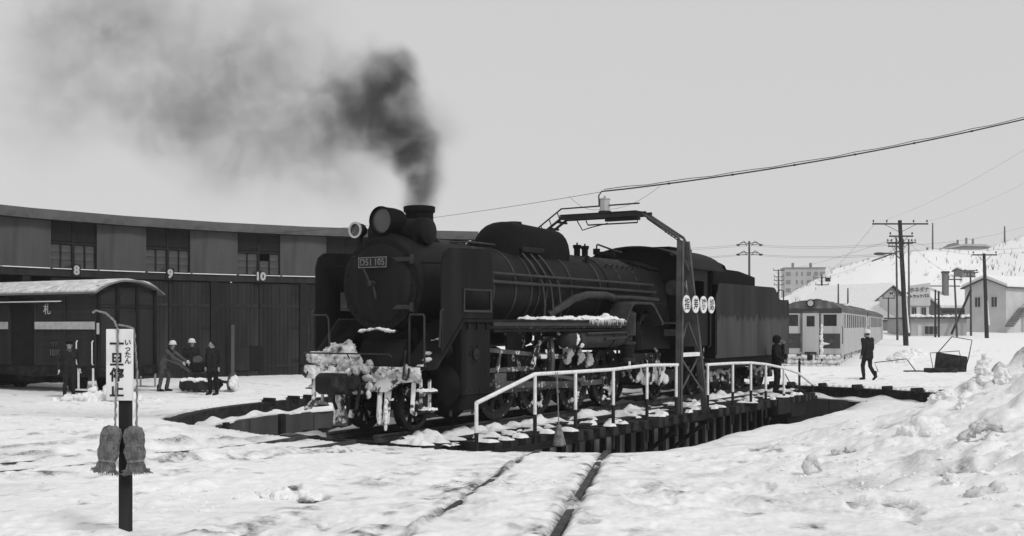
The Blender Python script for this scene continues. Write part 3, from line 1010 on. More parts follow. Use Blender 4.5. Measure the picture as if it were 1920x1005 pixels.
def lumpy(prof_pts, name, mat, parent, seed, amp=.05, sub=3, flip=True, sm=80):
    """snow or rime: overlapping balls remeshed into one crusty lump"""
    r_ = random.Random(seed)
    bm = bmesh.new()
    for (c, r) in prof_pts:
        r = (r, r, r) if isinstance(r, (int, float)) else r
        mt = Matrix.Translation((c[0], -c[1] if flip else c[1], c[2])) @ Matrix.Diagonal((r[0], r[1], r[2], 1))
        bmesh.ops.create_icosphere(bm, subdivisions=2, radius=1, matrix=mt)
    me = bpy.data.meshes.new(name)
    bm.to_mesh(me)
    bm.free()
    t = bpy.data.objects.new('tmp', me)
    COL.objects.link(t)
    rm = t.modifiers.new('r', 'REMESH')
    rm.mode = 'VOXEL'
    ext = max(max(c[0] + abs(rr if isinstance(rr, float) else rr[0]) for c, rr in prof_pts) - min(c[0] for c, rr in prof_pts), .3)
    rm.voxel_size = max(.016, min(.05, ext / 45))
    me2 = bpy.data.meshes.new_from_object(t.evaluated_get(bpy.context.evaluated_depsgraph_get()))
    bpy.data.objects.remove(t)
    n = len(me2.vertices)
    c_ = np.zeros(n * 3, dtype=np.float32)
    me2.vertices.foreach_get('co', c_)
    c_ = c_.reshape(-1, 3).astype(np.float64)
    nv = np.zeros(n * 3, dtype=np.float32)
    me2.vertices.foreach_get('normal', nv)
    nv = nv.reshape(-1, 3)
    from mathutils import noise as mn
    med = float(np.median([rr if isinstance(rr, float) else sorted(rr)[1] for c, rr in prof_pts]))
    f1 = .5 / max(med, .05)
    d = np.empty(n)
    for i_ in range(n):
        p_ = Vector(c_[i_]) + Vector((seed * 3.1, seed * 1.7, seed * .9))
        w_ = mn.voronoi(p_ * f1 * 2.2)[0]
        d[i_] = mn.fractal(p_ * f1 * .9, .6, 2.2, 6) * 1.5 + mn.fractal(p_ * f1 * 4.0, .6, 2.2, 3) * .45 + (w_[1] - w_[0]) * .5 - .25
    d *= max(amp, med * .38) * .75
    c_ += nv * d[:, None]
    me2.vertices.foreach_set('co', c_.astype(np.float32).ravel())
    me2.polygons.foreach_set('use_smooth', [True] * len(me2.polygons))
    me2.update()
    me2.materials.clear()
    return link(name, me2, mat, parent)


# boiler barrel with bands, smokebox, firebox
sb = LB(MB().lathe([(0, -2.86), (.84, -2.86), (.90, -2.80), (.90, -.75), (.885, -.74), (.885, -.6), (0, -.6)], (0, 0, BZ), (1, 0, 0), 48), 'smokebox', 'loco_black')
br = LB(MB().lathe([(0, -.62), (.84, -.62), (.845, 1.5), (.87, 4.2), (.87, 7.38), (0, 7.38)], (0, 0, BZ), (1, 0, 0), 48), 'boiler', 'loco_black')
for u, rr in ((-.45, .853), (.35, .855), (.95, .857), (1.25, .858), (1.55, .86), (2.6, .868), (3.9, .88), (5.0, .883), (5.9, .883)):
    LB(MB().lathe([(rr - .02, -.03), (rr, -.03), (rr, .03), (rr - .02, .03)], (u, 0, BZ), (1, 0, 0), 48), 'boiler_band', 'pipe_grey', br)
mb = MB()
prof = [(-1.18, 1.35)] + [(.88 * -math.cos(t) * 1.02, BZ + .88 * math.sin(t)) for t in np.linspace(0.0, math.pi, 15)] + [(1.18, 1.35), (.6, 1.0), (-.6, 1.0)]
prof = [(-1.0, 1.3), (-.98, 2.1)] + [(-.885 * math.cos(t), BZ + .885 * math.sin(t)) for t in np.linspace(.15, math.pi - .15, 15)] + [(.98, 2.1), (1.0, 1.3)]
mb.prism(prof, 'x', 4.3, 7.39)
LB(mb, 'firebox', 'loco_black', br)
for u in np.arange(4.6, 6.3, .28):
    for s in (1, -1):
        LB(MB().cyl((u, .62 * s, BZ + .60), (u, .68 * s, BZ + .68), .025, n=8), 'washout_plug', 'iron', br)
mb = MB()
mb.prism([(-.75, .55), (.75, .55), (.55, 1.85), (-.55, 1.85)], 'x', -2.55, -1.0)
LB(mb, 'smokebox_saddle', 'loco_black')

# smokebox front: ring with studs, domed door, hinges, dart handle, number plate
fr = LB(MB().lathe([(.70, -2.90), (.84, -2.90), (.84, -2.84), (.70, -2.84), (.70, -2.90)], (0, 0, BZ), (1, 0, 0), 48), 'smokebox_ring', 'loco_black')
for k in range(26):
    a = 2 * math.pi * k / 26
    LB(MB().cyl((-2.925, .77 * math.cos(a), BZ + .77 * math.sin(a)), (-2.89, .77 * math.cos(a), BZ + .77 * math.sin(a)), .018, n=6), 'stud', 'iron', fr)
door = LB(MB().lathe([(0, -3.07), (.2, -3.065), (.4, -3.04), (.6, -2.985), (.69, -2.94), (.72, -2.905), (.72, -2.87), (0, -2.87)], (0, 0, BZ), (1, 0, 0), 48), 'smokebox_door', 'loco_side')
LB(MB().cyl((-3.18, 0, BZ), (-3.06, 0, BZ), .05, n=12).beam((-3.15, -.02, BZ + .02), (-3.15, -.16, BZ + .26), .03, .025).beam((-3.12, .02, BZ), (-3.12, .1, BZ - .27), .03, .025), 'door_handle', 'pipe_grey', door)
for z in (BZ + .42, BZ - .42):
    LB(MB().beam((-3.0, -.2, z), (-2.96, .74, z), .03, .075).cyl((-2.95, .76, z - .08), (-2.95, .76, z + .08), .035, n=8), 'hinge', 'pipe_grey', door)
plate = LB(MB().box((-3.10, -.32, 2.90), (-3.075, .32, 3.09)), 'number_plate', 'plate_bg', door, bevel=.006)
for (a, b) in (((-3.108, -.32, 3.075), (-3.1, .32, 3.09)), ((-3.108, -.32, 2.90), (-3.1, .32, 2.915)), ((-3.108, -.32, 2.915), (-3.1, -.306, 3.075)), ((-3.108, .306, 2.915), (-3.1, .32, 3.075))):
    LB(MB().box(a, b), 'plate_border', 'plate_brass', plate, smooth=0)
# the front faces -u: seen from ahead the text runs towards +v = -y local
text('plate_letters', 'D51', 'plate_brass', plate, (-3.104, .145, 2.993), (0, -1, 0), (0, 0, 1), .165, .004, bold=.002)
text('plate_number', '105', 'plate_brass', plate, (-3.104, -.155, 2.993), (0, -1, 0), (0, 0, 1), .165, .004, bold=.002)

# chimney, feedwater heater, lamps
ch = LB(MB().lathe([(.47, 3.36), (.36, 3.48), (.275, 3.58), (.262, 3.95), (.268, 4.0), (.295, 4.0), (.30, 4.10), (.275, 4.11), (.235, 4.10), (.23, 3.5), (0, 3.5)], (-1.72, 0, 0), (0, 0, 1), 36), 'chimney', 'loco_soot')
LB(MB().cyl((-1.72, -.31, 3.94), (-1.72, -.27, 3.94), .03, n=8), 'chimney_bolt', 'iron', ch)
fw = LB(MB().lathe([(0, -.66), (.14, -.655), (.235, -.62), (.25, -.58), (.25, .58), (.235, .62), (.14, .655), (0, .66)], (-2.25, 0, 3.58), (0, 1, 0), 28), 'feedwater_heater', 'loco_black')
for v in (-.45, .45):
    LB(MB().ring((-2.25, v, 3.58), (0, 1, 0), .24, .262, .05, 28), 'heater_band', 'loco_black', fw)
    LB(MB().box((-2.5, v - .05, 3.3), (-2.1, v + .05, 3.5)), 'heater_bracket', 'loco_black', fw)
hl = LB(MB().lathe([(0, .42), (.15, .41), (.235, .34), (.25, .22), (.25, -.06), (.258, -.1), (.258, -.14), (.235, -.14), (.23, -.07), (0, -.05)], (-2.72, -.02, 3.76), (1, 0, 0), 32), 'headlamp', 'loco_soot')
LB(MB().lathe([(0, -.13), (.12, -.12), (.232, -.09), (.232, -.075), (0, -.075)], (-2.72, -.02, 3.76), (1, 0, 0), 28), 'lamp_glass', 'lens', hl)
LB(MB().box((-2.76, -.16, 3.40), (-2.40, .12, 3.54)), 'lamp_bracket', 'loco_black', hl)
h2 = LB(MB().lathe([(0, .2), (.08, .19), (.125, .12), (.13, .0), (.145, -.02), (.145, -.06), (.115, -.06), (.11, -.03), (0, -.03)], (-2.92, -.50, 3.60), (1, 0, 0), 24), 'auxiliary_lamp', 'loco_black')
LB(MB().lathe([(0, -.06), (.10, -.045), (.112, -.035), (0, -.035)], (-2.92, -.50, 3.60), (1, 0, 0), 20), 'lamp_glass', 'lens', h2)
LB(MB().ring((-2.98, -.50, 3.60), (1, 0, 0), .112, .148, .03, 24), 'lamp_rim', 'silver', h2)
LB(MB().beam((-2.85, -.50, 3.3), (-2.85, -.50, 3.48), .08, .06), 'lamp_bracket', 'loco_black', h2)

# long combined dome
mb = MB()
secs = []
for u in np.concatenate([np.linspace(.50, 1.25, 12), np.linspace(1.45, 2.9, 8), np.linspace(3.0, 3.36, 8)]):
    if u < 1.25:
        k = math.sqrt(max(0, 1 - ((1.25 - u) / .76) ** 2))
    elif u > 3.0:
        k = 1 - .55 * ((u - 3.0) / .36) ** 2
    else:
        k = 1
    ht = 3.3 + (4.05 - (u - 1.3) * .03 - 3.3) * k
    wd = .53 * (.45 + .55 * k)
    sec = []
    for t in np.linspace(0, math.pi, 15):
        c, s_ = math.cos(t), math.sin(t)
        sec.append((u, wd * (abs(c) ** .75) * (1 if c > 0 else -1), 3.15 + (ht - 3.15) * (s_ ** .5)))
    secs.append(sec)
vs = [p for s_ in secs for p in s_]
n = 15
fs = [(i * n + j, i * n + j + 1, (i + 1) * n + j + 1, (i + 1) * n + j) for i in range(len(secs) - 1) for j in range(n - 1)]
fs += [tuple(range(n)), tuple(range((len(secs) - 1) * n, len(secs) * n))]
mb.add(vs, fs)
dome = LB(mb, 'dome', 'loco_soot', smooth=50)
mb = MB()
mb.lathe([(0, 4.03), (.18, 4.035), (.17, 4.075), (0, 4.08)], (1.6, 0, 0), (0, 0, 1), 20)
LB(mb, 'sand_lid', 'loco_black', dome)
LB(MB().ring((2.45, 0, 3.3), (1, 0, 0), .5, .51, .03, 24), 'dome_seam', 'loco_black', dome)
for s in (1, -1):
    for k, u in enumerate((1.05, 1.38, 1.70)):
        LB(MB().tube([(u, .50 * s, 3.42), (u + .05, .72 * s, 3.15), (u + .2, .92 * s, 2.75), (u + .22, .97 * s, 2.3), (u + .2, .95 * s, 1.9)], .028, 6), 'sand_pipe', 'pipe_grey', dome)
    LB(MB().box((1.0, .45 * s, 3.38), (1.9, .60 * s, 3.5)), 'sand_box', 'loco_black', dome, bevel=.02)

# boiler-top fittings
for u in (4.42, 4.80):
    sv = LB(MB().lathe([(.09, 3.44), (.075, 3.5), (.075, 3.66), (.10, 3.70), (.10, 3.755), (.02, 3.76), (.02, 3.81), (0, 3.81)], (u, -.02, 0), (0, 0, 1), 14), 'safety_valve', 'loco_soot')
LB(MB().cyl((5.35, 0, 3.48), (5.35, 0, 3.60), .05).cyl((5.35, 0, 3.58), (5.35, 0, 3.72), .085, n=12), 'whistle', 'loco_soot')
LB(MB().tube([(5.35, 0, 3.72), (5.36, 0, 3.80), (5.45, -.02, 3.83), (6.6, -.1, 3.73), (6.9, -.1, 3.72)], .022, 6), 'whistle_pipe', 'pipe_grey')
gen = LB(MB().lathe([(0, 0), (.16, .02), (.17, .2), (.12, .26), (.14, .45), (.05, .5), (0, .5)], (6.25, -.45, 3.55), (0, 1, 0), 16), 'turbo_generator', 'loco_soot')
LB(MB().tube([(6.0, .3, 3.44), (6.2, .5, 3.40), (7.0, .62, 3.30), (7.9, .7, 3.25)], .05, 8), 'steam_turret', 'loco_soot')

# pipes and handrails along the boiler
for s in (1, -1):
    pts = [(-.9, .93 * s, 2.88), (6.5, .95 * s, 2.86)]
    hr = LB(MB().tube(pts, .028, 8), 'boiler_handrail', 'pipe_grey')
    for u in np.arange(-.6, 6.5, 1.1):
        LB(MB().cyl((u, .80 * s, 2.87), (u, .95 * s, 2.87), .03, n=8), 'handrail_stanchion', 'iron', hr)
    LB(MB().tube([(-.75, .91 * s, 2.72), (3.0, .93 * s, 2.70), (6.6, .97 * s, 2.68)], .035, 8), 'steam_pipe', 'pipe_grey')
    LB(MB().tube([(1.5, .90 * s, 2.08), (1.9, .98 * s, 2.25), (2.4, 1.03 * s, 2.45), (2.95, 1.05 * s, 2.54), (3.8, 1.05 * s, 2.55), (4.2, 1.04 * s, 2.50)], .085, 10), 'feed_pipe', 'pipe_grey')
    LB(MB().tube([(4.1, 1.04 * s, 2.50), (5.2, 1.06 * s, 2.52), (6.5, 1.08 * s, 2.5)], .05, 8), 'feed_pipe', 'pipe_grey')
    LB(MB().ball((4.2, 1.03 * s, 2.47), (.14, .1, .12)), 'check_valve', 'loco_black')
    LB(MB().tube([(5.8, 1.03 * s, 2.42), (6.9, 1.1 * s, 2.4)], .03, 6), 'injector_pipe', 'loco_black')
    LB(MB().tube([(-1.2, .35 * s, 3.46), (-.6, .36 * s, 3.50), (.3, .37 * s, 3.5)], .02, 6), 'top_handrail', 'pipe_grey')
    LB(MB().cyl((3.9, .5 * s, 3.28), (3.9, .54 * s, 3.46), .05).box((3.85, .44 * s, 3.2), (4.0, .56 * s, 3.34)), 'clack_box', 'loco_black')

# running boards: sloped front, long middle, arched over the pump, rear length
for s in (1, -1):
    def S(lo, hi):
        return (lo * s, hi * s) if s > 0 else (hi * s, lo * s)
    a, b = S(.78, 1.45)
    mb = MB()
    mb.prism([(-3.42, 1.17), (-3.18, 1.17), (-2.34, 1.985), (-1.4, 1.985), (4.05, 1.985), (4.05, 1.93), (-2.32, 1.93), (-3.16, 1.115), (-3.42, 1.115)], 'y', a, b)
    rb = LB(mb, 'running_board', 'loco_side', smooth=0)
    a2, b2 = S(1.40, 1.455)
    LB(MB().box((-1.4, a2, 1.86), (4.05, b2, 1.929)), 'board_edge', 'pipe_grey', rb, smooth=0)
    mb = MB()
    arch = [(4.05, 1.90), (4.38, 2.30), (4.5, 2.36), (5.35, 2.36), (5.5, 2.30), (5.95, 1.93), (5.95, 1.88), (6.02, 1.88), (6.02, 1.96), (5.54, 2.36), (5.38, 2.42), (4.46, 2.42), (4.32, 2.35), (4.05, 1.985)]
    mb.prism(arch, 'y', *S(.95, 1.45))
    LB(mb, 'board_arch', 'pipe_grey', rb, smooth=0)
    mb = MB().box((6.02, a, 1.90), (7.4, b, 1.955))
    mb.box((6.05, S(1.42, 1.45)[0], 1.62), (7.35, S(1.42, 1.45)[1], 1.78))
    LB(mb, 'board_rear', 'loco_side', rb, smooth=0)
    # smoke deflector: plate with a window, stiffened edge, hand grip
    dv0, dv1 = S(1.42, 1.445)
    outer = [(-3.0, 1.40), (-3.0, 2.95), (-2.93, 3.13), (-2.78, 3.22), (-1.62, 3.26), (-1.47, 3.19), (-1.40, 3.04), (-1.40, 2.0), (-2.38, 2.0)]
    mb = MB()
    w0, w1, z0, z1 = -2.32, -1.50, 2.15, 2.50
    n_ = 4
    # plate as pieces round the window
    mb.prism([(-3.0, 1.40), (-3.0, 2.95), (-2.93, 3.13), (-2.78, 3.22), (w0, 3.235), (w0, 2.0), (-2.38, 2.0)], 'y', dv0, dv1)
    mb.prism([(w0, 3.235), (-1.62, 3.26), (w1, 3.21), (w1, z1), (w0, z1)], 'y', dv0, dv1)
    mb.prism([(w0, z0), (w1, z0), (w1, 2.0), (w0, 2.0)], 'y', dv0, dv1)
    mb.prism([(w1, 3.21), (-1.47, 3.19), (-1.40, 3.04), (-1.40, 2.0), (w1, 2.0)], 'y', dv0, dv1)
    df = LB(mb, 'smoke_deflector', 'loco_side', smooth=0)
    e0, e1 = S(1.446, 1.462)
    mb = MB()
    mb.box((w0 - .04, e0, z0 - .04), (w1 + .04, e1, z0 + .0)).box((w0 - .04, e0, z1), (w1 + .04, e1, z1 + .03)).box((w0 - .04, e0, z0), (w0, e1, z1)).box((w1, e0, z0), (w1 + .04, e1, z1))
    LB(mb, 'window_frame', 'pipe_grey', df, smooth=0)
    LB(MB().box((-1.44, S(1.405, 1.42)[0], 2.0), (-1.38, S(1.405, 1.42)[1], 3.05)), 'edge_bar', 'loco_black', df, smooth=0)
    LB(MB().tube([(-3.05, 1.43 * s, 1.5), (-3.06, 1.47 * s, 2.12), (-3.0, 1.47 * s, 2.15)], .018, 6), 'hand_grip', 'pipe_grey', df)
    for u in (-2.75, -1.6):
        LB(MB().tube([(u, 1.42 * s, 2.95), (u, .84 * s, 2.98)], .018, 6), 'deflector_stay', 'loco_black', df)
    # corner handrail
    LB(MB().tube([(-3.30, 1.30 * s, 1.17), (-3.32, 1.31 * s, 2.02), (-3.3, 1.27 * s, 2.06), (-3.25, .95 * s, 2.06), (-3.22, .92 * s, 2.0), (-3.2, .9 * s, 1.2)], .018, 6), 'front_handrail', 'pipe_grey')
    # cylinder block with covers
    mb = MB()
    c0, c1 = S(.62, 1.42)
    mb.box((-2.36, c0, .62), (-1.44, c1, 1.92))
    cy = LB(mb, 'cylinder_block', 'loco_side', bevel=.02, smooth=0)
    LB(MB().prism([(.70 * s, .62), (1.05 * s, .36), (1.30 * s, .36), (1.42 * s, .62)], 'x', -2.34, -1.46), 'cylinder_belly', 'loco_side', cy, smooth=0)
    LB(MB().lathe([(0, -2.52), (.2, -2.5), (.30, -2.42), (.36, -2.37), (.36, -2.355), (0, -2.355)], (0, 1.03 * s, .80), (1, 0, 0), 28), 'cylinder_cover', 'loco_black', cy)
    LB(MB().lathe([(0, -2.5), (.12, -2.5), (.17, -2.42), (.2, -2.355), (0, -2.355)], (0, 1.03 * s, 1.42), (1, 0, 0), 24), 'valve_cover', 'loco_black', cy)
    LB(MB().lathe([(0, -1.43), (.2, -1.43), (.2, -1.38), (.08, -1.3), (.08, -1.1), (0, -1.1)], (0, 1.03 * s, 1.42), (1, 0, 0), 20), 'valve_gland', 'rod_steel', cy)
    LB(MB().lathe([(0, -1.43), (.30, -1.43), (.30, -1.38), (.1, -1.3), (.1, -1.2), (0, -1.2)], (0, 1.03 * s, .72), (1, 0, 0), 20), 'piston_gland', 'rod_steel', cy)
    LB(MB().lathe([(0, 1.42), (.09, 1.42), (.10, 1.46), (.06, 1.47), (.03, 1.5), (0, 1.5)], (-1.96, 0, 1.36), (0, s, 0), 16), 'valve_plug', 'iron', cy)
    for k in range(6):
        a_ = k * math.pi / 3
        LB(MB().cyl((-1.96 + .16 * math.cos(a_), 1.415 * s, 1.36 + .16 * math.sin(a_)), (-1.96 + .16 * math.cos(a_), 1.445 * s, 1.36 + .16 * math.sin(a_)), .022, n=6), 'bolt', 'iron', cy)
    for u in np.arange(-2.28, -1.45, .16):
        LB(MB().cyl((u, 1.415 * s, .70), (u, 1.432 * s, .70), .016, n=6), 'bolt', 'iron', cy)
    for u in (-2.2, -1.9, -1.6):
        LB(MB().beam((u, 1.43 * s, 1.92), (u, 1.43 * s, 1.80), .05, .03), 'board_bracket', 'loco_black', cy)
    LB(MB().cyl((-2.28, 1.12 * s, .25), (-2.28, 1.12 * s, .40), .025).cyl((-1.6, 1.12 * s, .25), (-1.6, 1.12 * s, .40), .025), 'drain_cock', 'rod_steel', cy)

# ------------------------------------------------------------------ frame, wheels, rods
LB(MB().prism([(-3.3, .95), (-3.3, 1.15), (6.6, 1.2), (7.9, 1.05), (7.9, .75), (5.2, .8), (-2.2, .62), (-2.6, .80)], 'y', .42, .47).prism([(-3.3, .95), (-3.3, 1.15), (6.6, 1.2), (7.9, 1.05), (7.9, .75), (5.2, .8), (-2.2, .62), (-2.6, .80)], 'y', -.47, -.42), 'frame_plates', 'girder_dark', smooth=0)
mb = MB()
for u in (-3.0, -2.0, -.75, .75, 2.3, 3.9, 5.4, 6.6):
    mb.box((u - .05, -.419, .70), (u + .05, .419, 1.15))
LB(mb, 'frame_stretchers', 'girder_dark', smooth=0)


def wheel(u, r, s, boxpok, parent, v=.56, nsp=8, rot=0.0):
    w = LB(MB().lathe([(r - .10, -.065), (r, -.065), (r, .055), (r - .07, .065), (r - .10, .06), (r - .10, -.065)], (u, v * s, r), (0, s, 0), 40), 'wheel', 'tyre_rim', parent)
    LB(MB().lathe([(r - .12, -.075), (r + .028, -.078), (r + .028, -.066), (r - .12, -.066)], (u, v * s, r), (0, s, 0), 40), 'flange', 'tyre_rim', w)
    if boxpok:
        # cast disc wheel with rounded openings: hub disc, rim and thick box spokes
        LB(MB().lathe([(0, -.05), (.30, -.05), (.30, .05), (.17, .075), (0, .075)], (u, v * s, r), (0, s, 0), 28), 'wheel_centre', 'wheel_steel', w)
        LB(MB().ring((u, v * s, r), (0, s, 0), r - .20, r - .098, .10, 36), 'wheel_rim', 'wheel_steel', w)
        mb = MB()
        for k in range(nsp):
            a = rot + 2 * math.pi * k / nsp
            c, q = math.cos(a), math.sin(a)
            mb.beam((u + .26 * c, v * s, r + .26 * q), (u + (r - .15) * c, v * s, r + (r - .15) * q), .155 if k else .34, .085, (0, 1, 0))
        LB(mb, 'spokes', 'wheel_steel', w, bevel=.02)
        a = rot + math.pi
        poly = [(u + (r - .12) * math.cos(a + t), r + (r - .12) * math.sin(a + t)) for t in np.linspace(-.62, .62, 9)] + [(u + .30 * math.cos(a + .5), r + .30 * math.sin(a + .5)), (u + .30 * math.cos(a - .5), r + .30 * math.sin(a - .5))]
        LB(MB().prism(poly, 'y', v * s - .055 if s > 0 else v * s - .062, v * s + .062 if s > 0 else v * s + .055), 'counterweight', 'wheel_steel', w, smooth=0)
    else:
        LB(MB().lathe([(0, -.06), (.12, -.06), (.12, .06), (.07, .09), (0, .09)], (u, v * s, r), (0, s, 0), 16), 'hub', 'wheel_steel', w)
        mb = MB()
        for k in range(nsp):
            a = rot + 2 * math.pi * k / nsp
            c, q = math.cos(a), math.sin(a)
            mb.beam((u + .10 * c, v * s, r + .10 * q), (u + (r - .08) * c, v * s, r + (r - .08) * q), .075, .06, (0, 1, 0))
        LB(mb, 'spokes', 'wheel_steel', w, bevel=.012)
    return w


CRANK = R(200)
CR = .33
for u in (0, 1.55, 3.1, 4.65):
    LB(MB().cyl((u, -.5, .70), (u, .5, .70), .09, n=14), 'axle', 'iron')
    for s in (1, -1):
        wheel(u, .70, s, True, loco, nsp=7, rot=CRANK if s > 0 else CRANK + math.pi / 2)
for u, r in ((-2.67, .43), (7.3, .43)):
    LB(MB().cyl((u, -.5, r), (u, .5, r), .08, n=14), 'axle', 'iron')
    for s in (1, -1):
        wheel(u, r, s, False, loco, nsp=9, rot=.2)
for s in (1, -1):
    ck = CRANK if s > 0 else CRANK + math.pi / 2
    du, dz = CR * math.cos(ck), CR * math.sin(ck)
    vo = .72 * s
    mb = MB()
    for u in (0, 1.55, 3.1):
        mb.beam((u + du, vo, .70 + dz), (u + 1.55 + du, vo, .70 + dz), .05, .11)
    for u in (0, 1.55, 3.1, 4.65):
        mb.cyl((u + du, vo - .045, .70 + dz), (u + du, vo + .045, .70 + dz), .12, n=18)
    sr = LB(mb, 'side_rod', 'rod_steel')
    for u in (0, 1.55, 3.1, 4.65):
        LB(MB().cyl((u + du, .58 * s, .70 + dz), (u + du, .80 * s, .70 + dz), .065, n=14), 'crank_pin', 'iron', sr)
    xh = -.55
    # main rod from crosshead to the third driver
    mr = LB(MB().beam((xh, .88 * s, .74), (3.1 + du, .88 * s, .70 + dz), .055, .13).cyl((3.1 + du, .84 * s, .70 + dz), (3.1 + du, .93 * s, .70 + dz), .15, n=18).cyl((xh, .84 * s, .74), (xh, .93 * s, .74), .11, n=16), 'main_rod', 'rod_steel')
    LB(MB().cyl((-1.3, .98 * s, .74), (xh, .98 * s, .74), .045, n=10), 'piston_rod', 'rod_steel')
    LB(MB().box((xh - .2, min(.90 * s, 1.08 * s), .62), (xh + .2, max(.90 * s, 1.08 * s), .96)), 'crosshead', 'rod_steel', bevel=.02)
    LB(MB().box((-1.40, min(.93 * s, 1.05 * s), .97), (.55, max(.93 * s, 1.05 * s), 1.06)), 'slide_bar', 'rod_steel', bevel=.01)
    # expansion link bracket, caked with ice
    for (p_, q_, w_) in (((.78, 1.62), (1.95, 1.62), .07), ((.74, 1.25), (1.95, 1.22), .10), ((.80, 1.62), (.74, 1.25), .07), ((1.30, 1.60), (1.30, 1.26), .07), ((1.93, 1.62), (1.95, 1.22), .08), ((.55, 1.0), (.76, 1.3), .08), ((1.55, 1.6), (1.75, 1.9), .07), ((.9, 1.62), (.85, 1.92), .07)):
        LB(MB().beam((p_[0], 1.07 * s, p_[1]), (q_[0], 1.07 * s, q_[1]), .10, w_), 'link_bracket', 'ice_patchy', bevel=.012, smooth=0)
    LB(MB().tube([(.45, 1.15 * s, 1.0), (.55, 1.16 * s, 1.3), (.72, 1.16 * s, 1.52), (.95, 1.16 * s, 1.62)], .05, 8), 'lifting_link', 'ice_patchy')
    LB(MB().prism([(1.18, .82), (1.30, .82), (1.36, 1.2), (1.30, 1.58), (1.18, 1.58), (1.24, 1.2)], 'y', *sorted((1.10 * s, 1.16 * s))), 'expansion_link', 'rod_steel')
    LB(MB().beam((-1.15, 1.1 * s, 1.42), (1.24, 1.1 * s, 1.25), .035, .08), 'radius_rod', 'rod_steel')
    LB(MB().beam((-.55, 1.05 * s, 1.40), (-.75, 1.05 * s, .55), .04, .07), 'combination_lever', 'rod_steel')
    LB(MB().beam((-.75, 1.05 * s, .58), (xh + .1, 1.05 * s, .64), .03, .05), 'union_link', 'rod_steel')
    LB(MB().beam((1.22, 1.18 * s, .86), (3.05 + du * .3, .98 * s, .78 + dz), .035, .07), 'eccentric_rod', 'rod_steel')
    LB(MB().beam((3.1 + du, .95 * s, .70 + dz), (3.1 + du * .35, .95 * s, .74), .06, .1), 'return_crank', 'rod_steel')
    LB(MB().box((-1.38, min(.62 * s, .85 * s), .95), (-1.30, max(.62 * s, .85 * s), 1.3)), 'slide_bar_yoke', 'iron')
    mb = MB()
    mb.prism([(-.05, 1.0), (.6, 1.0), (.66, 1.85), (.5, 1.92), (-.1, 1.92)], 'y', *sorted((.86 * s, .90 * s)))
    LB(mb, 'motion_plate', 'loco_frost', smooth=0)
    # brake shoes, hangers and sand pipe ends
    for u in (.78, 2.33, 3.88):
        b = LB(MB().beam((u, .56 * s, 1.1), (u - .02, .56 * s, .45), .06, .06).box((u - .1, min(.5 * s, .62 * s), .42), (u + .0, max(.5 * s, .62 * s), .78)), 'brake_hanger', 'loco_frost')
    # air reservoir under the board
    rs = LB(MB().lathe([(0, 1.50), (.12, 1.505), (.19, 1.56), (.205, 1.64), (.205, 4.0), (.19, 4.08), (.12, 4.12), (0, 4.125)], (0, 1.22 * s, 1.60), (1, 0, 0), 26), 'air_reservoir', 'pipe_grey')
    for u in (2.0, 3.5):
        LB(MB().ring((u, 1.22 * s, 1.60), (1, 0, 0), .203, .215, .06, 26), 'reservoir_strap', 'loco_frost', rs)
    for z, v in ((1.84, 1.33), (1.77, 1.40)):
        LB(MB().tube([(-1.35, v * s, z), (4.0, v * s, z)], .03, 8), 'cooling_pipe', 'rod_steel' if z > 1.8 else 'loco_side')
    LB(MB().tube([(2.2, 1.46 * s, 1.70), (4.0, 1.46 * s, 1.72), (4.06, 1.46 * s, 1.66), (4.0, 1.46 * s, 1.60), (3.0, 1.46 * s, 1.58)], .028, 8), 'return_pipe', 'pipe_grey')
    # compressor / feed pump below the arch
    pm = LB(MB().lathe([(0, 1.02), (.17, 1.02), (.19, 1.06), (.19, 1.12), (.15, 1.14), (.16, 1.42), (.20, 1.44), (.20, 1.50), (.12, 1.52), (.12, 1.62), (.2, 1.64), (.2, 2.08), (.21, 2.10), (.21, 2.16), (.1, 2.22), (0, 2.22)], (4.62, 1.18 * s, 0), (0, 0, 1), 22), 'air_pump', 'pipe_grey')
    for k in range(6):
        LB(MB().ring((4.62, 1.18 * s, 1.17 + .045 * k), (0, 0, 1), .15, .185, .016, 20), 'cooling_fin', 'loco_side', pm)
    LB(MB().lathe([(0, 1.3), (.12, 1.3), (.13, 1.75), (.08, 1.8), (.08, 1.95), (0, 1.95)], (5.2, 1.15 * s, 0), (0, 0, 1), 18), 'feed_pump', 'loco_side')
    LB(MB().tube([(5.2, 1.2 * s, 1.9), (5.3, 1.25 * s, 2.1), (5.6, 1.2 * s, 2.15), (5.7, 1.1 * s, 2.3)], .04, 8), 'pump_pipe', 'loco_black')
    LB(MB().tube([(4.5, 1.3 * s, 1.05), (4.45, 1.32 * s, .75), (4.7, 1.3 * s, .6)], .03, 8), 'pump_drain', 'rimed')
    # ash pan, trailing truck frame, cab steps
    LB(MB().prism([(5.3, 1.2), (6.9, 1.2), (6.7, .62), (5.6, .50)], 'y', *sorted((.3 * s, .98 * s))), 'ash_pan', 'loco_frost', smooth=0)
    LB(MB().prism([(5.9, .55), (6.2, .75), (8.2, .75), (8.3, .5), (7.8, .38), (6.8, .38)], 'y', *sorted((.68 * s, .76 * s))), 'trailing_frame', 'loco_frost', smooth=0)
    LB(MB().box((7.15, min(.7 * s, .86 * s), .32), (7.45, max(.7 * s, .86 * s), .58)), 'axle_box', 'loco_frost', bevel=.02)
    for k, (u, z) in enumerate(((6.2, 1.0), (6.45, 1.2), (5.85, .95), (6.65, .9))):
        LB(MB().tube([(u, 1.0 * s, z + .12), (u + .03, 1.06 * s, z + .05), (u - .08, 1.1 * s, z - .22), (u - .05, 1.05 * s, z - .5)], .03, 7), 'injector_drain', 'ice_patchy')
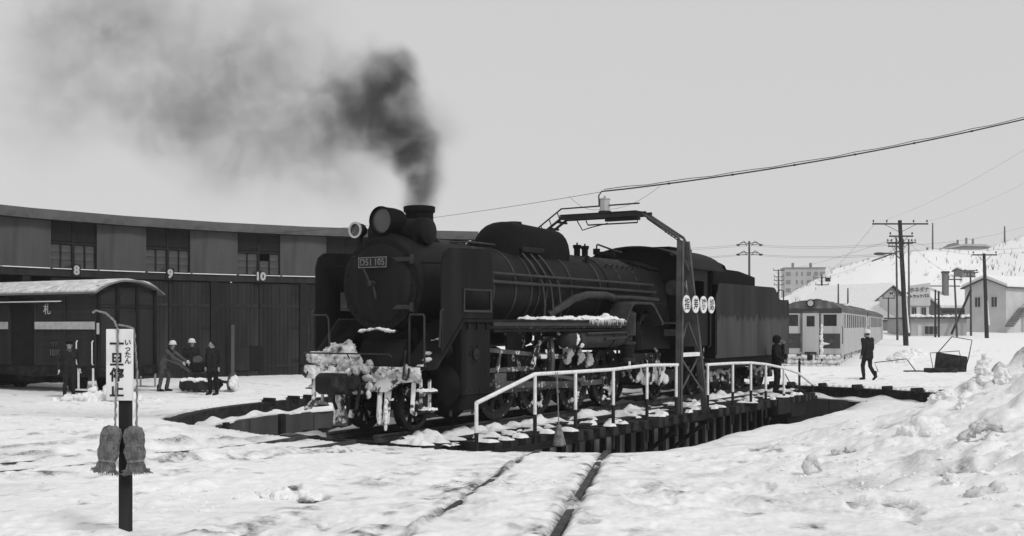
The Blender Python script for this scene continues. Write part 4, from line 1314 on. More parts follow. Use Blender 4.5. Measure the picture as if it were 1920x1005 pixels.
    lumpy([((5.55 + .14 * q, 1.0 * s, .60 + .07 * math.sin(q * 2.1)), (.13, .06, .10 + .03 * (q % 2))) for q in range(12)] + [((5.65 + .33 * q, 1.03 * s, .82 + .08 * (q % 2)), (.05, .04, .16)) for q in range(5)], 'frozen_snow', 'snow_cap', loco, 7 + s, .03)

# snow along the running board with icicles on its edge
lumpy([((.1 + .33 * q, 1.22, 1.995), (.26, .2, .035 + .02 * (q % 3))) for q in range(8)] + [((2.75 + .2 * q, 1.25, 2.0), (.24, .2, .09 - abs(q - 2.5) * .015)) for q in range(7)], 'board_snow', 'snow_cap', loco, 3, .03)
mb = MB()
for q in range(46):
    u = 2.3 + q * .038 + rnd.uniform(-.012, .012)
    L = rnd.uniform(.03, .13)
    mb.cyl((u, 1.462, 1.985), (u, 1.462, 1.985 - L), .009, .002, 5)
LB(mb, 'icicles', 'snow_cap')['kind'] = 'stuff'
lumpy([((1.62 + .16 * q, 1.15, 1.70 - .03 * q), (.16, .07, .05)) for q in range(5)] + [((1.85, 1.4, 1.60), (.05, .05, .15)), ((1.66, 1.2, 1.45), (.12, .1, .06)), ((2.1, 1.36, 1.45), (.06, .05, .06))], 'frozen_snow', 'snow_cap', loco, 12, .04)
for (u, z, w) in ((2.45, 1.28, .13), (2.95, 1.25, .1), (3.35, 1.2, .09)):
    lumpy([((u, .86, z), (w, .06, .1)), ((u - .05, .86, z - .14), (w * .7, .05, .1)), ((u + .08, .87, z - .1), (w * .5, .05, .14))], 'frozen_snow', 'snow_cap', loco, int(u * 10), .05)
for (u, z) in ((1.55, .25), (3.1, .22), (4.65, .2), (4.75, .42)):
    lumpy([((u - .1, .60, z), (.16, .04, .06)), ((u + .1, .60, z - .03), (.14, .04, .06)), ((u + .2, .6, z + .1), (.06, .03, .1))], 'frozen_snow', 'snow_cap', loco, int(u * 13), .05)

# ------------------------------------------------------------------ front end
beam = LB(MB().prism([(-1.30, 1.16), (-1.30, .93), (-.85, .88), (-.6, .72), (.6, .72), (.85, .88), (1.30, .93), (1.30, 1.16)], 'x', -3.46, -3.38), 'front_beam', 'rimed', bevel=.008, smooth=0)
LB(MB().box((-3.37, -.76, 1.085), (-2.6, .76, 1.112)).prism([(-3.0, 1.112), (-2.62, 1.112), (-2.62, 1.62), (-2.75, 1.62)], 'y', -.5, .5), 'front_deck', 'loco_black', smooth=0)
cp = LB(MB().box((-3.95, -.09, .76), (-3.46, .09, 1.0)).prism([(-3.98, .70), (-3.98, 1.06), (-4.18, 1.06), (-4.28, 1.0), (-4.28, .76), (-4.18, .70)], 'y', -.30, .20).box((-4.36, .1, .74), (-4.1, .26, 1.02)), 'coupler', 'iron', bevel=.02)
LB(MB().box((-3.50, -.28, .66), (-3.465, .28, 1.10)), 'coupler_plate', 'iron', beam, bevel=.01)
LB(MB().tube([(-3.55, -1.2, 1.38), (-3.56, .72, 1.38), (-3.56, .8, 1.34)], .016, 6), 'uncoupling_lever', 'pipe_grey')
LB(MB().tube([(-3.5, -1.25, 1.40), (-3.53, -1.26, 1.05), (-3.56, -1.22, .98), (-3.56, -1.14, .99), (-3.55, -1.12, 1.05)], .016, 6), 'lever_hook', 'iron')
LB(MB().tube([(-3.50, 1.05, 1.45), (-3.52, 1.02, 1.05), (-3.52, 1.0, .97), (-3.52, 1.08, .95), (-3.52, 1.12, 1.0), (-3.51, 1.13, 1.15)], .018, 6), 'lever_hook', 'iron')
for v in (-.2, .45):
    LB(MB().tube([(-3.56, v, 1.38), (-3.45, v, 1.25), (-3.42, v, 1.16)], .012, 6), 'lever_stay', 'iron')
# brake hoses
LB(MB().tube([(-3.48, .15, .86), (-3.62, .16, .84), (-3.70, .18, .65), (-3.66, .10, .42), (-3.62, -.02, .36)], .032, 8), 'brake_hose', 'iron')
LB(MB().cyl((-3.62, -.02, .40), (-3.62, -.06, .28), .055, n=10), 'hose_coupling', 'silver')
LB(MB().tube([(-3.47, -.45, .85), (-3.62, -.44, .8), (-3.66, -.42, .55), (-3.6, -.40, .4)], .03, 8), 'brake_hose', 'iron')
# steps at both front corners and guard irons
for s in (1, -1):
    st = LB(MB().beam((-3.3, 1.22 * s, .95), (-3.3, 1.22 * s, .42), .05, .03).beam((-3.05, 1.22 * s, .95), (-3.05, 1.22 * s, .42), .05, .03), 'step_hanger', 'rimed')
    for z in (.74, .42):
        LB(MB().box((-3.34, min(1.1 * s, 1.38 * s), z - .02), (-3.0, max(1.1 * s, 1.38 * s), z + .0)), 'step', 'iron', st)
        lumpy([((-3.25 + .1 * q, 1.24 * s, z + .015), (.1, .14, .035)) for q in range(3)], 'step_snow', 'snow_cap', st, int(z * 40) + s, .02)
    LB(MB().beam((-3.35, .56 * s, .80), (-3.42, .56 * s, .16), .12, .035), 'guard_iron', 'rimed')
    LB(MB().tube([(-3.36, 1.12 * s, .9), (-3.40, 1.12 * s, .5), (-3.45, 1.15 * s, .4), (-3.5, 1.25 * s, .38)], .04, 8), 'steam_hose', 'rimed')
    LB(MB().tube([(-3.4, .42 * s, .75), (-3.44, .42 * s, .3), (-3.4, .40 * s, .15)], .045, 8), 'heating_pipe', 'rimed')
    LB(MB().box((-2.85, min(.68 * s, .80 * s), .30), (-2.5, max(.68 * s, .80 * s), .58)), 'axle_box', 'loco_frost', bevel=.02)
    LB(MB().prism([(-3.2, .78), (-2.2, .70), (-2.1, .55), (-2.5, .60), (-2.85, .60), (-3.1, .65)], 'y', *sorted((.68 * s, .74 * s))), 'truck_frame', 'loco_frost', smooth=0)
# frozen snow packed over the front deck and beam
def crust(pts, mat, seed, amp=.03):
    return lumpy(pts, 'frozen_snow', mat, loco, seed, amp)


rr4 = random.Random(14)
blk = [((-3.22, v, 1.22 + .05 * math.sin(v * 9)), (.24, .16, .16)) for v in np.arange(-1.15, -.35, .11)]
blk += [((-3.12, v, 1.40 + .03 * math.sin(v * 15)), (.20, .15, .15)) for v in np.arange(-.98, -.5, .1)]
blk += [((-3.05, -.62, 1.48), (.16, .14, .12)), ((-3.1, -.9, 1.5), (.14, .12, .10)), ((-3.3, -.4, 1.25), (.2, .16, .14))]
crust(blk, 'sooty_snow', 21)
blk = []
for k in range(26):                                   # tumbling down over the coupler
    v = rr4.uniform(-.42, .25)
    blk.append(((-3.46 + rr4.uniform(-.10, .08), v, 1.30 - .30 * abs(v + .1) - rr4.uniform(0, .36)), (rr4.uniform(.05, .09), rr4.uniform(.06, .11), rr4.uniform(.05, .09))))
crust(blk, 'sooty_snow', 22)
crust([((-3.47, v, 1.02 + rr4.uniform(-.06, .10)), (.035, rr4.uniform(.07, .12), rr4.uniform(.05, .09))) for v in np.arange(.35, 1.28, .07)], 'sooty_snow', 23, .02)
crust([((-3.15 + .13 * k, 1.10 + rr4.uniform(-.15, .1), 1.16 + .11 * k), (.10, .12, .035)) for k in range(5)] + [((-3.1, .8 + .1 * k, 1.14), (.12, .1, .04)) for k in range(4)], 'dirty_snow', 27, .02)
crust([((-3.475, -1.25 + .075 * k, 1.03 + rr4.uniform(-.05, .07)), (.03, rr4.uniform(.07, .11), rr4.uniform(.06, .10))) for k in range(15)], 'snow_cap', 24, .02)
crust([((-3.7, -.1, .90), (.18, .12, .05)), ((-3.9, 0, 1.03), (.14, .10, .05)), ((-3.55, .3, .82), (.05, .07, .08)), ((-3.58, .3, .68), (.05, .05, .08)), ((-3.5, -.5, .74), (.05, .12, .05)), ((-3.5, .0, .70), (.05, .14, .04))], 'sooty_snow', 25, .02)
lumpy([((-2.98, -.34 + .085 * k, 1.825 - .012 * abs(k - 4)), (.07, .08, .025)) for k in range(9)], 'ledge_snow', 'snow_cap', loco, 26, .01)
for v, z, L_ in ((-.60, .16, 6), (-.44, .22, 5), (.42, .2, 5), (.56, .10, 6)):
    lumpy([((-3.43 + .01 * (q % 2), v + .008 * (q % 3), z + .09 * q), (.035, .035 + .01 * (q % 2), .06)) for q in range(L_)], 'icicle', 'snow_cap', loco, int(abs(v) * 100), .012)
LB(MB().box((-2.98, -.42, 1.76), (-2.85, .42, 1.80)), 'front_ledge', 'loco_black', smooth=0)

# ------------------------------------------------------------------ cab
CW = 1.36
mb = MB()
cw = []
# side walls with a window gap each
for s in (1, -1):
    a, b = sorted((CW * s, (CW - .03) * s))
    mb = MB()
    mb.box((7.445, a, 1.35), (8.95, b, 2.45)).box((7.445, a, 3.02), (8.95, b, 3.30)).box((7.445, a, 2.45), (7.55, b, 3.02)).box((8.0, a, 2.45), (8.12, b, 3.02)).box((8.72, a, 2.45), (8.95, b, 3.02))
    cs = LB(mb, 'cab_side', 'loco_side', smooth=0)
    e0, e1 = sorted((CW * s, (CW + .018) * s))
    LB(MB().box((7.40, e0, 2.41), (8.74, e1, 2.45)).box((7.40, e0, 3.02), (8.74, e1, 3.05)), 'window_frame', 'loco_black', cs, smooth=0)
    g0, g1 = sorted(((CW - .045) * s, (CW - .035) * s))
    LB(MB().box((7.55, g0, 2.45), (8.0, g1, 3.02)), 'pane', 'window_glass', cs, smooth=0)
    LB(MB().tube([(9.0, CW * s, 1.3), (9.04, (CW + .05) * s, 1.35), (9.04, (CW + .05) * s, 2.5), (9.0, CW * s, 2.55)], .018, 6), 'cab_handrail', 'pipe_grey', cs)
    st = LB(MB().beam((8.55, 1.25 * s, 1.35), (8.55, 1.25 * s, .45), .05, .04).beam((8.9, 1.25 * s, 1.35), (8.9, 1.25 * s, .45), .05, .04).box((8.5, min(1.15 * s, 1.38 * s), .44), (8.95, max(1.15 * s, 1.38 * s), .47)).box((8.5, min(1.15 * s, 1.38 * s), .88), (8.95, max(1.15 * s, 1.38 * s), .91)), 'cab_steps', 'loco_frost', cs)
def roofz(v):
    return 3.28 + .62 * math.sqrt(max(0, 1 - (v / 1.47) ** 2)) ** 1.0
arc = [(v, roofz(v)) for v in np.linspace(-1.46, 1.46, 25)]
front = [(-CW, 1.35)] + [(v * CW / 1.46, z - .04) for v, z in arc] + [(CW, 1.35)]
cf = LB(MB().prism(front, 'x', 7.40, 7.44), 'cab_front', 'loco_soot', smooth=0)
for s in (1, -1):
    LB(MB().lathe([(0, 7.36), (.19, 7.36), (.21, 7.40), (0, 7.40)], (0, 1.08 * s, 2.82), (1, 0, 0), 22), 'porthole', 'window_glass', cf)
    LB(MB().ring((7.38, 1.08 * s, 2.82), (1, 0, 0), .19, .225, .05, 22), 'porthole_rim', 'loco_black', cf)
roof_poly = arc + [(v, z - .05) for v, z in reversed(arc)]
rf = LB(MB().prism(roof_poly, 'x', 7.28, 9.85), 'cab_roof', 'loco_side', smooth=30)
LB(MB().box((7.9, .1, 3.86), (8.7, .75, 3.90)).box((7.95, .15, 3.78), (8.65, .7, 3.86)), 'roof_vent', 'loco_soot', rf)
LB(MB().lathe([(.06, 3.55), (.06, 3.80), (.10, 3.82), (.10, 3.87), (.05, 3.89), (.05, 3.97), (0, 3.98)], (9.1, .75, 0), (0, 0, 1), 14), 'roof_cowl', 'loco_soot', rf)
LB(MB().box((7.45, -1.3, 1.32), (8.95, 1.3, 1.37)).box((7.45, -1.32, 1.9), (7.5, 1.32, 3.2)), 'cab_floor', 'loco_soot', smooth=0)
for s in (1, -1):
    LB(MB().box((8.9, min(.55 * s, 1.33 * s), 1.37), (8.94, max(.55 * s, 1.33 * s), 3.2)), 'cab_rear', 'loco_soot', smooth=0)

# ------------------------------------------------------------------ tender (coupled, a vehicle of its own)
td = thing('locomotive_tender', 'grey black coal tender with streaked side coupled behind the locomotive cab', 'tender', (L0[0], L0[1], 0), ROT)


def TB(mb, name, mat, parent=None, **k):
    return mb.build(name, mat, parent or td, flip=True, **k)


TW = 1.37
for s in (1, -1):
    a, b = sorted((TW * s, (TW - .02) * s))
    pr = [(9.5, 1.0), (9.5, 2.55), (9.55, 2.70), (9.62, 2.76), (9.66, 2.85), (9.70, 2.96), (9.78, 3.01), (14.0, 3.01), (14.15, 2.985), (14.27, 2.92), (14.37, 2.80), (14.48, 2.70), (14.62, 2.655), (15.4, 2.64), (15.4, 1.0)]
    sd = TB(MB().prism(pr, 'y', a, b), 'tank_side', 'tender_side', smooth=0)
    e0, e1 = sorted((TW * s, (TW + .012) * s))
    TB(MB().box((9.5, e0, 1.0), (15.4, e1, 1.06)).box((9.5, e0, 1.06), (9.56, e1, 2.5)).box((15.33, e0, 1.06), (15.4, e1, 2.6)), 'rivet_strip', 'tender_side', sd, smooth=0)
    TB(MB().tube([(9.44, (TW + .04) * s, 1.1), (9.42, (TW + .05) * s, 1.2), (9.42, (TW + .05) * s, 2.3), (9.46, (TW + .02) * s, 2.35)], .018, 6), 'tender_handrail', 'iron', sd)
    TB(MB().tube([(15.42, 1.2 * s, 2.6), (15.43, 1.2 * s, 2.95), (15.36, 1.1 * s, 2.98), (15.3, 1.05 * s, 2.9), (15.3, 1.05 * s, 2.62)], .018, 6), 'rear_handrail', 'iron', sd)
    # coal boards
    TB(MB().prism([(9.7, 2.98), (9.7, 3.42), (11.6, 3.40), (12.9, 3.27), (12.9, 2.98)], 'y', *sorted((1.17 * s, 1.20 * s))), 'coal_board', 'loco_soot', smooth=0)
    # bogies
    for uc in (10.55, 14.05):
        fm = TB(MB().prism([(uc - 1.15, .50), (uc - 1.0, .66), (uc - .4, .62), (uc - .25, .78), (uc + .25, .78), (uc + .4, .62), (uc + 1.0, .66), (uc + 1.15, .50), (uc + .9, .36), (uc + .35, .30), (uc - .35, .30), (uc - .9, .36)], 'y', *sorted((.80 * s, .92 * s))), 'bogie_frame', 'loco_frost', bevel=.015, smooth=0)
        for u in (uc - .85, uc + .85):
            TB(MB().box((u - .16, min(.78 * s, .98 * s), .30), (u + .16, max(.78 * s, .98 * s), .58)), 'axle_box', 'loco_frost', fm, bevel=.02)
            w = TB(MB().lathe([(0, -.06), (.43, -.065), (.43, .055), (.36, .065), (.33, .03), (.14, .03), (.12, .08), (0, .08)], (u, .56 * s, .43), (0, s, 0), 32), 'wheel', 'wheel_steel')
            TB(MB().lathe([(.3, -.08), (.458, -.08), (.458, -.066), (.3, -.066)], (u, .56 * s, .43), (0, s, 0), 32), 'flange', 'tyre_rim', w)
        for q in (-.12, .12):
            TB(MB().tube([(uc + q + .05 * math.cos(t), .86 * s + .05 * math.sin(t), .42 + .02 * t) for t in np.arange(0, 15, .5)], .015, 5), 'spring', 'iron', fm)
        lumpy([((uc + dx, .93 * s, .60 + .05 * math.sin(dx * 7)), (.16, .06, .07)) for dx in np.arange(-.9, 1.0, .17)] + [((uc + dx, .95 * s, .42 + .06 * math.sin(dx * 9)), (.11, .05, .09)) for dx in (-.85, -.4, .1, .45, .9)], 'frozen_snow', 'sooty_snow', td, int(uc * 10) + s, .03)
    TB(MB().tube([(11.0, 1.15 * s, .85), (12.2, 1.2 * s, .82), (13.0, 1.2 * s, .84), (13.05, 1.2 * s, .76), (11.6, 1.2 * s, .74)], .022, 6), 'brake_pipe', 'iron')
for u in (9.7, 11.4, 13.2, 14.9):
    TB(MB().cyl((u, -.5, .43), (u, .5, .43), .07, n=12), 'axle', 'iron')
TB(MB().box((9.52, -1.349, 1.0), (15.36, 1.349, 2.60)).box((12.9, -1.2, 2.6), (14.0, 1.2, 2.95)), 'water_tank', 'loco_soot', smooth=0)
TB(MB().box((15.36, -1.37, 1.0), (15.4, 1.37, 2.66)), 'tank_rear', 'tender_side', smooth=0)
TB(MB().box((12.86, -1.17, 2.95), (12.9, 1.17, 3.27)).box((9.66, -1.17, 2.6), (9.70, 1.17, 3.3)), 'bunker_end', 'loco_soot', smooth=0)
TB(MB().box((9.4, -1.25, .86), (15.7, 1.25, .999)).box((9.4, 1.15, .70), (15.6, 1.22, .86)).box((9.4, -1.22, .70), (15.6, -1.15, .86)), 'underframe', 'girder_dark', smooth=0)
TB(MB().lathe([(0, 2.95), (.3, 2.95), (.3, 3.06), (.33, 3.07), (.33, 3.1), (0, 3.12)], (13.6, 0, 0), (0, 0, 1), 20), 'filler_lid', 'loco_soot')
TB(MB().lathe([(0, 0), (.11, .02), (.13, .1), (.09, .25), (0, .27)], (15.2, .2, 2.78), (1, 0, 0), 16).cyl((15.25, .2, 2.6), (15.25, .2, 2.75), .04), 'rear_lamp', 'loco_black')
TB(MB().box((15.4, -1.3, .75), (15.5, 1.3, 1.0)), 'rear_beam', 'iron')
TB(MB().box((15.5, -.1, .78), (15.9, .1, .98)).box((15.85, -.25, .72), (16.1, .2, 1.02)), 'rear_coupler', 'iron', bevel=.02)
TB(MB().box((15.35, .7, .7), (15.42, 1.2, .99)), 'step_plate', 'iron')
# coal heap: a bed of lumps
n1, n2 = 44, 30
us, vs_ = np.linspace(9.68, 12.88, n1), np.linspace(-1.165, 1.165, n2)
U, Vv = np.meshgrid(us, vs_)
hz = np.interp(U, [9.6, 10.2, 11.5, 12.9], [3.72, 3.78, 3.55, 3.1]) - .28 * (np.abs(Vv) / 1.17) ** 2.2
hz = hz + .16 * fbm(U, Vv, .28, 3, 9) + .06 * fbm(U, Vv, .1, 2, 10)
vv3 = np.stack([U.ravel(), Vv.ravel(), hz.ravel()], 1).tolist()
fs = [(i * n1 + j, i * n1 + j + 1, (i + 1) * n1 + j + 1, (i + 1) * n1 + j) for i in range(n2 - 1) for j in range(n1 - 1)]
o = TB(MB().add(vv3, fs), 'coal_heap', 'coal', smooth=0)
o['kind'] = 'stuff'

# ------------------------------------------------------------------ roundhouse
rh = thing('roundhouse', 'long dark engine shed with numbered doors 8, 9 and 10 curving round the yard', 'engine shed', (PC[0], PC[1], -.3))
BW = 2 * SHED_R * math.tan(SHED_STEP / 2)
ZB = -.15                    # local: floor below the snow; world z = local - .3
LZ = 4.0                     # lintel bottom, local
TOP = 6.42


def bay_pos(phi, rad=SHED_R):
    return (rad * math.cos(phi), rad * math.sin(phi), 0), phi - math.pi / 2


def leaf_mesh(w, z0, z1, name):
    mb = MB()
    mb.box((-w / 2, 0, z0), (w / 2, .05, z1))
    n = int(w / .165)
    for i in range(n):
        x0 = -w / 2 + w * i / n
        mb.box((x0 + .008, -.022, z0 + .02), (x0 + w / n - .008, -.001, z1 - .02))
    return mb.mesh(name, smooth=0)


def link_at(name, me, mat, parent, phi, dx=0, dy=0, rad=SHED_R, z=0):
    (x, y, _), rz = bay_pos(phi, rad)
    o = link(name, me, mat, parent)
    c, s = math.cos(rz), math.sin(rz)
    o.location = (x + c * dx - s * dy, y + s * dx + c * dy, z)
    o.rotation_euler = (0, 0, rz)
    return o


lw = BW / 2 - .16
me_leaf = leaf_mesh(lw, ZB, LZ - .04, 'door_leaf')
me_half = leaf_mesh(lw * .5, ZB, LZ - .04, 'door_leaf')
me_bar = MB().box((-lw / 2 + .02, -.05, -.06), (lw / 2 - .02, -.024, .06)).mesh('door_bar', smooth=0)
me_strap = MB().box((-.16, -.05, -.05), (.16, -.024, .05)).mesh('hinge', smooth=0)
me_post = MB().box((-.10, -.10, ZB), (.10, .12, LZ - .02)).box((-.16, -.11, ZB), (.16, -.085, LZ - .02)).mesh('post', smooth=0)
me_lintel = MB().box((-BW / 2 + .004, -.08, LZ), (BW / 2 - .004, .2, LZ + .27)).mesh('lintel', smooth=0)
me_lsnow = MB().box((-BW / 2 * .46, -.13, LZ + .275), (BW / 2 * .46, -.02, LZ + .30)).mesh('snow_line', smooth=0)
me_psnow = MB().box((-BW / 4 * .97, -.17, LZ + .275), (BW / 4 * .97, -.06, LZ + .305)).mesh('snow_line', smooth=0)
pw = BW * .52
me_panel = MB().box((-pw / 2, -.05, LZ + .31), (pw / 2, .0, TOP - .3)).mesh('wall_panel', smooth=0)
ww = BW * .5
me_win = MB()
me_win.box((-ww / 2, .0, LZ + .27), (-ww / 2 + .07, .12, TOP - .3)).box((ww / 2 - .07, 0, LZ + .27), (ww / 2, .12, TOP - .3)).box((-.05, 0, LZ + .27), (.05, .12, TOP - .3))
me_win.box((-ww / 2 + .07, 0, LZ + 1.22), (-.05, .12, LZ + 1.30)).box((.05, 0, LZ + 1.22), (ww / 2 - .07, .12, LZ + 1.30))
me_win.box((-ww / 2 + .07, .0, LZ + .27), (-.05, .12, LZ + .33)).box((.05, 0, LZ + .27), (ww / 2 - .07, .12, LZ + .33))
for sx in (-1, 1):
    me_win.box((sx * ww / 4 - .02 + .005 * sx, .03, LZ + .33), (sx * ww / 4 + .02 + .005 * sx, .10, LZ + 1.22))
me_win = me_win.mesh('window', smooth=0)
hw = ww / 2 - .12
pcw, pch = hw / 2 - .035, .89 / 3 - .02
me_pane = MB().box((-pcw / 2, 0, -pch / 2), (pcw / 2, .012, pch / 2)).mesh('pane', smooth=0)
me_slat = MB().beam((-hw / 2, 0, 0), (hw / 2, 0, 0), .02, .09, (0, -.6, 1)).mesh('louver_slat', smooth=0)
me_fascia = MB().prism([(-.40, TOP - .36), (-.46, TOP - .02), (-.46, TOP), (.3, TOP + .03), (.3, TOP - .36)], 'x', -BW / 2 * 1.0, BW / 2 * 1.0).mesh('fascia', smooth=0)
me_soffit = MB().box((-BW / 2 + .01, -.38, TOP - .372), (BW / 2 - .01, .1, TOP - .361)).mesh('soffit', smooth=0)
me_back = MB().box((-2.9, 0, ZB), (2.9, .2, TOP - .2)).mesh('back_wall', smooth=0)

for n in range(6, 13):
    ph = SHED_P9 + (9 - n) * SHED_STEP
    b = ph + SHED_STEP / 2
    link_at('post', me_post, 'shed_trim', rh, b, rad=SHED_R / math.cos(SHED_STEP / 2) - .03)
    p = link_at('wall_panel', me_panel, 'shed_panel', rh, b, dy=-.03, rad=SHED_R / math.cos(SHED_STEP / 2) - .02)
    link_at('snow_line', me_psnow, 'snow_cap', rh, b, rad=SHED_R / math.cos(SHED_STEP / 2))
    link_at('lintel', me_lintel, 'shed_door', rh, ph)
    link_at('snow_line', me_lsnow, 'snow_cap', rh, ph)
    w = link_at('window', me_win, 'shed_trim', rh, ph, dy=.05)
    for sx in (-1, 1):
        for ci in range(2):
            for ri in range(3):
                if rnd.random() < .04:
                    continue
                q = link('pane', me_pane, 'window_glass', w)
                q.location = (sx * (ww / 4 - .012) + (ci - .5) * (pcw + .055), .06, LZ + .33 + pch / 2 + .01 + ri * (pch + .015))
                q.rotation_euler = (rnd.uniform(-.03, .03), 0, rnd.uniform(-.03, .03))
        for k in range(9):
            q = link('louver_slat', me_slat, 'louver', w)
            q.location = (sx * (ww / 4 - .01), .05, LZ + 1.36 + k * .082)
    link_at('fascia', me_fascia, 'shed_fascia', rh, ph, rad=SHED_R)
    link_at('soffit', me_soffit, 'shed_trim', rh, ph)
    link_at('back_wall', me_back, 'shed_dark', rh, ph, rad=36)
    if n >= 9 or n == 8:
        for sx in (-1, 1):
            half = (n == 8 and sx < 0)
            dl = link_at('door_leaf', me_half if half else me_leaf, 'shed_door', rh, ph, dx=sx * (lw / 2 + .015) if not half else -lw * .26, dy=.02)
            if not half:
                for z in (.45, 3.0):
                    q = link('door_bar', me_bar, 'shed_door', dl)
                    q.location = (0, 0, z)
                for z in (.5, 1.9, 3.4):
                    q = link('hinge', me_strap, 'shed_trim', dl)
                    q.location = (sx * (lw / 2 - .17), 0, z + .16)
    # number boards
    if n in (8, 9, 10, 11, 12):
        nb = link_at('number_board', MB().box((-.17, -.03, -.24), (.17, 0, .24)).mesh('number_board', smooth=0), 'shed_trim', rh, ph, dy=-.14, z=LZ + .23)
        text('number', str(n), 'number_paint', nb, (0, -.035, 0), (1, 0, 0), (0, 0, 1), .46, .003, bold=.022)
# dark box standing in for the shade of an opening in door 10, a notice and a stump post
ph = SHED_P9 - SHED_STEP
op = link_at('dark_opening', MB().box((-.30, -.06, .28), (.30, -.03, 1.30)).mesh('dark_opening', smooth=0), 'shed_dark', rh, ph, dx=-.12)
link_at('hatch_board', MB().box((-.36, -.07, .28), (.36, -.03, 1.26)).mesh('hatch_board', smooth=0), 'shed_door', rh, ph, dx=-.80)
link_at('stump_post', MB().box((-.07, -.6, .0), (.07, -.46, 2.2)).mesh('stump_post', smooth=0), 'shed_panel', rh, ph, dx=-1.35)
link_at('notice', MB().box((-.08, -.06, 1.9), (.08, -.05, 2.2)).mesh('notice', smooth=0), 'sign_white', rh, SHED_P9, dx=-1.0)
# roof over all bays
a0, a1 = SHED_P9 - 3.5 * SHED_STEP, SHED_P9 + 3.5 * SHED_STEP
mb = MB()
for n in range(6, 13):
    ph = SHED_P9 + (9 - n) * SHED_STEP
    q = []
    for ang in (ph - SHED_STEP / 2 + .0004, ph + SHED_STEP / 2 - .0004):
        for rad, z in ((SHED_R + .25, TOP + .02), (38.6, TOP - .6)):
            k = rad / math.cos(SHED_STEP / 2)
            q.append((k * math.cos(ang), k * math.sin(ang), z))
    vs = [q[0], q[1], q[3], q[2]] + [(x, y, z - .12) for x, y, z in (q[0], q[1], q[3], q[2])]
    MB().add(vs, [(0, 1, 2, 3), (7, 6, 5, 4), (0, 4, 5, 1), (1, 5, 6, 2), (2, 6, 7, 3), (3, 7, 4, 0)]).build('roof', 'shed_trim', rh, smooth=0)
for ang, nm in ((a0, 'end_wall'), (a1, 'end_wall')):
    c, s = math.cos(ang), math.sin(ang)
    MB().beam((24.4 * c, 24.4 * s, 3.0), (36 * c, 36 * s, 3.0), .2, 6.2).build(nm, 'shed_door', rh, smooth=0)
mb = MB()
poly = [(r_ * math.cos(a), r_ * math.sin(a)) for r_, seq in ((24.3, np.linspace(a0, a1, 20)), (36.2, np.linspace(a1, a0, 20))) for a in seq]
mb.prism(poly, 'z', -.3, .12)
mb.build('floor_slab', 'shed_dark', rh, smooth=0)

# ------------------------------------------------------------------ goods brake van
PW = R(148)
wg = thing('brake_van', 'dark wooden brake van with a pale waist stripe standing before the engine shed', 'railway wagon', (-12.22, 35.85, -.35), PW)
HWD = 1.14
EZ = 3.12                  # eaves
LEN = 8.2
for s in (1, -1):
    mb = MB()
    # boards of the side, with the doorway left open
    z = .95
    segs = [(0, 3.05), (4.35, LEN)]
    side = MB()
    for a, b in segs:
        side.box((a, min(s * HWD, s * (HWD - .04)), .93), (b, max(s * HWD, s * (HWD - .04)), EZ))
    sd = side.build('side_wall', 'wagon_body', wg, smooth=0)
    while z < EZ - .1:
        for a, b in segs:
            MB().box((a + .02, min(s * (HWD + .001), s * (HWD + .018)), z + .006), (b - .02, max(s * (HWD + .001), s * (HWD + .018)), z + .194)).build('board', 'wagon_body', sd, smooth=0)
        z += .2
    for x in (0.04, 1.5, 2.98, 4.42, 6.0, LEN - .04):
        MB().beam((x, s * (HWD + .035), .93), (x, s * (HWD + .035), EZ), .09, .04, (0, 1, 0)).build('side_stanchion', 'wagon_body', sd, smooth=0)
    for a, b in ((.02, 3.0), (4.4, LEN - .05)):
        MB().box((a, min(s * (HWD + .058), s * (HWD + .062)), 2.10), (b, max(s * (HWD + .058), s * (HWD + .062)), 2.34)).build('stripe', 'wagon_stripe', sd, smooth=0)
    MB().box((3.05, min(s * (HWD - .10), s * (HWD - .06)), .93), (4.35, max(s * (HWD - .10), s * (HWD - .06)), EZ)).build('dark_doorway', 'shed_dark', sd, smooth=0)  # dark sheet: the shade in the open doorway put into colour
    rl = MB().box((1.6, min(s * (HWD + .04), s * (HWD + .10)), EZ - .20), (5.4, max(s * (HWD + .04), s * (HWD + .10)), EZ - .15)).build('door_rail', 'iron', sd, smooth=0)
    MB().box((1.62, min(s * (HWD + .05), s * (HWD + .11)), EZ - .149), (5.38, max(s * (HWD + .05), s * (HWD + .11)), EZ - .115)).build('rail_snow', 'snow_cap', rl, smooth=0)
    MB().box((0, min(s * (HWD - .12), s * (HWD - .02)), .68), (LEN, max(s * (HWD - .12), s * (HWD - .02)), .92)).build('solebar', 'iron', wg, smooth=0)
    for x in (.10, .85):
        MB().tube([(x, s * (HWD + .06), 1.0), (x, s * (HWD + .10), 1.05), (x, s * (HWD + .10), 1.7), (x, s * (HWD + .06), 1.75)], .02, 6).build('grab_rail', 'white_paint', wg)
    MB().beam((.10, s * 1.2, .9), (.10, s * 1.2, .2), .05, .04).beam((.80, s * 1.2, .9), (.80, s * 1.2, .2), .05, .04).box((.05, min(s * 1.08, s * 1.3), .2), (.85, max(s * 1.08, s * 1.3), .24)).build('footstep', 'white_paint', wg)
    for x in (1.7, 6.3):
        w = MB().lathe([(0, -.06), (.43, -.065), (.43, .055), (.36, .065), (.33, .03), (.14, .03), (.12, .08), (0, .08)], (x, .56 * s, .43), (0, s, 0), 28).build('wheel', 'iron', wg)
        MB().box((x - .18, min(s * .70, s * .92), .30), (x + .18, max(s * .70, s * .92), .62)).build('axle_box', 'iron', wg)
        MB().prism([(x - .55, .66), (x - .2, .56), (x + .2, .56), (x + .55, .66), (x + .55, .69), (x - .55, .69)], 'y', *sorted((s * .78, s * .86))).build('leaf_spring', 'iron', wg)
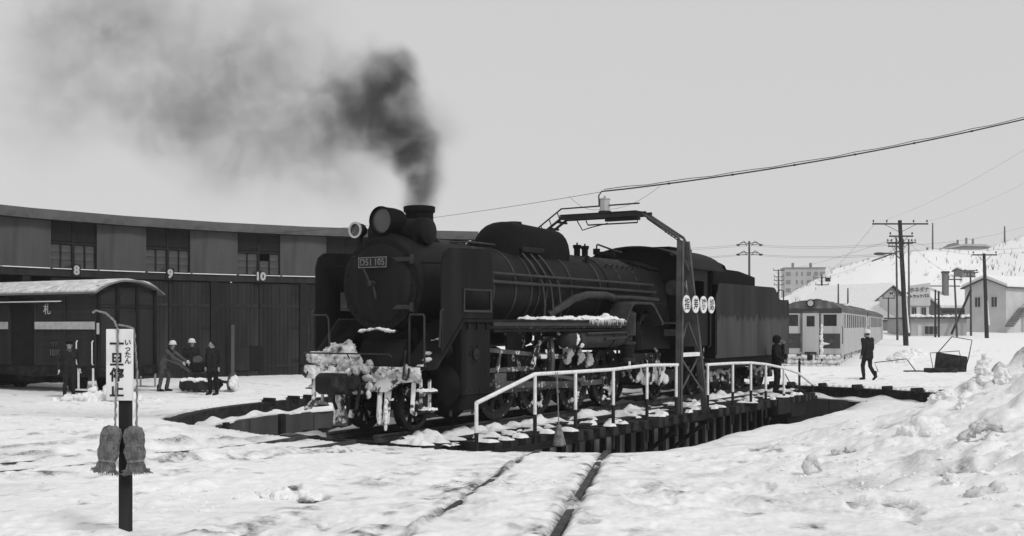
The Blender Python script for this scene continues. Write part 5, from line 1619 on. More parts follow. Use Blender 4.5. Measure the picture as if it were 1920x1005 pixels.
for nm, body, x, z, sz, mt in (('wagon_character', '札', 2.35, 2.72, .38, 'grey_ink'), ('wagon_number', '10100', 1.9, 1.35, .28, 'grey_ink')):
    text(nm, body, 'wagon_stripe' if nm == 'wagon_character' else 'shed_fascia', wg, (x, HWD + .064, z), (-1, 0, 0), (0, 0, 1), sz, .002, bold=.004)
text('wagon_number', 'ワフ', 'shed_fascia', wg, (2.0, HWD + .064, 1.62), (-1, 0, 0), (0, 0, 1), .16, .002)
# end wall: posts, recessed arched lights, door
MB().box((0.02, -HWD, .93), (.08, HWD, EZ + .30)).build('end_wall', 'wagon_body', wg, smooth=0)
for y in (-1.09, -.38, .38, 1.09):
    MB().box((-.06, y - .05, .93), (.02, y + .05, EZ + .34)).build('end_post', 'shed_dark', wg, smooth=0)
for y in (-.735, 0, .735):
    pr = [(y - .28, EZ - .25), (y + .28, EZ - .25), (y + .28, EZ + .04), (y + .2, EZ + .12), (y, EZ + .16), (y - .2, EZ + .12), (y - .28, EZ + .04)]
    f = MB().prism(pr, 'x', -.012, .016).build('end_light', 'louver', wg, smooth=0)
    MB().box((-.02, y - .33, EZ - .32), (.018, y + .33, EZ - .27)).build('light_sill', 'wagon_body', f, smooth=0)
MB().box((-.02, -.34, 1.0), (.018, .34, EZ - .5)).build('end_door', 'wagon_body', wg, smooth=0)
MB().box((-.12, -1.12, .66), (.018, 1.12, .92)).build('headstock', 'iron', wg, smooth=0)
MB().box((-.45, -.09, .72), (-.12, .09, .92)).box((-.62, -.2, .66), (-.40, .18, .98)).build('coupler', 'iron', wg, bevel=.02)
MB().box((-.09, HWD - .02, 1.95), (-.06, HWD + .06, 2.3)).build('stripe_end', 'wagon_stripe', wg, smooth=0)
arc = [(y, EZ + .02 + .52 * (1 - (abs(y) / 1.5) ** 2.2)) for y in np.linspace(-1.34, 1.34, 21)]
rf = MB().prism(arc + [(y, z - .05) for y, z in reversed(arc)], 'x', -.22, LEN + .1).build('roof', 'wagon_roof', wg, smooth=30)
arc2 = [(y, EZ + .075 + .50 * (1 - (abs(y) / 1.5) ** 2.2) + .02 * math.sin(y * 7)) for y in np.linspace(-1.1, 1.32, 19)]
MB().prism(arc2 + [(y, z - .05) for y, z in reversed(arc2)], 'x', -.18, LEN).build('roof_snow', 'dirty_snow', rf, smooth=30)
MB().box((0.0, -1.1, .60), (LEN, 1.1, .68)).box((3.5, -.5, .35), (5.0, .5, .6)).build('underframe', 'iron', wg, smooth=0)

# ------------------------------------------------------------------ people
def figure(name, label, loc, rotz, H, joints, cloth, extra=None, voxel=.0095):
    """one continuous body: tapered limbs, torso, head with face, hands with fingers, remeshed together.
    joints (for a 1.70 m body facing -Y): sh, el, ha, hip, kn, an (L = +x), each (left, right); head tilt"""
    J = joints
    root = thing(name, label, 'person', loc, rotz, None)
    k = H / 1.70
    prim = []            # (a, b, ra, rb, material)
    jk, tr_, bt, gl = cloth['jacket'], cloth['trousers'], cloth['boots'], cloth['hands']
    P = lambda p: Vector(p)
    pel, che, nek = P(J.get('pel', (0, 0, .93))), P(J.get('che', (0, 0, 1.28))), P(J.get('nek', (0, -.01, 1.45)))
    hd = P(J.get('head', (0, -.03, 1.585)))
    for s, i in ((1, 0), (-1, 1)):
        sh, el, ha = P(J['sh'][i]), P(J['el'][i]), P(J['ha'][i])
        hp, kn, an = P(J['hip'][i]), P(J['kn'][i]), P(J['an'][i])
        prim += [(sh, el, .072, .058, jk), (el, ha, .057, .044, jk), (hp, kn, .098, .070, tr_), (kn, an, .068, .052, tr_)]
        prim.append((che + Vector((s * .07, 0, .02)), sh, .115, .082, jk))
        prim.append((che + Vector((s * .06, 0, .0)), pel + Vector((s * .07, 0, .0)), .135, .125, jk))
        prim.append((pel + Vector((s * .08, .01, .02)), pel + Vector((s * .085, .01, -.12)), .125, .128, jk))   # coat skirt
        ft = P(J['ft'][i]) if 'ft' in J else an + Vector((0, -.17, -.045))
        prim += [(an + Vector((0, .02, -.02)), ft, .052, .042, bt), (an + Vector((0, 0, .12)), an + Vector((0, .01, -.02)), .058, .052, bt)]
        # hand: palm, four fingers, thumb; slightly curled
        d = (ha - el).normalized()
        side = Vector((0, -1, 0)) - d * Vector((0, -1, 0)).dot(d)
        if side.length < .1:
            side = Vector((0, 0, -1))
        side.normalize()
        nrm = d.cross(side) * s
        palm0, palm1 = ha + d * .03, ha + d * .085
        prim.append((palm0 + side * .016, palm1 + side * .022, .024, .020, gl))
        prim.append((palm0 - side * .016, palm1 - side * .022, .024, .020, gl))
        for q, ln in ((-.033, .055), (-.011, .07), (.011, .075), (.033, .066)):
            b0 = palm1 + side * q
            b1 = b0 + d * ln * .55 - nrm * .012
            b2 = b1 + d * ln * .35 - nrm * .028
            prim += [(b0, b1, .0105, .010, gl), (b1, b2, .010, .009, gl)]
        t0 = palm0 + side * .032
        t1 = t0 + side * .03 + d * .03 - nrm * .008
        prim += [(t0, t1, .013, .011, gl), (t1, t1 + d * .032 - nrm * .01, .011, .0095, gl)]
    prim.append((nek + Vector((0, .01, -.06)), hd + Vector((0, .012, -.06)), .060, .056, 'skin'))
    prim.append((nek + Vector((0, .015, -.07)), nek + Vector((0, .01, -.015)), .085, .078, cloth.get('collar', jk)))
    # head: facing direction from J['look'] (radians about z)
    lk = J.get('look', 0.0)
    nod = J.get('nod', 0.0)
    rm = Matrix.Rotation(lk, 3, 'Z') @ Matrix.Rotation(nod, 3, 'X')
    hp_ = lambda x, y, z: hd + rm @ Vector((x, y, z))
    prim += [(hp_(0, .012, .025), hp_(0, .02, .035), .082, .088, 'hair'), (hp_(0, -.018, .02), hp_(0, -.03, -.045), .074, .056, 'skin'),
             (hp_(0, -.035, -.055), hp_(0, -.055, -.085), .044, .030, 'skin'), (hp_(0, -.088, .012), hp_(0, -.108, -.022), .010, .015, 'skin'),
             (hp_(.028, -.082, .026), hp_(-.028, -.082, .026), .014, .014, 'skin'), (hp_(.078, .0, .0), hp_(.08, .008, -.03), .016, .012, 'skin'), (hp_(-.078, .0, .0), hp_(-.08, .008, -.03), .016, .012, 'skin'),
             (hp_(.030, -.086, .008), hp_(.034, -.085, .008), .010, .010, 'hair'), (hp_(-.030, -.086, .008), hp_(-.034, -.085, .008), .010, .010, 'hair'), (hp_(.018, -.088, -.05), hp_(-.018, -.088, -.05), .008, .008, 'cloth_mid')]
    mb = MB()
    for a, b, ra, rb, m_ in prim:
        if (b - a).length < 1e-3:
            b = a + Vector((0, 0, .002))
        mb.capsule(a, b, ra, rb, 14)
    me = mb.mesh(name + '_raw')
    t = bpy.data.objects.new('tmp', me)
    COL.objects.link(t)
    md = t.modifiers.new('r', 'REMESH')
    md.mode = 'VOXEL'
    md.voxel_size = voxel
    me2 = bpy.data.meshes.new_from_object(t.evaluated_get(bpy.context.evaluated_depsgraph_get()))
    bpy.data.objects.remove(t)
    # cloth folds
    n = len(me2.vertices)
    co_ = np.zeros(n * 3, dtype=np.float32)
    me2.vertices.foreach_get('co', co_)
    co_ = co_.reshape(-1, 3).astype(np.float64)
    # material by nearest primitive
    names = []
    best = np.full(n, 9.0)
    mi = np.zeros(n, dtype=np.int32)
    for a, b, ra, rb, m_ in prim:
        if m_ not in names:
            names.append(m_)
        A, Bv = np.array(a), np.array(b)
        ab = Bv - A
        tt_ = np.clip(((co_ - A) @ ab) / max(1e-9, ab @ ab), 0, 1)
        dd = np.linalg.norm(co_ - (A + tt_[:, None] * ab), axis=1) - (ra + (rb - ra) * tt_)
        up = dd < best
        best = np.where(up, dd, best)
        mi = np.where(up, names.index(m_), mi)
    nv = np.zeros(n * 3, dtype=np.float32)
    me2.vertices.foreach_get('normal', nv)
    nv = nv.reshape(-1, 3)
    isc = np.array([0.0 if m_ in ('skin', 'hair', 'glove_white') else 1.0 for m_ in names])[mi]
    fold = fbm(co_[:, 0] * 1.3 + co_[:, 1], co_[:, 2] * 1.2 + co_[:, 1] * .5, .11, 3, 5) * .016 * isc
    co_ += nv * fold[:, None]
    me2.vertices.foreach_set('co', (co_ * k).astype(np.float32).ravel())
    me2.materials.clear()
    for m_ in names:
        me2.materials.append(M(m_))
    vi = np.zeros(len(me2.loops), dtype=np.int32)
    me2.loops.foreach_get('vertex_index', vi)
    ls = np.zeros(len(me2.polygons), dtype=np.int32)
    me2.polygons.foreach_get('loop_start', ls)
    me2.polygons.foreach_set('material_index', mi[vi[ls]])
    me2.polygons.foreach_set('use_smooth', [True] * len(me2.polygons))
    me2.update()
    link('body', me2, None, root)
    hk = cloth.get('hat')
    T = lambda mbx: [tuple((hd + rm @ Vector(p)) * k) for p in mbx.v]
    if hk == 'helmet':
        mbx = MB().lathe([(.112, .035), (.115, .06), (.108, .11), (.08, .15), (.04, .168), (0, .172)], (0, .012, 0), (0, 0, 1), 22)
        mbx.lathe([(.10, .03), (.135, .028), (.137, .038), (.108, .05)], (0, -.004, 0), (0, 0, 1), 22)
        mbx.v = T(mbx)
        hm = mbx.build('helmet', 'helmet_white', root, smooth=60)
        mbx = MB().tube([(.085, -.01, .03), (.075, -.04, -.05), (0, -.055, -.105), (-.075, -.04, -.05), (-.085, -.01, .03)], .006, 5)
        mbx.v = T(mbx)
        mbx.build('chin_strap', 'cloth_black', hm)
    elif hk == 'cap':
        mbx = MB().lathe([(.100, .03), (.102, .07), (.128, .095), (.12, .12), (.06, .135), (0, .137)], (0, .012, 0), (0, 0, 1), 22)
        mbx.v = T(mbx)
        hm = mbx.build('cap', 'cloth_black', root, smooth=60)
        mbx = MB().prism([(.07, -.08), (.06, -.125), (.03, -.148), (-.03, -.148), (-.06, -.125), (-.07, -.08)], 'z', .035, .045)
        mbx.v = T(mbx)
        mbx.build('peak', 'boot', hm, smooth=0)
    elif hk == 'hood':
        mbx = MB().lathe([(.09, -.10), (.115, -.05), (.125, .02), (.118, .08), (.08, .13), (0, .148)], (0, .03, 0), (0, 0, 1), 20)
        mbx.v = T(mbx)
        mbx.build('hood', 'cloth_black', root, smooth=60)
    if extra:
        extra(root, k)
    return root


def std(**k):
    d = dict(sh=((.19, 0, 1.39), (-.19, 0, 1.39)), el=((.25, .02, 1.10), (-.25, .02, 1.10)), ha=((.26, -.05, .86), (-.26, -.05, .86)),
             hip=((.095, 0, .90), (-.095, 0, .90)), kn=((.11, -.02, .49), (-.11, -.02, .49)), an=((.12, .02, .10), (-.12, .02, .10)))
    d.update(k)
    return d


DARK = dict(jacket='cloth_dark', trousers='cloth_black', boots='boot', hands='skin')
gz = lambda x, y: ground_at(x, y)


def stand(x, y):
    return (x, y, gz(x, y) - .02)


# the three by the snow machine
figure('person', 'person in pale grey overalls and white helmet bending over the handles of a snow machine', stand(-11.15, 36.5), R(80), 1.68,
       std(pel=(0, .10, .92), che=(0, -.06, 1.24), nek=(0, -.14, 1.40), head=(0, -.20, 1.53), sh=((.18, -.10, 1.34), (-.19, -.10, 1.33)), el=((.20, -.34, 1.16), (-.20, -.34, 1.12)), ha=((.16, -.58, 1.02), (-.16, -.60, .98)),
           hip=((.095, .10, .90), (-.095, .10, .90)), kn=((.12, -.0, .50), (-.12, .14, .49)), an=((.13, .08, .10), (-.13, .22, .10)), look=-.9),
       dict(jacket='cloth_mid', trousers='cloth_mid', boots='boot', hands='glove_white', hat='helmet', collar='cloth_dark'))
figure('person', 'person in dark jacket and white helmet standing behind the snow machine', stand(-10.55, 37.2), R(25), 1.68,
       std(el=((.26, -.04, 1.12), (-.26, -.02, 1.12)), ha=((.16, -.24, .98), (-.17, -.22, .96)), look=.35, kn=((.11, -.02, .49), (-.12, .0, .49))),
       dict(jacket='cloth_dark', trousers='cloth_grey', boots='boot', hands='skin', hat='helmet'))
figure('person', 'bareheaded person in black working clothes, arms at the sides, before the snow machine', stand(-9.08, 34.3), R(-20), 1.67,
       std(el=((.30, .05, 1.13), (-.30, .06, 1.13)), ha=((.25, -.02, .90), (-.25, .0, .90)), look=-.9),
       dict(jacket='cloth_dark', trousers='cloth_black', boots='boot', hands='skin'))
figure('person', 'person in dark uniform and peaked cap with white gloves beside the brake van', stand(-13.1, 33.4), R(35), 1.70,
       std(el=((.29, .03, 1.12), (-.30, .06, 1.11)), ha=((.27, -.10, .88), (-.30, -.04, .86)), look=.5, nod=.15),
       dict(jacket='cloth_dark', trousers='cloth_dark', boots='boot', hands='glove_white', hat='cap', collar='cloth_mid'))
# turntable operator, hand raised to the face
ox, oy = uv(13.2, 1.75)
figure('person', 'person in black hooded coat on the turntable end, hand raised to the face', (ox, oy, -.12), R(62), 1.68,
       std(el=((.24, -.12, 1.16), (-.26, -.06, 1.12)), ha=((.08, -.17, 1.46), (-.20, -.24, 1.0)), look=.2, nod=.2),
       dict(jacket='cloth_black', trousers='cloth_black', boots='boot', hands='skin', hat='hood'))
# the one walking away
figure('person', 'person in dark clothes and pale helmet walking away across the snow near the railcar', stand(12.15, 38.6), R(205), 1.70,
       std(pel=(0, .0, .92), che=(0, -.03, 1.27), el=((.25, .08, 1.12), (-.25, -.02, 1.11)), ha=((.27, .02, .88), (-.26, -.16, .90)),
           kn=((.10, -.12, .50), (-.10, .02, .49)), an=((.11, -.06, .10), (-.11, .26, .16)), ft=((.11, -.22, .05), (-.11, .16, .04)), look=.3),
       dict(jacket='cloth_dark', trousers='cloth_dark', boots='boot', hands='skin', hat='helmet'))

# ------------------------------------------------------------------ crawler snow machine with a blade
sm = thing('snow_machine', 'small walk-behind crawler with a snow-covered blade between three workers', 'snow machine', (-10.0, 36.3, gz(-10.0, 36.3)), R(8))
for y in (-.38, .38):
    belt = [(-.62, .14), (-.55, .05), (.55, .05), (.66, .16), (.60, .34), (.45, .40), (-.45, .42), (-.60, .34)]
    t = MB().prism(belt, 'y', y - .11, y + .11).build('crawler_track', 'iron', sm, bevel=.02)
    for x in np.arange(-.5, .56, .17):
        MB().box((x - .03, y - .12, .02), (x + .03, y + .12, .05)).build('track_shoe', 'iron', t, smooth=0)
lumpy([((-.45 + .18 * q, -.42, .36 + .03 * (q % 2)), (.14, .14, .05)) for q in range(6)], 'track_snow', 'snow_cap', sm, 77, .03, flip=False)
MB().box((-.35, -.27, .35), (.35, .27, .62)).build('chassis', 'iron', sm, bevel=.03)
MB().box((-.25, -.22, .62), (.12, .22, .92)).cyl((.22, -.12, .62), (.22, -.12, 1.0), .09).build('engine', 'loco_black', sm, bevel=.03)
MB().lathe([(0, 0), (.13, 0), (.13, .35), (0, .35)], (-.1, -.18, 1.0), (0, 1, 0), 16).build('fuel_tank', 'gantry_paint', sm)
for y in (-.25, .25):
    MB().tube([(-.3, y, .6), (-.65, y, .85), (-1.0, y * 1.1, 1.0), (-1.15, y * 1.1, 1.0)], .022, 6).build('handlebar', 'gantry_paint', sm)
MB().beam((.35, -.2, .35), (.95, -.2, .25), .06, .06).beam((.35, .2, .35), (.95, .2, .25), .06, .06).build('blade_arm', 'iron', sm)
bl = [(.90, .04), (.96, .04), (.92, .25), (.98, .46), (1.05, .56), (1.0, .58), (.92, .48), (.86, .26)]
MB().prism(bl, 'y', -.62, .62).build('blade', 'gantry_paint', sm, smooth=30)
lumpy([((1.05, y, .25 + .05 * math.sin(y * 9)), (.12, .15, .2)) for y in np.arange(-.55, .6, .2)], 'blade_snow', 'snow_cap', sm, 78, .05, flip=False)

# ------------------------------------------------------------------ diesel railcar and the coach behind it
def railcar(loc, rz, label, front=True):
    r = thing('railcar', label, 'railcar', loc, rz, 'two cars of the diesel train')
    HW, L, ZT = 1.44, 20.3, 3.2
    for s in (1, -1):
        y0, y1 = sorted((HW * s, (HW - .04) * s))
        sd = MB().box((0.12, y0, .95), (L, y1, 2.26)).box((.12, y0, 2.95), (L, y1, ZT)).build('side_wall', 'car_cream', r, smooth=0)
        e0, e1 = sorted((HW * s, (HW + .012) * s))
        MB().box((.12, e0, .95), (L, e1, 1.62)).build('lower_band', 'car_cream', sd, smooth=0)
        MB().box((.12, e0, 3.02), (L, e1, ZT)).build('upper_band', 'car_roof', sd, smooth=0)
        xs = [(1.9, 2.6)] + [(3.5 + 1.42 * i, 4.55 + 1.42 * i) for i in range(10)] + [(18.4, 19.1)]
        pb = .12
        for a, b in xs:
            MB().box((pb, y0, 2.26), (a, y1, 2.95)).build('window_pier', 'car_cream', sd, smooth=0)
            w = MB().box((a, min(s * (HW - .05), s * (HW - .03)), 2.26), (b, max(s * (HW - .05), s * (HW - .03)), 2.95)).build('window', 'car_glass', sd, smooth=0)
            MB().box(((a + b) / 2 - .02, min(s * (HW - .03), s * (HW + .005)), 2.262), ((a + b) / 2 + .02, max(s * (HW - .03), s * (HW + .005)), 2.948)).build('window_bar', 'car_roof', w, smooth=0)
            pb = b
        MB().box((pb, y0, 2.26), (L, y1, 2.95)).build('window_pier', 'car_cream', sd, smooth=0)
        for a in (.75, 17.3):
            MB().box((a, min(s * (HW + .013), s * (HW + .02)), 1.05), (a + .75, max(s * (HW + .013), s * (HW + .02)), 2.95)).build('side_door', 'house_wall_grey', sd, smooth=0)
        MB().tube([(.06, s * (HW + .02), 1.5), (.06, s * (HW + .05), 1.55), (.06, s * (HW + .05), 2.3), (.06, s * (HW + .02), 2.35)], .02, 6).build('grab_rail', 'iron', sd)
        mb = MB()
        for x in (1.6, 3.7, 16.6, 18.7):
            w = MB().lathe([(0, -.06), (.43, -.06), (.43, .06), (.2, .06), (.1, .1), (0, .1)], (x, .56 * s, .43), (0, s, 0), 20).build('wheel', 'iron', r)
        for x0, x1, z0 in ((1.2, 4.1, .45), (5.2, 8.6, .35), (9.5, 12.5, .4), (13.2, 14.8, .5), (16.2, 19.1, .45)):
            MB().box((x0, min(s * .95, s * 1.25), z0), (x1, max(s * .95, s * 1.25), .92)).build('underfloor_box', 'rimed', r, bevel=.03)
    arc = [(y, ZT + .42 * (1 - (abs(y) / 1.47) ** 2.6)) for y in np.linspace(-1.47, 1.47, 21)]
    rf = MB().prism(arc + [(1.44, ZT - .02), (-1.44, ZT - .02)], 'x', .1, L).build('roof', 'car_roof', r, smooth=30)
    for x in (3, 6.5, 10, 13.5, 17):
        MB().lathe([(0, 0), (.28, 0), (.25, .12), (0, .16)], (x, 0, ZT + .40), (0, 0, 1), 14).build('roof_ventilator', 'car_roof', rf)
    MB().box((.12, -1.36, .93), (L, 1.36, 1.0)).build('floor', 'iron', r, smooth=0)
    MB().box((L - .06, -1.39, 1.0), (L, 1.39, ZT)).build('end_wall', 'car_cream', r, smooth=0)
    # front: corner pieces, windscreens, gangway door, headlamp
    f = None
    for a, b in ((-1.44, -.42), (.42, 1.44)):
        fw = MB().box((0, a, 1.0), (.1, b, 2.36)).box((0, a, 2.92), (.1, b, 2.98))
        for c, d_ in ((a, a + .22 if a < 0 else a + .18), (b - .18 if a < 0 else b - .22, b)):
            fw.box((0, c, 2.36), (.1, d_, 2.92))
        f = fw.build('front_wall', 'car_cream', r, smooth=0)
    MB().box((-.005, -1.445, 2.98), (.12, 1.445, ZT + .02)).build('front_band', 'car_red', f, smooth=0)
    arcf = [(y, ZT + .38 * (1 - (abs(y) / 1.45) ** 2.6)) for y in np.linspace(-1.44, 1.44, 17)]
    MB().prism([(-1.44, ZT)] + arcf[1:-1] + [(1.44, ZT)], 'x', -.002, .11).build('front_roof', 'car_roof', f, smooth=0)
    for a, b in ((-1.22, -.60), (.60, 1.22)):
        MB().box((.03, a, 2.36), (.05, b, 2.92)).build('windscreen', 'car_glass', f, smooth=0)
        MB().box((-.012, min(a, a) - .16, 1.28), (-.001, b + .16 if b < 0 else b + .16, 2.0)).build('red_panel', 'car_red', f, smooth=0)
    for y in (-.95, .95):
        MB().lathe([(0, -.06), (.11, -.06), (.13, 0), (0, 0)], (0, y, 1.62), (1, 0, 0), 16).build('tail_lamp', 'lens', f)
    d = MB().box((-.05, -.40, 1.0), (0, .40, 3.0)).build('gangway_door', 'car_cream', r, bevel=.03)
    MB().box((-.056, -.19, 2.34), (-.052, .19, 2.85)).build('door_window', 'car_glass', d, smooth=0)
    MB().tube([(-.03, -.46, 1.1), (-.03, -.46, 2.95), (-.03, -.38, 3.04), (-.03, .38, 3.04), (-.03, .46, 2.95), (-.03, .46, 1.1)], .03, 6).build('door_surround', 'car_roof', d)
    hl = MB().lathe([(0, .3), (.17, .28), (.2, .1), (.2, -.1), (.16, -.12), (0, -.08)], (.0, 0, ZT + .27), (1, 0, 0), 22).build('headlamp', 'iron', r)
    MB().lathe([(0, -.11), (.15, -.115), (.15, -.1), (0, -.1)], (0, 0, ZT + .27), (1, 0, 0), 20).build('lamp_glass', 'lamp_glass', hl)
    MB().box((-.1, -.28, 1.02), (-.06, .28, 1.1)).build('foot_plate', 'iron', r, smooth=0)
    MB().box((-.3, -.06, .78), (.1, .06, .92)).box((-.42, -.13, .72), (-.28, .13, .97)).build('coupler', 'iron', r, bevel=.02)
    # plough skirt, packed with snow
    pk = MB().prism([(-.05, .98), (-.32, .55), (-.40, .30), (-.1, .30), (.1, .98)], 'y', -1.38, 1.38).build('snow_plough', 'rimed', r, smooth=0)
    lumpy([((-.22 - .14 * j + .02 * (k % 3), -1.3 + .13 * k, .80 - .2 * j), (.07, .12, .11)) for k in range(21) for j in range(3) if not (j == 0 and 7 < k < 13)], 'packed_snow', 'dirty_snow', pk, 90, .03, flip=False)
    for y in (-.55, .5):
        MB().tube([(-.1, y, .85), (-.35, y * 1.02, .72), (-.46, y * .85, .45), (-.42, y * .5, .36)], .035, 6).build('brake_hose', 'iron', r)
    MB().tube([(-.01, .75, 2.4), (-.03, 1.0, 2.75)], .012, 5).build('wiper', 'iron', f)
    MB().tube([(-.01, -.75, 2.4), (-.03, -.95, 2.7)], .012, 5).build('wiper', 'iron', f)
    return r


RCA = R(69.2)
rc = railcar((14.55, 55.0, -.52), RCA, 'two-tone diesel railcar with snow-caked plough facing the yard, round lamp on its roof')
lumpy([((-.03, -.50, 2.35 - .16 * q), (.05, .08 + .02 * (q % 2), .13)) for q in range(9)] + [((-.04, -.7, 1.5), (.05, .2, .06))], 'stuck_snow', 'snow_cap', rc, 91, .04, flip=False)
rc2 = copy_tree(rc)
rc2.location = (14.55 + 21.2 * math.cos(RCA), 55.0 + 21.2 * math.sin(RCA), -.52)
rc2['label'] = 'second railcar coupled behind the leading one, mostly hidden, beyond the walking person'
# snow banked against the train
sb_ = thing('snow_bank', 'low bank of ploughed snow along the railcar side behind the walking person', 'snow bank', (17.2, 54.0, .05))
lumpy([((.9 + .55 * q, 1.25 * q, -.12 + .06 * math.sin(q * 1.7)), (.8, .9, .30)) for q in range(3, 14)], 'heap', 'snow_cap', sb_, 92, .15, flip=False)

# ------------------------------------------------------------------ houses beyond the yard
def gable(name, label, cx, cy, w, d, zb, ze, zr, wall, roof, rz=0, cat='house', axis='y', over=.35, windows=(), snow=True, wing=None):
    """axis y: gable end faces the camera; x: eaves face the camera. windows: (x, z, w, h) on the camera face"""
    h = thing(name, label, cat, (cx, cy, zb - 1.5), rz)
    zb_, ze_, zr_ = 0, ze - zb + 1.5, zr - zb + 1.5
    if axis == 'y':
        MB().prism([(-w / 2, zb_), (w / 2, zb_), (w / 2, ze_), (0, zr_), (-w / 2, ze_)], 'y', 0, d).build('wall', wall, h, smooth=0)
        for s in (1, -1):
            k = (zr_ - ze_) / (w / 2)
            xo = w / 2 + over
            pts = [(0, zr_ + .02), (s * xo, zr_ + .02 - k * xo), (s * xo, zr_ + .12 - k * xo), (0, zr_ + .12)]
            r_ = MB().prism(pts, 'y', -over, d + over).build('roof', roof, h, smooth=0)
            if snow:
                pts = [(0, zr_ + .125), (s * (xo - .1), zr_ + .125 - k * (xo - .1)), (s * (xo - .1), zr_ + .38 - k * (xo - .1)), (0, zr_ + .42)]
                MB().prism(pts, 'y', -over + .12, d + over - .1).build('roof_snow', 'snow_cap', r_, smooth=0)
    else:
        MB().prism([(0, zb_), (d, zb_), (d, ze_), (d / 2, zr_), (0, ze_)], 'x', -w / 2, w / 2).build('wall', wall, h, smooth=0)
        k = (zr_ - ze_) / (d / 2)
        for s in (1, -1):
            yo = d / 2 + over
            pts = [(d / 2, zr_ + .02), (d / 2 + s * yo, zr_ + .02 - k * yo), (d / 2 + s * yo, zr_ + .2 - k * yo), (d / 2, zr_ + .2)]
            r_ = MB().prism(pts, 'x', -w / 2 - over, w / 2 + over).build('roof', roof, h, smooth=0)
            if snow:
                pts = [(d / 2, zr_ + .205), (d / 2 + s * (yo - .1), zr_ + .205 - k * (yo - .1)), (d / 2 + s * (yo - .1), zr_ + .45 - k * (yo - .1)), (d / 2, zr_ + .5)]
                MB().prism(pts, 'x', -w / 2 - over + .1, w / 2 + over - .1).build('roof_snow', 'snow_cap', r_, smooth=0)
    for (x, z, ww_, hh) in windows:
        z = z - zb + 1.5
        f = MB().box((x - ww_ / 2 - .08, -.05, z - .08), (x + ww_ / 2 + .08, -.005, z + hh + .08)).build('window', 'house_wall', h, smooth=0)
        MB().box((x - ww_ / 2, -.07, z), (x - .03, -.052, z + hh)).build('pane', 'car_glass', f, smooth=0)
        MB().box((x + .03, -.07, z), (x + ww_ / 2, -.052, z + hh)).build('pane', 'car_glass', f, smooth=0)
    return h


gable('house', 'large pale gabled house behind the railcar roof with a long snowy roof', 41.6, 124, 6.0, 11, 1.9, 4.2, 6.15, 'house_wall_grey', 'house_roof_dark', R(26), windows=((0, 5.25, .5, .3),), over=.45)
gable('house', 'low grey house with snow-covered lean roof between the gabled house and the tall pole', 39.6, 111, 3.6, 8, 1.4, 2.5, 3.9, 'house_wall_grey', 'house_roof_dark', R(32), windows=((-.9, 1.6, .6, .5),))
# shop with the lettered false front
shop = thing('shop_building', 'pale shop front with a lettered signboard and two dark windows', 'shop', (38.9, 108, .2), R(8))
MB().box((-1.05, 0, 0), (1.05, 6, 4.5)).build('wall', 'house_wall', shop, smooth=0)
ff = MB().prism([(-1.12, 3.55), (1.12, 3.55), (1.12, 5.75), (-1.12, 5.45)], 'y', -.12, -.02).build('signboard', 'house_wall', shop, smooth=0)
text('sign_text', 'ホネダナ', 'grey_ink', ff, (0, -.14, 5.05), (1, 0, .04), (0, 0, 1), .5, .01, bold=.012)
text('sign_text', 'トラックバス', 'ink', ff, (0, -.14, 4.45), (1, 0, .04), (0, 0, 1), .34, .01, bold=.012)
for x in (-.5, .48):
    f = MB().box((x - .27, -.06, 2.55), (x + .27, -.005, 3.45)).build('window', 'house_wall_grey', shop, smooth=0)
    MB().box((x - .22, -.08, 2.6), (x - .02, -.062, 3.4)).build('pane', 'car_glass', f, smooth=0)
    MB().box((x + .02, -.08, 2.6), (x + .22, -.062, 3.4)).build('pane', 'car_glass', f, smooth=0)
aw = MB().prism([(-.9, 2.0), (0, 2.2), (0, 2.28), (-.9, 2.08)], 'x', -1.2, 1.0).build('awning', 'house_roof_dark', shop, smooth=0)
MB().prism([(-.88, 2.085), (-.02, 2.285), (-.02, 2.42), (-.88, 2.2)], 'x', -1.18, .98).build('awning_snow', 'snow_cap', aw, smooth=0)
# barn with a broad snowy roof and a chimney stack
barn = gable('barn', 'dark-walled barn with a broad snowy roof and tall chimney beside the shop', 45.7, 113, 5.6, 9, 1.4, 3.5, 5.4, 'house_wall_dark', 'house_roof_dark', R(6), 'barn', 'x', .3)
MB().box((-1.45, 2.2, 4.8), (-.95, 2.7, 7.3)).build('chimney', 'house_wall_dark', barn, smooth=0)
MB().box((-1.51, 2.14, 7.3), (-.89, 2.76, 7.5)).build('chimney_cap', 'house_roof_dark', barn, smooth=0)
gable('house', 'dark roofed house standing up behind the barn', 49.4, 128, 4.6, 6, 1.9, 5.6, 6.3, 'house_wall_dark', 'house_roof_dark', R(0), 'house', 'x', .2, snow=False)
# low shop in front, snow on its flat roof
low = thing('low_garage', 'long low flat-roofed garage with snow on the roof behind the leaning poles', 'garage', (37.6, 99.5, .3), R(5))
MB().box((-2.5, 0, 0), (2.55, 5, 2.15)).build('wall', 'house_wall_grey', low, smooth=0)
rf = MB().box((-2.75, -.35, 2.15), (2.8, 5.3, 2.28)).build('roof', 'house_roof_dark', low, smooth=0)
lumpy([((-2.5 + .5 * q, .3, 2.34), (.45, .6, .12 + .02 * (q % 3))) for q in range(11)], 'roof_snow', 'snow_cap', rf, 95, .06, flip=False)
f = MB().box((-1.35, -.05, .75), (-.1, -.005, 1.55)).build('window', 'house_wall', low, smooth=0)
for i in range(3):
    MB().box((-1.3 + .4 * i, -.07, .8), (-.94 + .4 * i, -.052, 1.5)).build('pane', 'car_glass', f, smooth=0)
MB().box((-1.95, -.05, .3), (-1.6, -.005, 1.6)).build('door', 'house_wall', low, smooth=0)
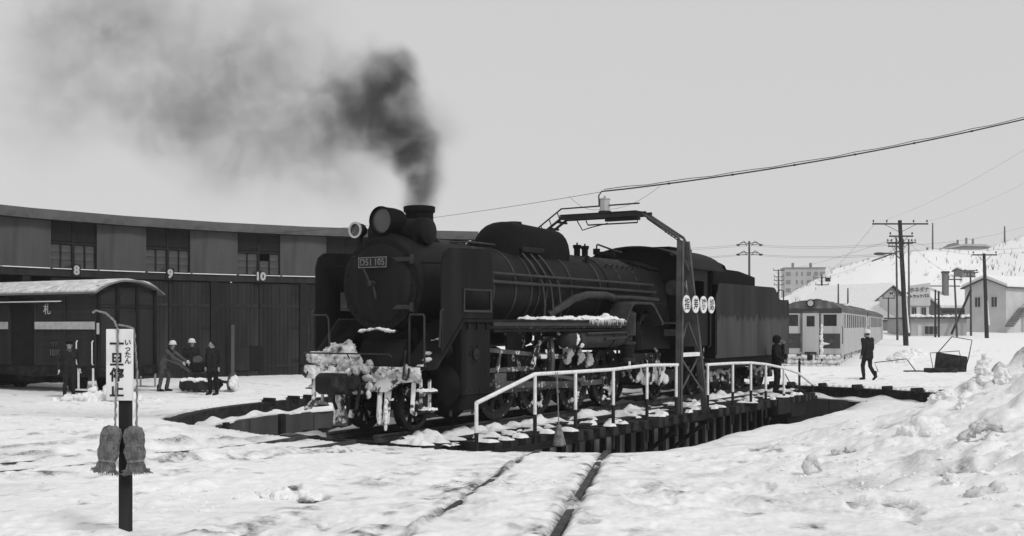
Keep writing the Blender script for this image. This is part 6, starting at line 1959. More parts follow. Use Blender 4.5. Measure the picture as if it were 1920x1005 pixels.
# two-storey house at the right with an outside stair
rh2 = gable('house', 'two-storey pale house with an outside staircase at the right edge', 44.2, 105.5, 4.0, 15, 1.8, 5.4, 6.2, 'house_wall', 'house_roof_dark', R(-50), windows=((-.7, 3.6, .5, .9), (.9, 3.6, .5, .9)), over=.3)
for y in (4.0, 7.0, 10.0):
    f = MB().box((2.005, y, 3.6), (2.06, y + 1.2, 4.6)).build('window', 'house_wall_grey', rh2, smooth=0)
    MB().box((2.062, y + .08, 3.68), (2.075, y + .57, 4.52)).build('pane', 'car_glass', f, smooth=0)
    MB().box((2.062, y + .63, 3.68), (2.075, y + 1.12, 4.52)).build('pane', 'car_glass', f, smooth=0)
MB().box((2.005, 3.0, .6), (2.08, 14, 3.0)).build('garage_door', 'house_wall_grey', rh2, smooth=0)
MB().beam((2.5, -.4, 1.5), (2.5, 2.4, 3.2), .8, .12, (0, 0, 1)).build('stair', 'house_wall_dark', rh2, smooth=0)
for k in range(8):
    MB().box((2.1, -.4 + .34 * k, 1.60 + .21 * k), (2.9, -.1 + .34 * k, 1.64 + .21 * k)).build('stair_tread', 'house_wall_grey', rh2, smooth=0)
MB().box((2.05, 2.4, 3.15), (3.0, 6.0, 3.25)).build('landing', 'house_wall_dark', rh2, smooth=0)
MB().beam((2.95, -.4, 2.4), (2.95, 2.4, 4.1), .04, .06).build('stair_rail', 'house_wall_dark', rh2, smooth=0)

# apartment block on the hill, hilltop buildings, hut
ab = thing('apartment_block', 'four-storey apartment block on the hill crest behind the railcar', 'apartment block', (96.5, 372, 0), R(-6))
abw = MB().box((-6.5, 0, 0), (6.5, 9, 20.6)).build('wall', 'block_wall', ab, smooth=0)
MB().box((-6.8, -.3, 20.6), (6.8, 9.3, 21.0)).build('roof', 'house_wall_dark', ab, smooth=0)
for x in (-3.6, 2.2):
    MB().box((x - .35, 2, 21.0), (x + .35, 3, 22.6)).build('chimney', 'house_wall_dark', ab, smooth=0)
for fl in range(5):
    z = 18.2 - fl * 2.7
    for x, ww_ in ((-5.4, 1.5), (-2.6, .5), (-.9, .5), (1.3, 1.3), (3.6, 1.2), (5.4, 1.0)):
        f = MB().box((x - ww_ / 2, -.12, z), (x + ww_ / 2, -.005, z + 1.3)).build('window', 'house_wall_dark', ab, smooth=0)
        MB().box((x - ww_ / 2 + .1, -.16, z + .1), (x + ww_ / 2 - .1, -.13, z + 1.2)).build('pane', 'house_wall_dark', f, smooth=0)
ht = thing('hilltop_building', 'long low snow-roofed building with chimneys on the hill skyline', 'building', (125.0, 318, 22.5), R(-4))
MB().prism([(-12.0, -.8), (-12.0, -.1), (-8, .2), (-3, .7), (2, 1.7), (8, 1.5), (10.5, .9), (8, -.6), (-2, -.3)], 'y', 0, 8).build('wall', 'house_wall_dark', ht, smooth=0)
MB().prism([(-3.5, .75), (2, 1.75), (8, 1.55), (10.6, .92), (10.6, 1.2), (8, 2.2), (2, 2.3), (-4, 1.1)], 'y', -.3, 8.3).build('roof', 'block_wall', ht, smooth=0)
for x, z in ((-7.2, 1.5), (1.2, 3.6), (3.6, 4.2), (5.4, 3.9)):
    MB().box((x - .22, 2, z - 2.2), (x + .22, 2.6, z)).build('chimney', 'house_wall_dark', ht, smooth=0)
MB().prism([(-2.0, 1.6), (-.2, 2.7), (2.0, 2.0)], 'y', .5, 6).build('gable', 'house_wall_dark', ht, smooth=0)
gable('hut', 'small dark hut half buried on the snowy slope above the barn', 87.3, 216, 2.5, 3, 11.0, 12.3, 12.7, 'house_wall_dark', 'house_roof_dark', R(10), 'hut', 'x', .3)

# scrub on the slope: a thin scatter of bare twigs, too many to count
mb = MB()
r_ = random.Random(8)
for i in range(900):
    d = r_.uniform(150, 322)
    t = r_.uniform(.235, .40) if r_.random() < .75 else r_.uniform(.40, .47)
    x, y = t * d, d
    if r_.random() > .25 + .75 * (vnoise(np.array([x / 22.0]), np.array([y / 22.0]), 3)[0] > .0):
        continue
    z = float(G0(np.array([x]), np.array([y]))[0])
    hgt = r_.uniform(.3, 1.5) * (1.6 if r_.random() < .12 else 1)
    for q in range(r_.randint(3, 7)):
        a = r_.uniform(0, 6.28)
        l = r_.uniform(.4, 1) * hgt
        p1 = (x + math.cos(a) * l * .3, y + math.sin(a) * l * .3, z + l * .6)
        p2 = (p1[0] + math.cos(a) * l * .35 + r_.uniform(-.2, .2), p1[1], z + l)
        w = r_.uniform(.012, .03)
        mb.add([(x - w, y, z - .3), (x + w, y, z - .3), (x, y + w, z - .3), (p1[0] - w * .6, p1[1], p1[2]), (p1[0] + w * .6, p1[1], p1[2]), (p1[0], p1[1] + w * .6, p1[2])], [(0, 1, 4, 3), (1, 2, 5, 4), (2, 0, 3, 5)])
        mb.add([(p1[0] - w * .6, p1[1], p1[2]), (p1[0] + w * .6, p1[1], p1[2]), (p1[0], p1[1] + w * .6, p1[2]), p2], [(0, 1, 3), (1, 2, 3), (2, 0, 3)])
tag(mb.build('hillside_scrub', 'twig', None, smooth=0), 'bare scrub scattered over the snowy hillside', 'scrub', kind='stuff')

# ------------------------------------------------------------------ poles
def pole(label, x, y, zb, zt, lean=0.0, r=.14, mat='pole_dark', arms=(), name='utility_pole', cat='utility pole', snowside=False):
    """arms: (z, x0, x1) crossarms with insulators"""
    p = thing(name, label, cat, (x, y, zb))
    H = zt - zb
    MB().tube([(0, 0, -1.0), (lean * .5, 0, H * .5), (lean, 0, H)], [r, r * .85, r * .7], 10).build('post', mat, p)
    if snowside:
        MB().tube([(r * .75, -r * .5, .8), (lean * .5 + r * .68, -r * .4, H * .42)], [.07, .03], 6).build('stuck_snow', 'snow_cap', p)
    for (z, x0, x1) in arms:
        zz = z - zb
        cx = lean * zz / H
        a = MB().beam((cx + x0, -.12, zz), (cx + x1, -.12, zz), .09, .10).build('crossarm', mat, p, smooth=0)
        n = max(2, int((x1 - x0) / .75))
        for i in range(n):
            xx = cx + x0 + .08 + (x1 - x0 - .16) * i / (n - 1)
            if abs(xx - cx) < .2:
                continue
            MB().lathe([(.015, 0), (.015, .08), (.06, .10), (.07, .15), (.045, .17), (.06, .20), (.03, .24), (0, .24)], (xx, -.12, zz + .05), (0, 0, 1), 8).build('insulator', 'pole_mid', a)
        for sg in (x0, x1):
            if abs(sg) > .6:
                MB().beam((cx + sg * .6, -.12, zz), (cx, -.05, zz - .6), .03, .03).build('arm_brace', mat, a, smooth=0)
    return p


def px(x, y, D):
    """a point seen at photograph pixel x, y, at distance D (used once, to survey the far poles)"""
    return ((x - 960) * D / 2118.0, D, 1.875 - (y - 610) * D / 2118.0)


bx, by, bz = px(1700, 645, 80)
p = pole('tall leaning dark pole with wide crossarm and street lamp', bx, by, bz, px(0, 413, 80)[2], -.48, .19, arms=((px(0, 420, 80)[2], -2.0, 1.95), (px(0, 443, 80)[2], -.85, .85), (px(0, 456, 80)[2], -.8, .8)), snowside=True)
zl = px(0, 478, 80)[2] - bz
MB().tube([(-.35, -.1, zl - 1.0), (-.45, -.1, zl - .3), (-.9, -.1, zl + .1), (-1.6, -.1, zl + .12)], .045, 7).build('lamp_arm', 'pole_mid', p)
MB().ball((-1.95, -.1, zl + .08), (.42, .13, .11)).build('street_lamp', 'pole_mid', p)
MB().beam((-.3, -.1, zl + .35), (-2.5, -.1, zl - .45), .05, .09).build('stay_arm', 'pole_mid', p, smooth=0)
bx, by, bz = px(1851, 628, 92)
pole('dark pole with a single crossarm in front of the two-storey house', bx, by, bz, px(0, 475, 92)[2], -.25, .17, arms=((px(0, 478, 92)[2], -1.0, 1.0),), snowside=True)
bx, by, bz = px(1683, 628, 90)
pole('slender pole just left of the tall leaning pole', bx, by, bz, px(0, 445, 90)[2], -.1, .09, 'pole_mid', arms=((px(0, 455, 90)[2], -.8, .6), (px(0, 462, 90)[2], -.7, .6)))
bx, by, bz = px(1705, 612, 98)
pole('slender pole right behind the tall leaning pole', bx, by, bz, px(0, 448, 98)[2], -.05, .09, 'pole_mid', arms=((px(0, 455, 98)[2], -.6, .6),))
bx, by, bz = px(1754, 624, 95)
p = pole('dark twin-leg post in front of the barn', bx, by, bz, px(0, 543, 95)[2], 0, .09)
MB().tube([(.3, 0, -.8), (.28, 0, px(0, 546, 95)[2] - bz)], .085, 8).build('post', 'pole_dark', p)
MB().beam((0, 0, 2.8), (.29, 0, 2.8), .06, .08).build('spreader', 'pole_dark', p, smooth=0)
bx, by, bz = px(1795, 622, 97)
pole('thin leaning pole in front of the barn wall', bx, by, bz, px(0, 518, 97)[2], -.25, .10, 'pole_mid', arms=((px(0, 524, 97)[2], -.6, .6),))
bx, by, bz = px(1821, 620, 99)
p = pole('pole with a slanting strut between barn and two-storey house', bx, by, bz, px(0, 508, 99)[2], -.05, .10, 'pole_mid', arms=((px(0, 511, 99)[2], -.6, .6), (px(0, 518, 99)[2], -.4, .4)))
MB().tube([(-.05, -.1, 3.6), (-1.8, -.2, -.3)], .11, 8).build('strut', 'pole_dark', p)
# pole behind the tender with two tiers of drop wires
bx, by, bz = px(1405, 600, 105)
p = pole('pale pole with two tiers of looped wires above the tender', bx, by, bz - 1.5, px(0, 452, 105)[2], 0, .13, 'pole_mid')
for zz in (px(0, 459, 105)[2], px(0, 477, 105)[2]):
    z = zz - bz + 1.5
    for s in (-1, 1):
        MB().tube([(0, 0, z + .1), (s * .45, 0, z + .22), (s * .8, -.1, z + .15), (s * 1.1, -.1, z - .05)], .04, 6).build('arm', 'pole_mid', p)
        MB().ball((s * 1.05, -.1, z - .02), (.2, .12, .09)).build('cable_box', 'pole_dark', p)
        MB().tube([(s * .2, 0, z - .1), (s * .5, -.1, z + .35), (s * .9, -.1, z + .1)], .03, 5).build('cable_loop', 'pole_dark', p)
        MB().beam((s * .15, 0, z), (s * .8, -.05, z + .02), .05, .06).build('crossarm', 'pole_mid', p, smooth=0)
bx, by, bz = px(1460, 575, 160)
pole('far pole with four short crossarms behind the tender end', bx, by, bz, px(0, 505, 160)[2], 0, .14, 'pole_mid', arms=((px(0, 507, 160)[2], -.8, .8), (px(0, 519, 160)[2], -.7, .7), (px(0, 526, 160)[2], -.7, .7), (px(0, 534, 160)[2], -.7, .7)))
bx, by, bz = px(1541, 575, 150)
p = pole('far pole with a transformer above the railcar roof', bx, by, bz, px(0, 516, 150)[2], 0, .15, 'pole_dark', arms=((px(0, 521, 150)[2], -1.2, 1.2), (px(0, 534, 150)[2], -.9, .9), (px(0, 543, 150)[2], -.9, .9)))
MB().cyl((.75, -.2, px(0, 528, 150)[2] - bz), (.75, -.2, px(0, 521, 150)[2] - bz), .35, n=12).build('transformer', 'pole_dark', p)
for q, (x_, y0, y1, D, lb) in enumerate(((1572, 572, 532, 120, 'bare thin post left of the pair above the railcar'), (1590, 572, 540, 118, 'bare thin post right of the pair above the railcar'), (1666, 605, 557, 108, 'short pole by the low grey house'), (1749, 470, 418, 330, 'tall mast on the hill left of the hilltop building'), (1884, 452, 424, 330, 'mast on the hill at the right edge'))):
    bx, by, bz = px(x_, y0, D)
    pole(lb, bx, by, bz, px(0, y1, D)[2], 0, .08 * D / 100, 'pole_mid', arms=((px(0, y1 + 2, D)[2], -.6, .6),) if q == 2 else ())

# ------------------------------------------------------------------ wires
def wire(label, a, b, sag, r=.014, n=16, mat='wire', name='overhead_wire', group=None):
    a, b = Vector(a), Vector(b)
    pts = [a.lerp(b, i / n) - Vector((0, 0, sag * 4 * (i / n) * (1 - i / n))) for i in range(n + 1)]
    o = MB().tube(pts, r, 5).build(name, mat)
    return tag(o, label, 'wire', group)


drum = (PC[0] - .26 * SA, PC[1] - .26 * CA, 5.02)
far_end = (24.0, 32.0, 10.38)
w = thing('feeder_cable', 'heavy twisted feeder cable running from the gantry drum up to the right', 'cable', drum)
cab = []
for i in range(41):
    t = i / 40
    cab.append(((far_end[0] - drum[0]) * t, (far_end[1] - drum[1]) * t, .12 + (far_end[2] - drum[2]) * t - 0.6 * 4 * t * (1 - t)))
MB().tube([(-.12, 0, -.22), (-.13, 0, .02), (-.06, 0, .12)] + cab[1:], .019, 6).build('cable', 'wire', w)
MB().tube([(x, y, z + .05 + .015 * math.sin(i * 2.2)) for i, (x, y, z) in enumerate(cab)], .009, 5).build('messenger_wire', 'wire', w)
for i in range(3, 40, 3):
    MB().ball(cab[i], (.04, .03, .03), 8, 5).build('hanger', 'wire', w)
wire('thin span wire from the gantry top sloping down left behind the chimney', (drum[0], drum[1], drum[2] + .12), px(300, 433, 62), .5, .006, 24)
for s, lb in ((-1, 'left'), (1, 'right')):
    wire('thin %s stay wire at the gantry collector drum' % lb, (drum[0] + .12 * s, drum[1], drum[2] - .32), (drum[0] + (1.38 if s > 0 else -.85), drum[1] + .1, drum[2] + (.27 if s > 0 else .02)), .12, .004, 10)
# span wires to the pole above the tender and across the yard
for i, (ya, yb, yc) in enumerate(((465, 458, 455), (468, 461, 458), (484, 476, 474), (486, 478, 477))):
    wire('level wire number %s from the top crossing behind the tender pole' % ('one', 'two', 'three', 'four')[i], px(1180, ya + 4, 112), px(1400, yb, 105), .1, .010, 10)
    wire('level wire number %s from the top between tender pole and tall leaning pole' % ('one', 'two', 'three', 'four')[i], px(1410, yb, 105), px(1692, yc, 80.3), .25, .009, 12)
for i, (a, b) in enumerate((((1740, 415, 80), (2000, 300, 60)), ((1640, 418, 80), (1930, 275, 46)), ((1868, 476, 92), (2050, 440, 80)), ((1692, 445, 80), (1846, 477, 92)), ((1460, 507, 160), (1690, 443, 80)), ((1541, 521, 150), (1700, 456, 80)), ((1541, 521, 150), (1640, 420, 80)), ((1705, 455, 98), (1795, 520, 97)), ((1700, 460, 80), (1920, 425, 120)), ((1710, 470, 98), (2000, 455, 140)))):
    lb = ('wire running up right from the tall pole crossarm tip', 'high wire running up right from the left crossarm tip', 'wire leaving right from the single crossarm pole', 'wire between tall leaning pole and single crossarm pole', 'slanting wire from four-arm pole to the tall pole', 'slanting wire from transformer pole to lower arm of the tall pole', 'steep wire from transformer pole to the wide crossarm', 'wire from slender pole down to the thin leaning pole', 'wire across the hill from the tall pole to the right', 'lower wire across the hill to the right edge')[i]
    wire(lb, px(*a), px(*b), .35, (.005 if i in (0, 1, 2) else .007) * (a[2] + b[2]) / 170, 14)

# ------------------------------------------------------------------ two upturned sledges left in the snow
for q, (sx, sy, kk, rz_, lb) in enumerate(((17.35, 45.0, 1.0, .05, 'upturned dark sledge box with a tall pipe handle sunk in the snow'), (15.6, 45.3, .8, .2, 'pipe handle of a buried sledge sticking out of the snow'))):
    g_ = gz(sx, sy)
    c = thing('snow_sledge', lb, 'sledge', (sx, sy, g_), rz_)
    if q == 0:
        MB().prism([(-.55, -.15), (.75, .0), (.80, .62), (-.42, .80)], 'y', -.05, .08).build('back_plate', 'iron', c, smooth=0)
        MB().box((-1.0, -.7, -.12), (.1, -.05, .18)).build('pan', 'iron', c, bevel=.03)
        MB().tube([(.72, .0, .1), (.86, -.02, .6), (.98, -.05, 1.28), (.16, -.05, 1.42), (-.42, -.02, .75)], .02, 6).build('handle', 'iron', c)
        MB().tube([(-.78, -.5, .1), (-.92, -.5, .78), (.25, -.5, .86), (.38, -.5, .3)], .018, 6).build('side_rail', 'iron', c)
    else:
        MB().tube([(-.95, 0, -.1), (-1.15, 0, .38), (.25, 0, .52), (.7, -.1, -.1)], .02, 6).build('handle', 'iron', c)
        MB().box((.2, -.35, -.12), (.95, .2, .05)).build('pan', 'iron', c, bevel=.03)

# ------------------------------------------------------------------ stop sign post with straw sandals
SX, SY = -2.84, 8.3
sz = gz(SX, SY)
sg = thing('stop_sign', 'white board lettered for a temporary stop on a dark post hung with two straw bundles', 'sign', (SX, SY, sz))
MB().box((-.043, -.03, -.4), (.043, .03, 1.84 - sz)).build('post', 'post_wood', sg, bevel=.006)
bz0, bz1 = 1.325 - sz, 1.848 - sz
bd = MB().box((-.125, -.055, bz0), (.07, -.032, bz1)).build('board', 'sign_white', sg, bevel=.004)
for i, ch_ in enumerate('一旦停止'):
    text('sign_character', ch_, 'ink', bd, (-.045, -.057, bz1 - .115 - i * .113), (1, 0, 0), (0, 0, 1), .105, .001, bold=.003)
for i, ch_ in enumerate('いったん'):
    text('sign_character', ch_, 'ink', bd, (.035, -.057, bz1 - .10 - i * .045), (1, 0, 0), (0, 0, 1), .05, .001, bold=.001)


def rope_path(pts, r, name, parent, n=26):
    P_ = [Vector(p) for p in pts]
    out = []
    for i in range(n + 1):
        t = i / n * (len(P_) - 1)
        k = min(int(t), len(P_) - 2)
        p = P_[k].lerp(P_[k + 1], t - k)
        out.append(p + Vector((.003 * math.sin(i * 2.4), .002 * math.cos(i * 1.9), 0)))
    return MB().tube(out, [r * (1 + .25 * math.sin(i * 1.7)) for i in range(n + 1)], 7).build(name, 'rope', parent)


rope_path([(-.215, -.07, bz1 + .12), (-.19, -.07, bz1 + .135), (-.12, -.068, bz1 + .115), (-.06, -.066, bz1 + .06), (-.035, -.064, bz1 + .0), (-.04, -.064, bz0 + .25), (-.05, -.064, bz0), (-.06, -.05, bz0 - .2)], .008, 'rope', sg, 60)
rope_path([(-.03, -.06, bz1 + .03), (.03, -.05, bz1 + .02), (.06, .0, bz1), (.075, .03, bz0 + .2), (.08, .0, bz0 - .2)], .008, 'rope', sg, 50)
r_ = random.Random(4)
for (cx, tl, lb) in ((-.075, -.16, 'left'), (.085, .06, 'right')):
    # a bundle: tied sheaf, pinched twice, frayed at the foot, made of many straws over a core
    zt_ = bz0 - .2
    o = thing('straw_sandal', '%s straw bundle hung on the stop sign post' % lb, 'straw bundle', (SX + cx, SY - .065 - (.012 if cx > 0 else 0), sz + zt_))
    o.rotation_euler = (0, -tl, 0)
    o.scale = (.84, .84, .95)
    prof = [(.0, 0.02), (.03, .015), (.062, -.005), (.076, -.05), (.074, -.10), (.066, -.135), (.078, -.18), (.070, -.225), (.056, -.255), (.068, -.29), (.076, -.325), (0, -.33)]
    core = MB().lathe(prof, (0, 0, 0), (0, 0, 1), 16)
    core.v = [(x * 1.0, y * .55, z) for x, y, z in core.v]
    core.build('sheaf', 'straw', o)
    mb = MB()
    for k in range(300):
        a = r_.uniform(0, 6.283)
        pts = []
        fr_ = r_.uniform(.96, 1.2)
        for (pr, pz) in prof[1:-1]:
            pts.append((math.cos(a) * pr * fr_ + r_.uniform(-.006, .006), math.sin(a) * pr * .55 * fr_, pz + r_.uniform(-.006, .006)))
        e = pts[-1]
        pts.append((e[0] * r_.uniform(1.0, 1.5) + r_.uniform(-.012, .012), e[1] * 1.2, -.33 - r_.uniform(-.02, .03)))
        s0 = r_.randint(0, 3)
        mb.tube(pts[s0:], .0028, 3)
    tag(mb.build('straws', 'straw', o), kind='stuff')
    for z_ in (-.13, -.25):
        tie = MB().ring((0, 0, z_), (0, 0, 1), .062, .076, .014, 18)
        tie.v = [(x, y * .58, z) for x, y, z in tie.v]
        tie.build('tie', 'rope', o)

# straw bag hung on the turntable handrail by a rope
hx, hy = uv(6 - 6.75, 2.43)
bg = thing('hanging_bag', 'small straw bag hanging by a rope from the white handrail', 'bag', (hx, hy, 0))
rope_path([(.0, 0, 1.02), (.015, -.02, .6), (.03, -.02, .02)], .008, 'rope', bg, 20)
rope_path([(-.03, 0, 1.02), (.0, -.02, .6), (.025, -.02, .02)], .006, 'rope', bg, 20)
MB().lathe([(0, .06), (.05, .04), (.04, .0), (.07, -.06), (.10, -.2), (.13, -.31), (.10, -.34), (0, -.34)], (.03, -.02, 0), (0, 0, 1), 16).build('bag', 'straw', bg)

# ------------------------------------------------------------------ lumps of broken snow crust, each its own piece where it stands out
def chunk(name, label, x, y, balls, seed, mat='snow_cap', amp=.06, sink=.05):
    z = gz(x, y) - sink
    o = lumpy(balls, name, mat, None, seed, amp, flip=False)
    o.location = (x, y, z)
    return tag(o, label, 'snow lump')


def on_ground(x, y):
    """the spot of snow first met along the line of sight through photograph pixel x, y"""
    dd = np.arange(4.0, 40.0, .04)
    tx, tz = (x - 960) / 2118.0, -(y - 610) / 2118.0
    gg = ground_arrays(tx * dd, dd)[0]
    hit = np.nonzero(1.875 + tz * dd < gg)[0]
    d = float(dd[hit[0]]) if len(hit) else 20.0
    return (tx * d, d)


X, D = on_ground(1524, 890)
chunk('snow_lump', 'hooked lump of grey icy snow standing alone right of the rails', X, D, [((-.06, 0, .04), .05), ((-.07, 0, .10), .05), ((-.035, 0, .17), .05), ((.02, 0, .16), .048), ((.06, 0, .10), .04), ((.085, 0, .05), .035)], 31, 'dirty_snow', .012, .0)
X, D = on_ground(1745, 815)
chunk('snow_lump', 'broad rounded block of crusted snow on the bank', X, D, [((-.24, 0, .03), (.16, .16, .13)), ((-.08, 0, .07), (.2, .17, .14)), ((.12, 0, .06), (.2, .16, .13)), ((.28, 0, .01), (.15, .15, .10))], 32)
X, D = on_ground(1850, 815)
chunk('snow_lump', 'arched slab of dirty snow curving over a hollow on the bank', X, D, [((-.28 + .07 * i, 0, .0 + .17 * math.sin(math.pi * i / 8)), (.07, .09, .055)) for i in range(9)], 33, 'dirty_snow', .05)
X, D = on_ground(1803, 765)
chunk('snow_lump', 'pointed upright lump of snow on top of the bank', X, D, [((0, 0, .02), .09), ((.01, 0, .11), .07), ((.0, 0, .19), .04)], 34)
X, D = on_ground(1845, 712)
chunk('snow_lump', 'tall worn snow pillar near the top of the bank', X, D, [((0, 0, .02), .13), ((.02, 0, .14), .11), ((-.01, 0, .26), .09), ((.03, 0, .35), .06)], 35)
X, D = on_ground(1882, 718)
chunk('snow_lump', 'squat snow block right of the tall pillar', X, D, [((0, 0, .02), .11), ((.03, 0, .12), .09), ((.0, 0, .2), .06)], 36)
X, D = on_ground(1770, 745)
chunk('snow_lump', 'round snow knob at the end of the pit wall', X, D, [((0, 0, .02), .11), ((.06, 0, .08), .08), ((-.1, 0, .0), .09)], 37)
X, D = on_ground(1855, 925)
chunk('snow_lump', 'flat broken slab of snow low on the right bank', X, D, [((-.1, 0, .03), (.1, .08, .06)), ((.05, 0, .05), (.12, .09, .06)), ((.12, 0, .01), (.07, .06, .05))], 38, 'dirty_snow')
X, D = on_ground(1780, 905)
chunk('snow_lump', 'small upright snow stub low on the right bank', X, D, [((0, 0, .02), .05), ((.01, 0, .08), .045)], 39)
X, D = on_ground(1590, 850)
chunk('snow_lump', 'cluster of grey snow crumbs below the bank', X, D, [((-.12, 0, .02), .06), ((0, .02, .05), .07), ((.1, 0, .02), .05), ((.18, -.02, 0), .04)], 40, 'dirty_snow')
X, D = on_ground(530, 935)
chunk('snow_lump', 'ridge of churned snow in the left foreground', X, D, [((-.3 + .1 * i, .03 * (i % 3), .03 + .04 * (i % 2)), (.1, .09, .05)) for i in range(7)], 41, 'snow_cap', .05)
hp_ = thing('snow_heap', 'heap of shovelled snow in front of the person in uniform by the brake van', 'snow heap', (-11.6, 32.2, gz(-11.6, 32.2) - .1))
rr_ = random.Random(6)
lumpy([((gx_, rr_.gauss(0, .3), .05 + rr_.uniform(0, .42) * math.exp(-(gx_ / .9) ** 2)), rr_.uniform(.07, .17)) for gx_ in [rr_.gauss(0, .8) for i in range(60)]], 'heap', 'snow_cap', hp_, 42, .09, flip=False)

# crumbs and clods strewn about: far too many to count
mb = MB()
rr_ = random.Random(77)
ico_v = [(0, 0, 1), (.9, 0, .45), (.28, .85, .45), (-.72, .53, .45), (-.72, -.53, .45), (.28, -.85, .45), (.72, .53, -.3), (-.28, .85, -.3), (-.9, 0, -.3), (-.28, -.85, -.3), (.72, -.53, -.3)]
ico_f = [(0, 1, 2), (0, 2, 3), (0, 3, 4), (0, 4, 5), (0, 5, 1), (1, 6, 2), (2, 7, 3), (3, 8, 4), (4, 9, 5), (5, 10, 1), (2, 6, 7), (3, 7, 8), (4, 8, 9), (5, 9, 10), (1, 10, 6), (6, 10, 9, 8, 7)]
pts, rs = [], []
for i in range(5200):
    t = rr_.uniform(-.5, .5)
    d = 5.0 * (6.0 ** rr_.random())
    x, y = t * d, d
    if math.hypot(x - PC[0], y - PC[1]) < 10.7:
        continue
    m = .10 + (.75 if x > 2.5 + (y - 10) * .2 and y < 19 else 0)
    if vnoise(np.array([x / 1.7]), np.array([y / 1.7]), 9)[0] < .22 - .5 * m:
        continue
    pts.append((x, y))
    rs.append(rr_.uniform(.006, .024) * (1 if rr_.random() < .93 else 2.0) * (1.25 if m > .5 else 1))
zz = ground_arrays(np.array([p[0] for p in pts]), np.array([p[1] for p in pts]))[0]
for (x, y), z, r in zip(pts, zz, rs):
    k = [rr_.uniform(.7, 1.3) for _ in range(3)]
    a = rr_.uniform(0, 6.28)
    c, s = math.cos(a), math.sin(a)
    mb.add([(x + r * (vx * c * k[0] - vy * s * k[1]), y + r * (vx * s * k[0] + vy * c * k[1]), z + r * .1 + r * vz * k[2] * .65) for vx, vy, vz in [(q[0] * rr_.uniform(.6, 1.25), q[1] * rr_.uniform(.6, 1.25), q[2] * rr_.uniform(.6, 1.2)) for q in ico_v]], ico_f)
tag(mb.build('snow_crumbs', 'snow_cap', None, smooth=25), 'small crumbs of broken snow strewn over the yard', 'snow', kind='stuff')

# ------------------------------------------------------------------ smoke from the chimney: one cloud of soot, density built from soft puffs
cx_, cy_ = uv(-1.72, 0)
SM = 99.8
PUFFS = [(786, 384, 35, 3.2), (785, 362, 38, 2.8), (790, 340, 44, 2.6), (788, 318, 50, 2.5), (780, 296, 56, 2.6), (756, 272, 60, 3.2), (728, 238, 70, 2.4), (712, 175, 80, 3.0), (735, 150, 54, 2.0), (662, 205, 78, 1.9), (690, 260, 60, .7), (800, 235, 62, .5), (838, 258, 42, .25), (620, 130, 64, .75),
         (600, 220, 92, .52), (560, 280, 110, .40), (640, 320, 88, .34), (490, 145, 92, .62), (470, 250, 110, .46), (370, 165, 110, .66), (360, 215, 75, .5), (300, 235, 90, .42), (400, 290, 100, .3), (240, 205, 80, .4), (270, 60, 105, .42), (420, 70, 120, .28),
         (150, 130, 135, .26), (130, 50, 100, .26), (90, 210, 120, .18), (210, 10, 110, .34), (540, 60, 110, .2), (60, 60, 95, .14), (520, 330, 80, .15)]
puffs = []
for (x, y, r, dn) in PUFFS:
    lx, lz = (x - 786) / SM, (388 - y) / SM
    ly = .10 * -lx + .0
    k = 1 + ly / 21.2
    puffs.append(((lx * k, ly, lz * k), r / SM * k, dn))
bm = bmesh.new()
for (c, r, dn) in puffs:
    bmesh.ops.create_icosphere(bm, subdivisions=2, radius=r * (1.45 if r > .5 else 1.3), matrix=Matrix.Translation(c))
me = bpy.data.meshes.new('smoke')
bm.to_mesh(me)
bm.free()
t = bpy.data.objects.new('tmp', me)
COL.objects.link(t)
md = t.modifiers.new('r', 'REMESH')
md.mode = 'VOXEL'
md.voxel_size = .16
me2 = bpy.data.meshes.new_from_object(t.evaluated_get(bpy.context.evaluated_depsgraph_get()))
bpy.data.objects.remove(t)
m = bpy.data.materials.new('smoke')
m.use_nodes = True
nt = m.node_tree
nt.nodes.clear()
N = lambda ty: nt.nodes.new(ty)
Lk = nt.links.new
out = N('ShaderNodeOutputMaterial')
pv = N('ShaderNodeVolumePrincipled')
pv.inputs['Color'].default_value = (.16, .16, .16, 1)
Lk(pv.outputs[0], out.inputs['Volume'])
tc = N('ShaderNodeTexCoord')
nz = N('ShaderNodeTexNoise')
nz.inputs['Scale'].default_value = 1.1
nz.inputs['Detail'].default_value = 4
Lk(tc.outputs['Object'], nz.inputs['Vector'])
sb1 = N('ShaderNodeVectorMath')
sb1.operation = 'SUBTRACT'
sb1.inputs[1].default_value = (.5, .5, .5)
Lk(nz.outputs['Color'], sb1.inputs[0])
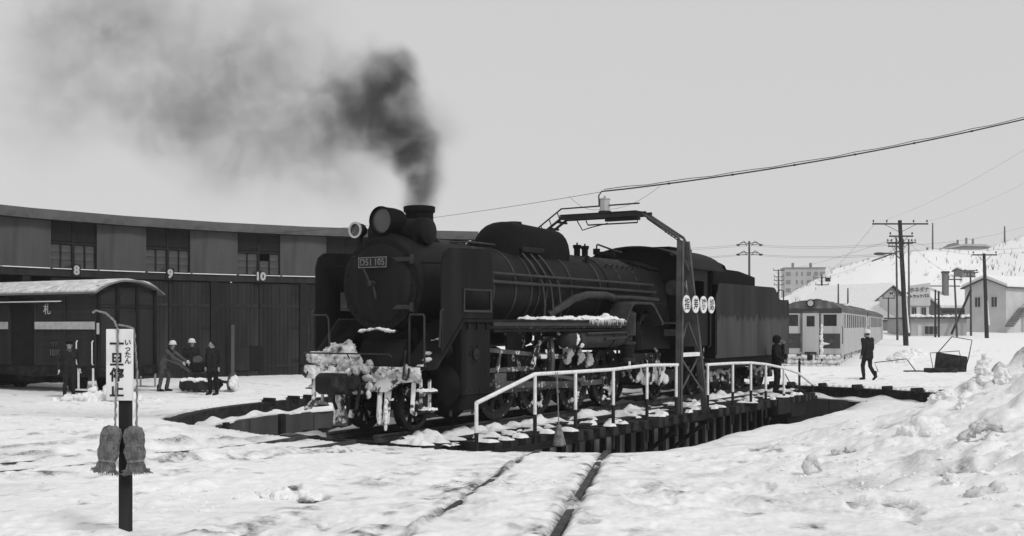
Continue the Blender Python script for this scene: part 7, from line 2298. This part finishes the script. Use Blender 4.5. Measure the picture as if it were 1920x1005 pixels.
# the jet is tight at the chimney and loosens with distance from it
ln = N('ShaderNodeVectorMath')
ln.operation = 'LENGTH'
Lk(tc.outputs['Object'], ln.inputs[0])
mr = N('ShaderNodeMapRange')
mr.inputs['From Min'].default_value = .1
mr.inputs['From Max'].default_value = 2.2
mr.inputs['To Min'].default_value = .12
mr.inputs['To Max'].default_value = 1.15
Lk(ln.outputs['Value'], mr.inputs[0])
sc_ = N('ShaderNodeVectorMath')
sc_.operation = 'SCALE'
Lk(sb1.outputs[0], sc_.inputs[0])
Lk(mr.outputs[0], sc_.inputs['Scale'])
ad = N('ShaderNodeVectorMath')
ad.operation = 'ADD'
Lk(tc.outputs['Object'], ad.inputs[0])
Lk(sc_.outputs[0], ad.inputs[1])
acc = None
for (c, r, dn) in puffs:
    dsx = N('ShaderNodeVectorMath')
    dsx.operation = 'DISTANCE'
    dsx.inputs[1].default_value = c
    Lk(ad.outputs[0], dsx.inputs[0])
    f = N('ShaderNodeMapRange')
    f.interpolation_type = 'SMOOTHSTEP'
    f.inputs['From Min'].default_value = r * 1.3
    f.inputs['From Max'].default_value = 0
    f.inputs['To Min'].default_value = 0
    f.inputs['To Max'].default_value = dn
    Lk(dsx.outputs['Value'], f.inputs[0])
    if acc is None:
        acc = f.outputs[0]
    else:
        a = N('ShaderNodeMath')
        a.operation = 'ADD'
        Lk(acc, a.inputs[0])
        Lk(f.outputs[0], a.inputs[1])
        acc = a.outputs[0]
n2 = N('ShaderNodeTexNoise')
n2.inputs['Scale'].default_value = 2.1
n2.inputs['Detail'].default_value = 5
n2.inputs['Roughness'].default_value = .58
Lk(ad.outputs[0], n2.inputs['Vector'])
m2 = N('ShaderNodeMapRange')
m2.inputs['From Min'].default_value = .34
m2.inputs['From Max'].default_value = .66
m2.inputs['To Min'].default_value = .3
m2.inputs['To Max'].default_value = 1.85
Lk(n2.outputs[0], m2.inputs[0])
mu = N('ShaderNodeMath')
mu.operation = 'MULTIPLY'
Lk(acc, mu.inputs[0])
Lk(m2.outputs[0], mu.inputs[1])
mu2 = N('ShaderNodeMath')
mu2.operation = 'MULTIPLY'
mu2.inputs[1].default_value = .60
Lk(mu.outputs[0], mu2.inputs[0])
Lk(mu2.outputs[0], pv.inputs['Density'])
try:
    m.cycles.volume_step_rate = 0.3
except Exception:
    pass
me2.materials.clear()
me2.materials.append(m)
smoke = link('smoke', me2)
smoke.location = (cx_, cy_, 4.13)
tag(smoke, 'dark coal smoke rising from the chimney and drifting left across the sky', 'smoke', kind='stuff')

# ------------------------------------------------------------------ thin winter haze over the whole yard and hill
hz_ = MB().box((-1700, -60, -3.2), (1900, 1250, 48))
haze_box = hz_.build('haze', None, smooth=0)
hm_ = bpy.data.materials.new('haze')
hm_.use_nodes = True
hn = hm_.node_tree
hn.nodes.clear()
ho = hn.nodes.new('ShaderNodeOutputMaterial')
hv = hn.nodes.new('ShaderNodeVolumePrincipled')
hv.inputs['Color'].default_value = (.93, .93, .93, 1)
hv.inputs['Density'].default_value = .00034
hn.links.new(hv.outputs[0], ho.inputs['Volume'])
haze_box.data.materials.append(hm_)
tag(haze_box, 'thin pale haze over the snowy yard and hill', 'haze', kind='stuff')
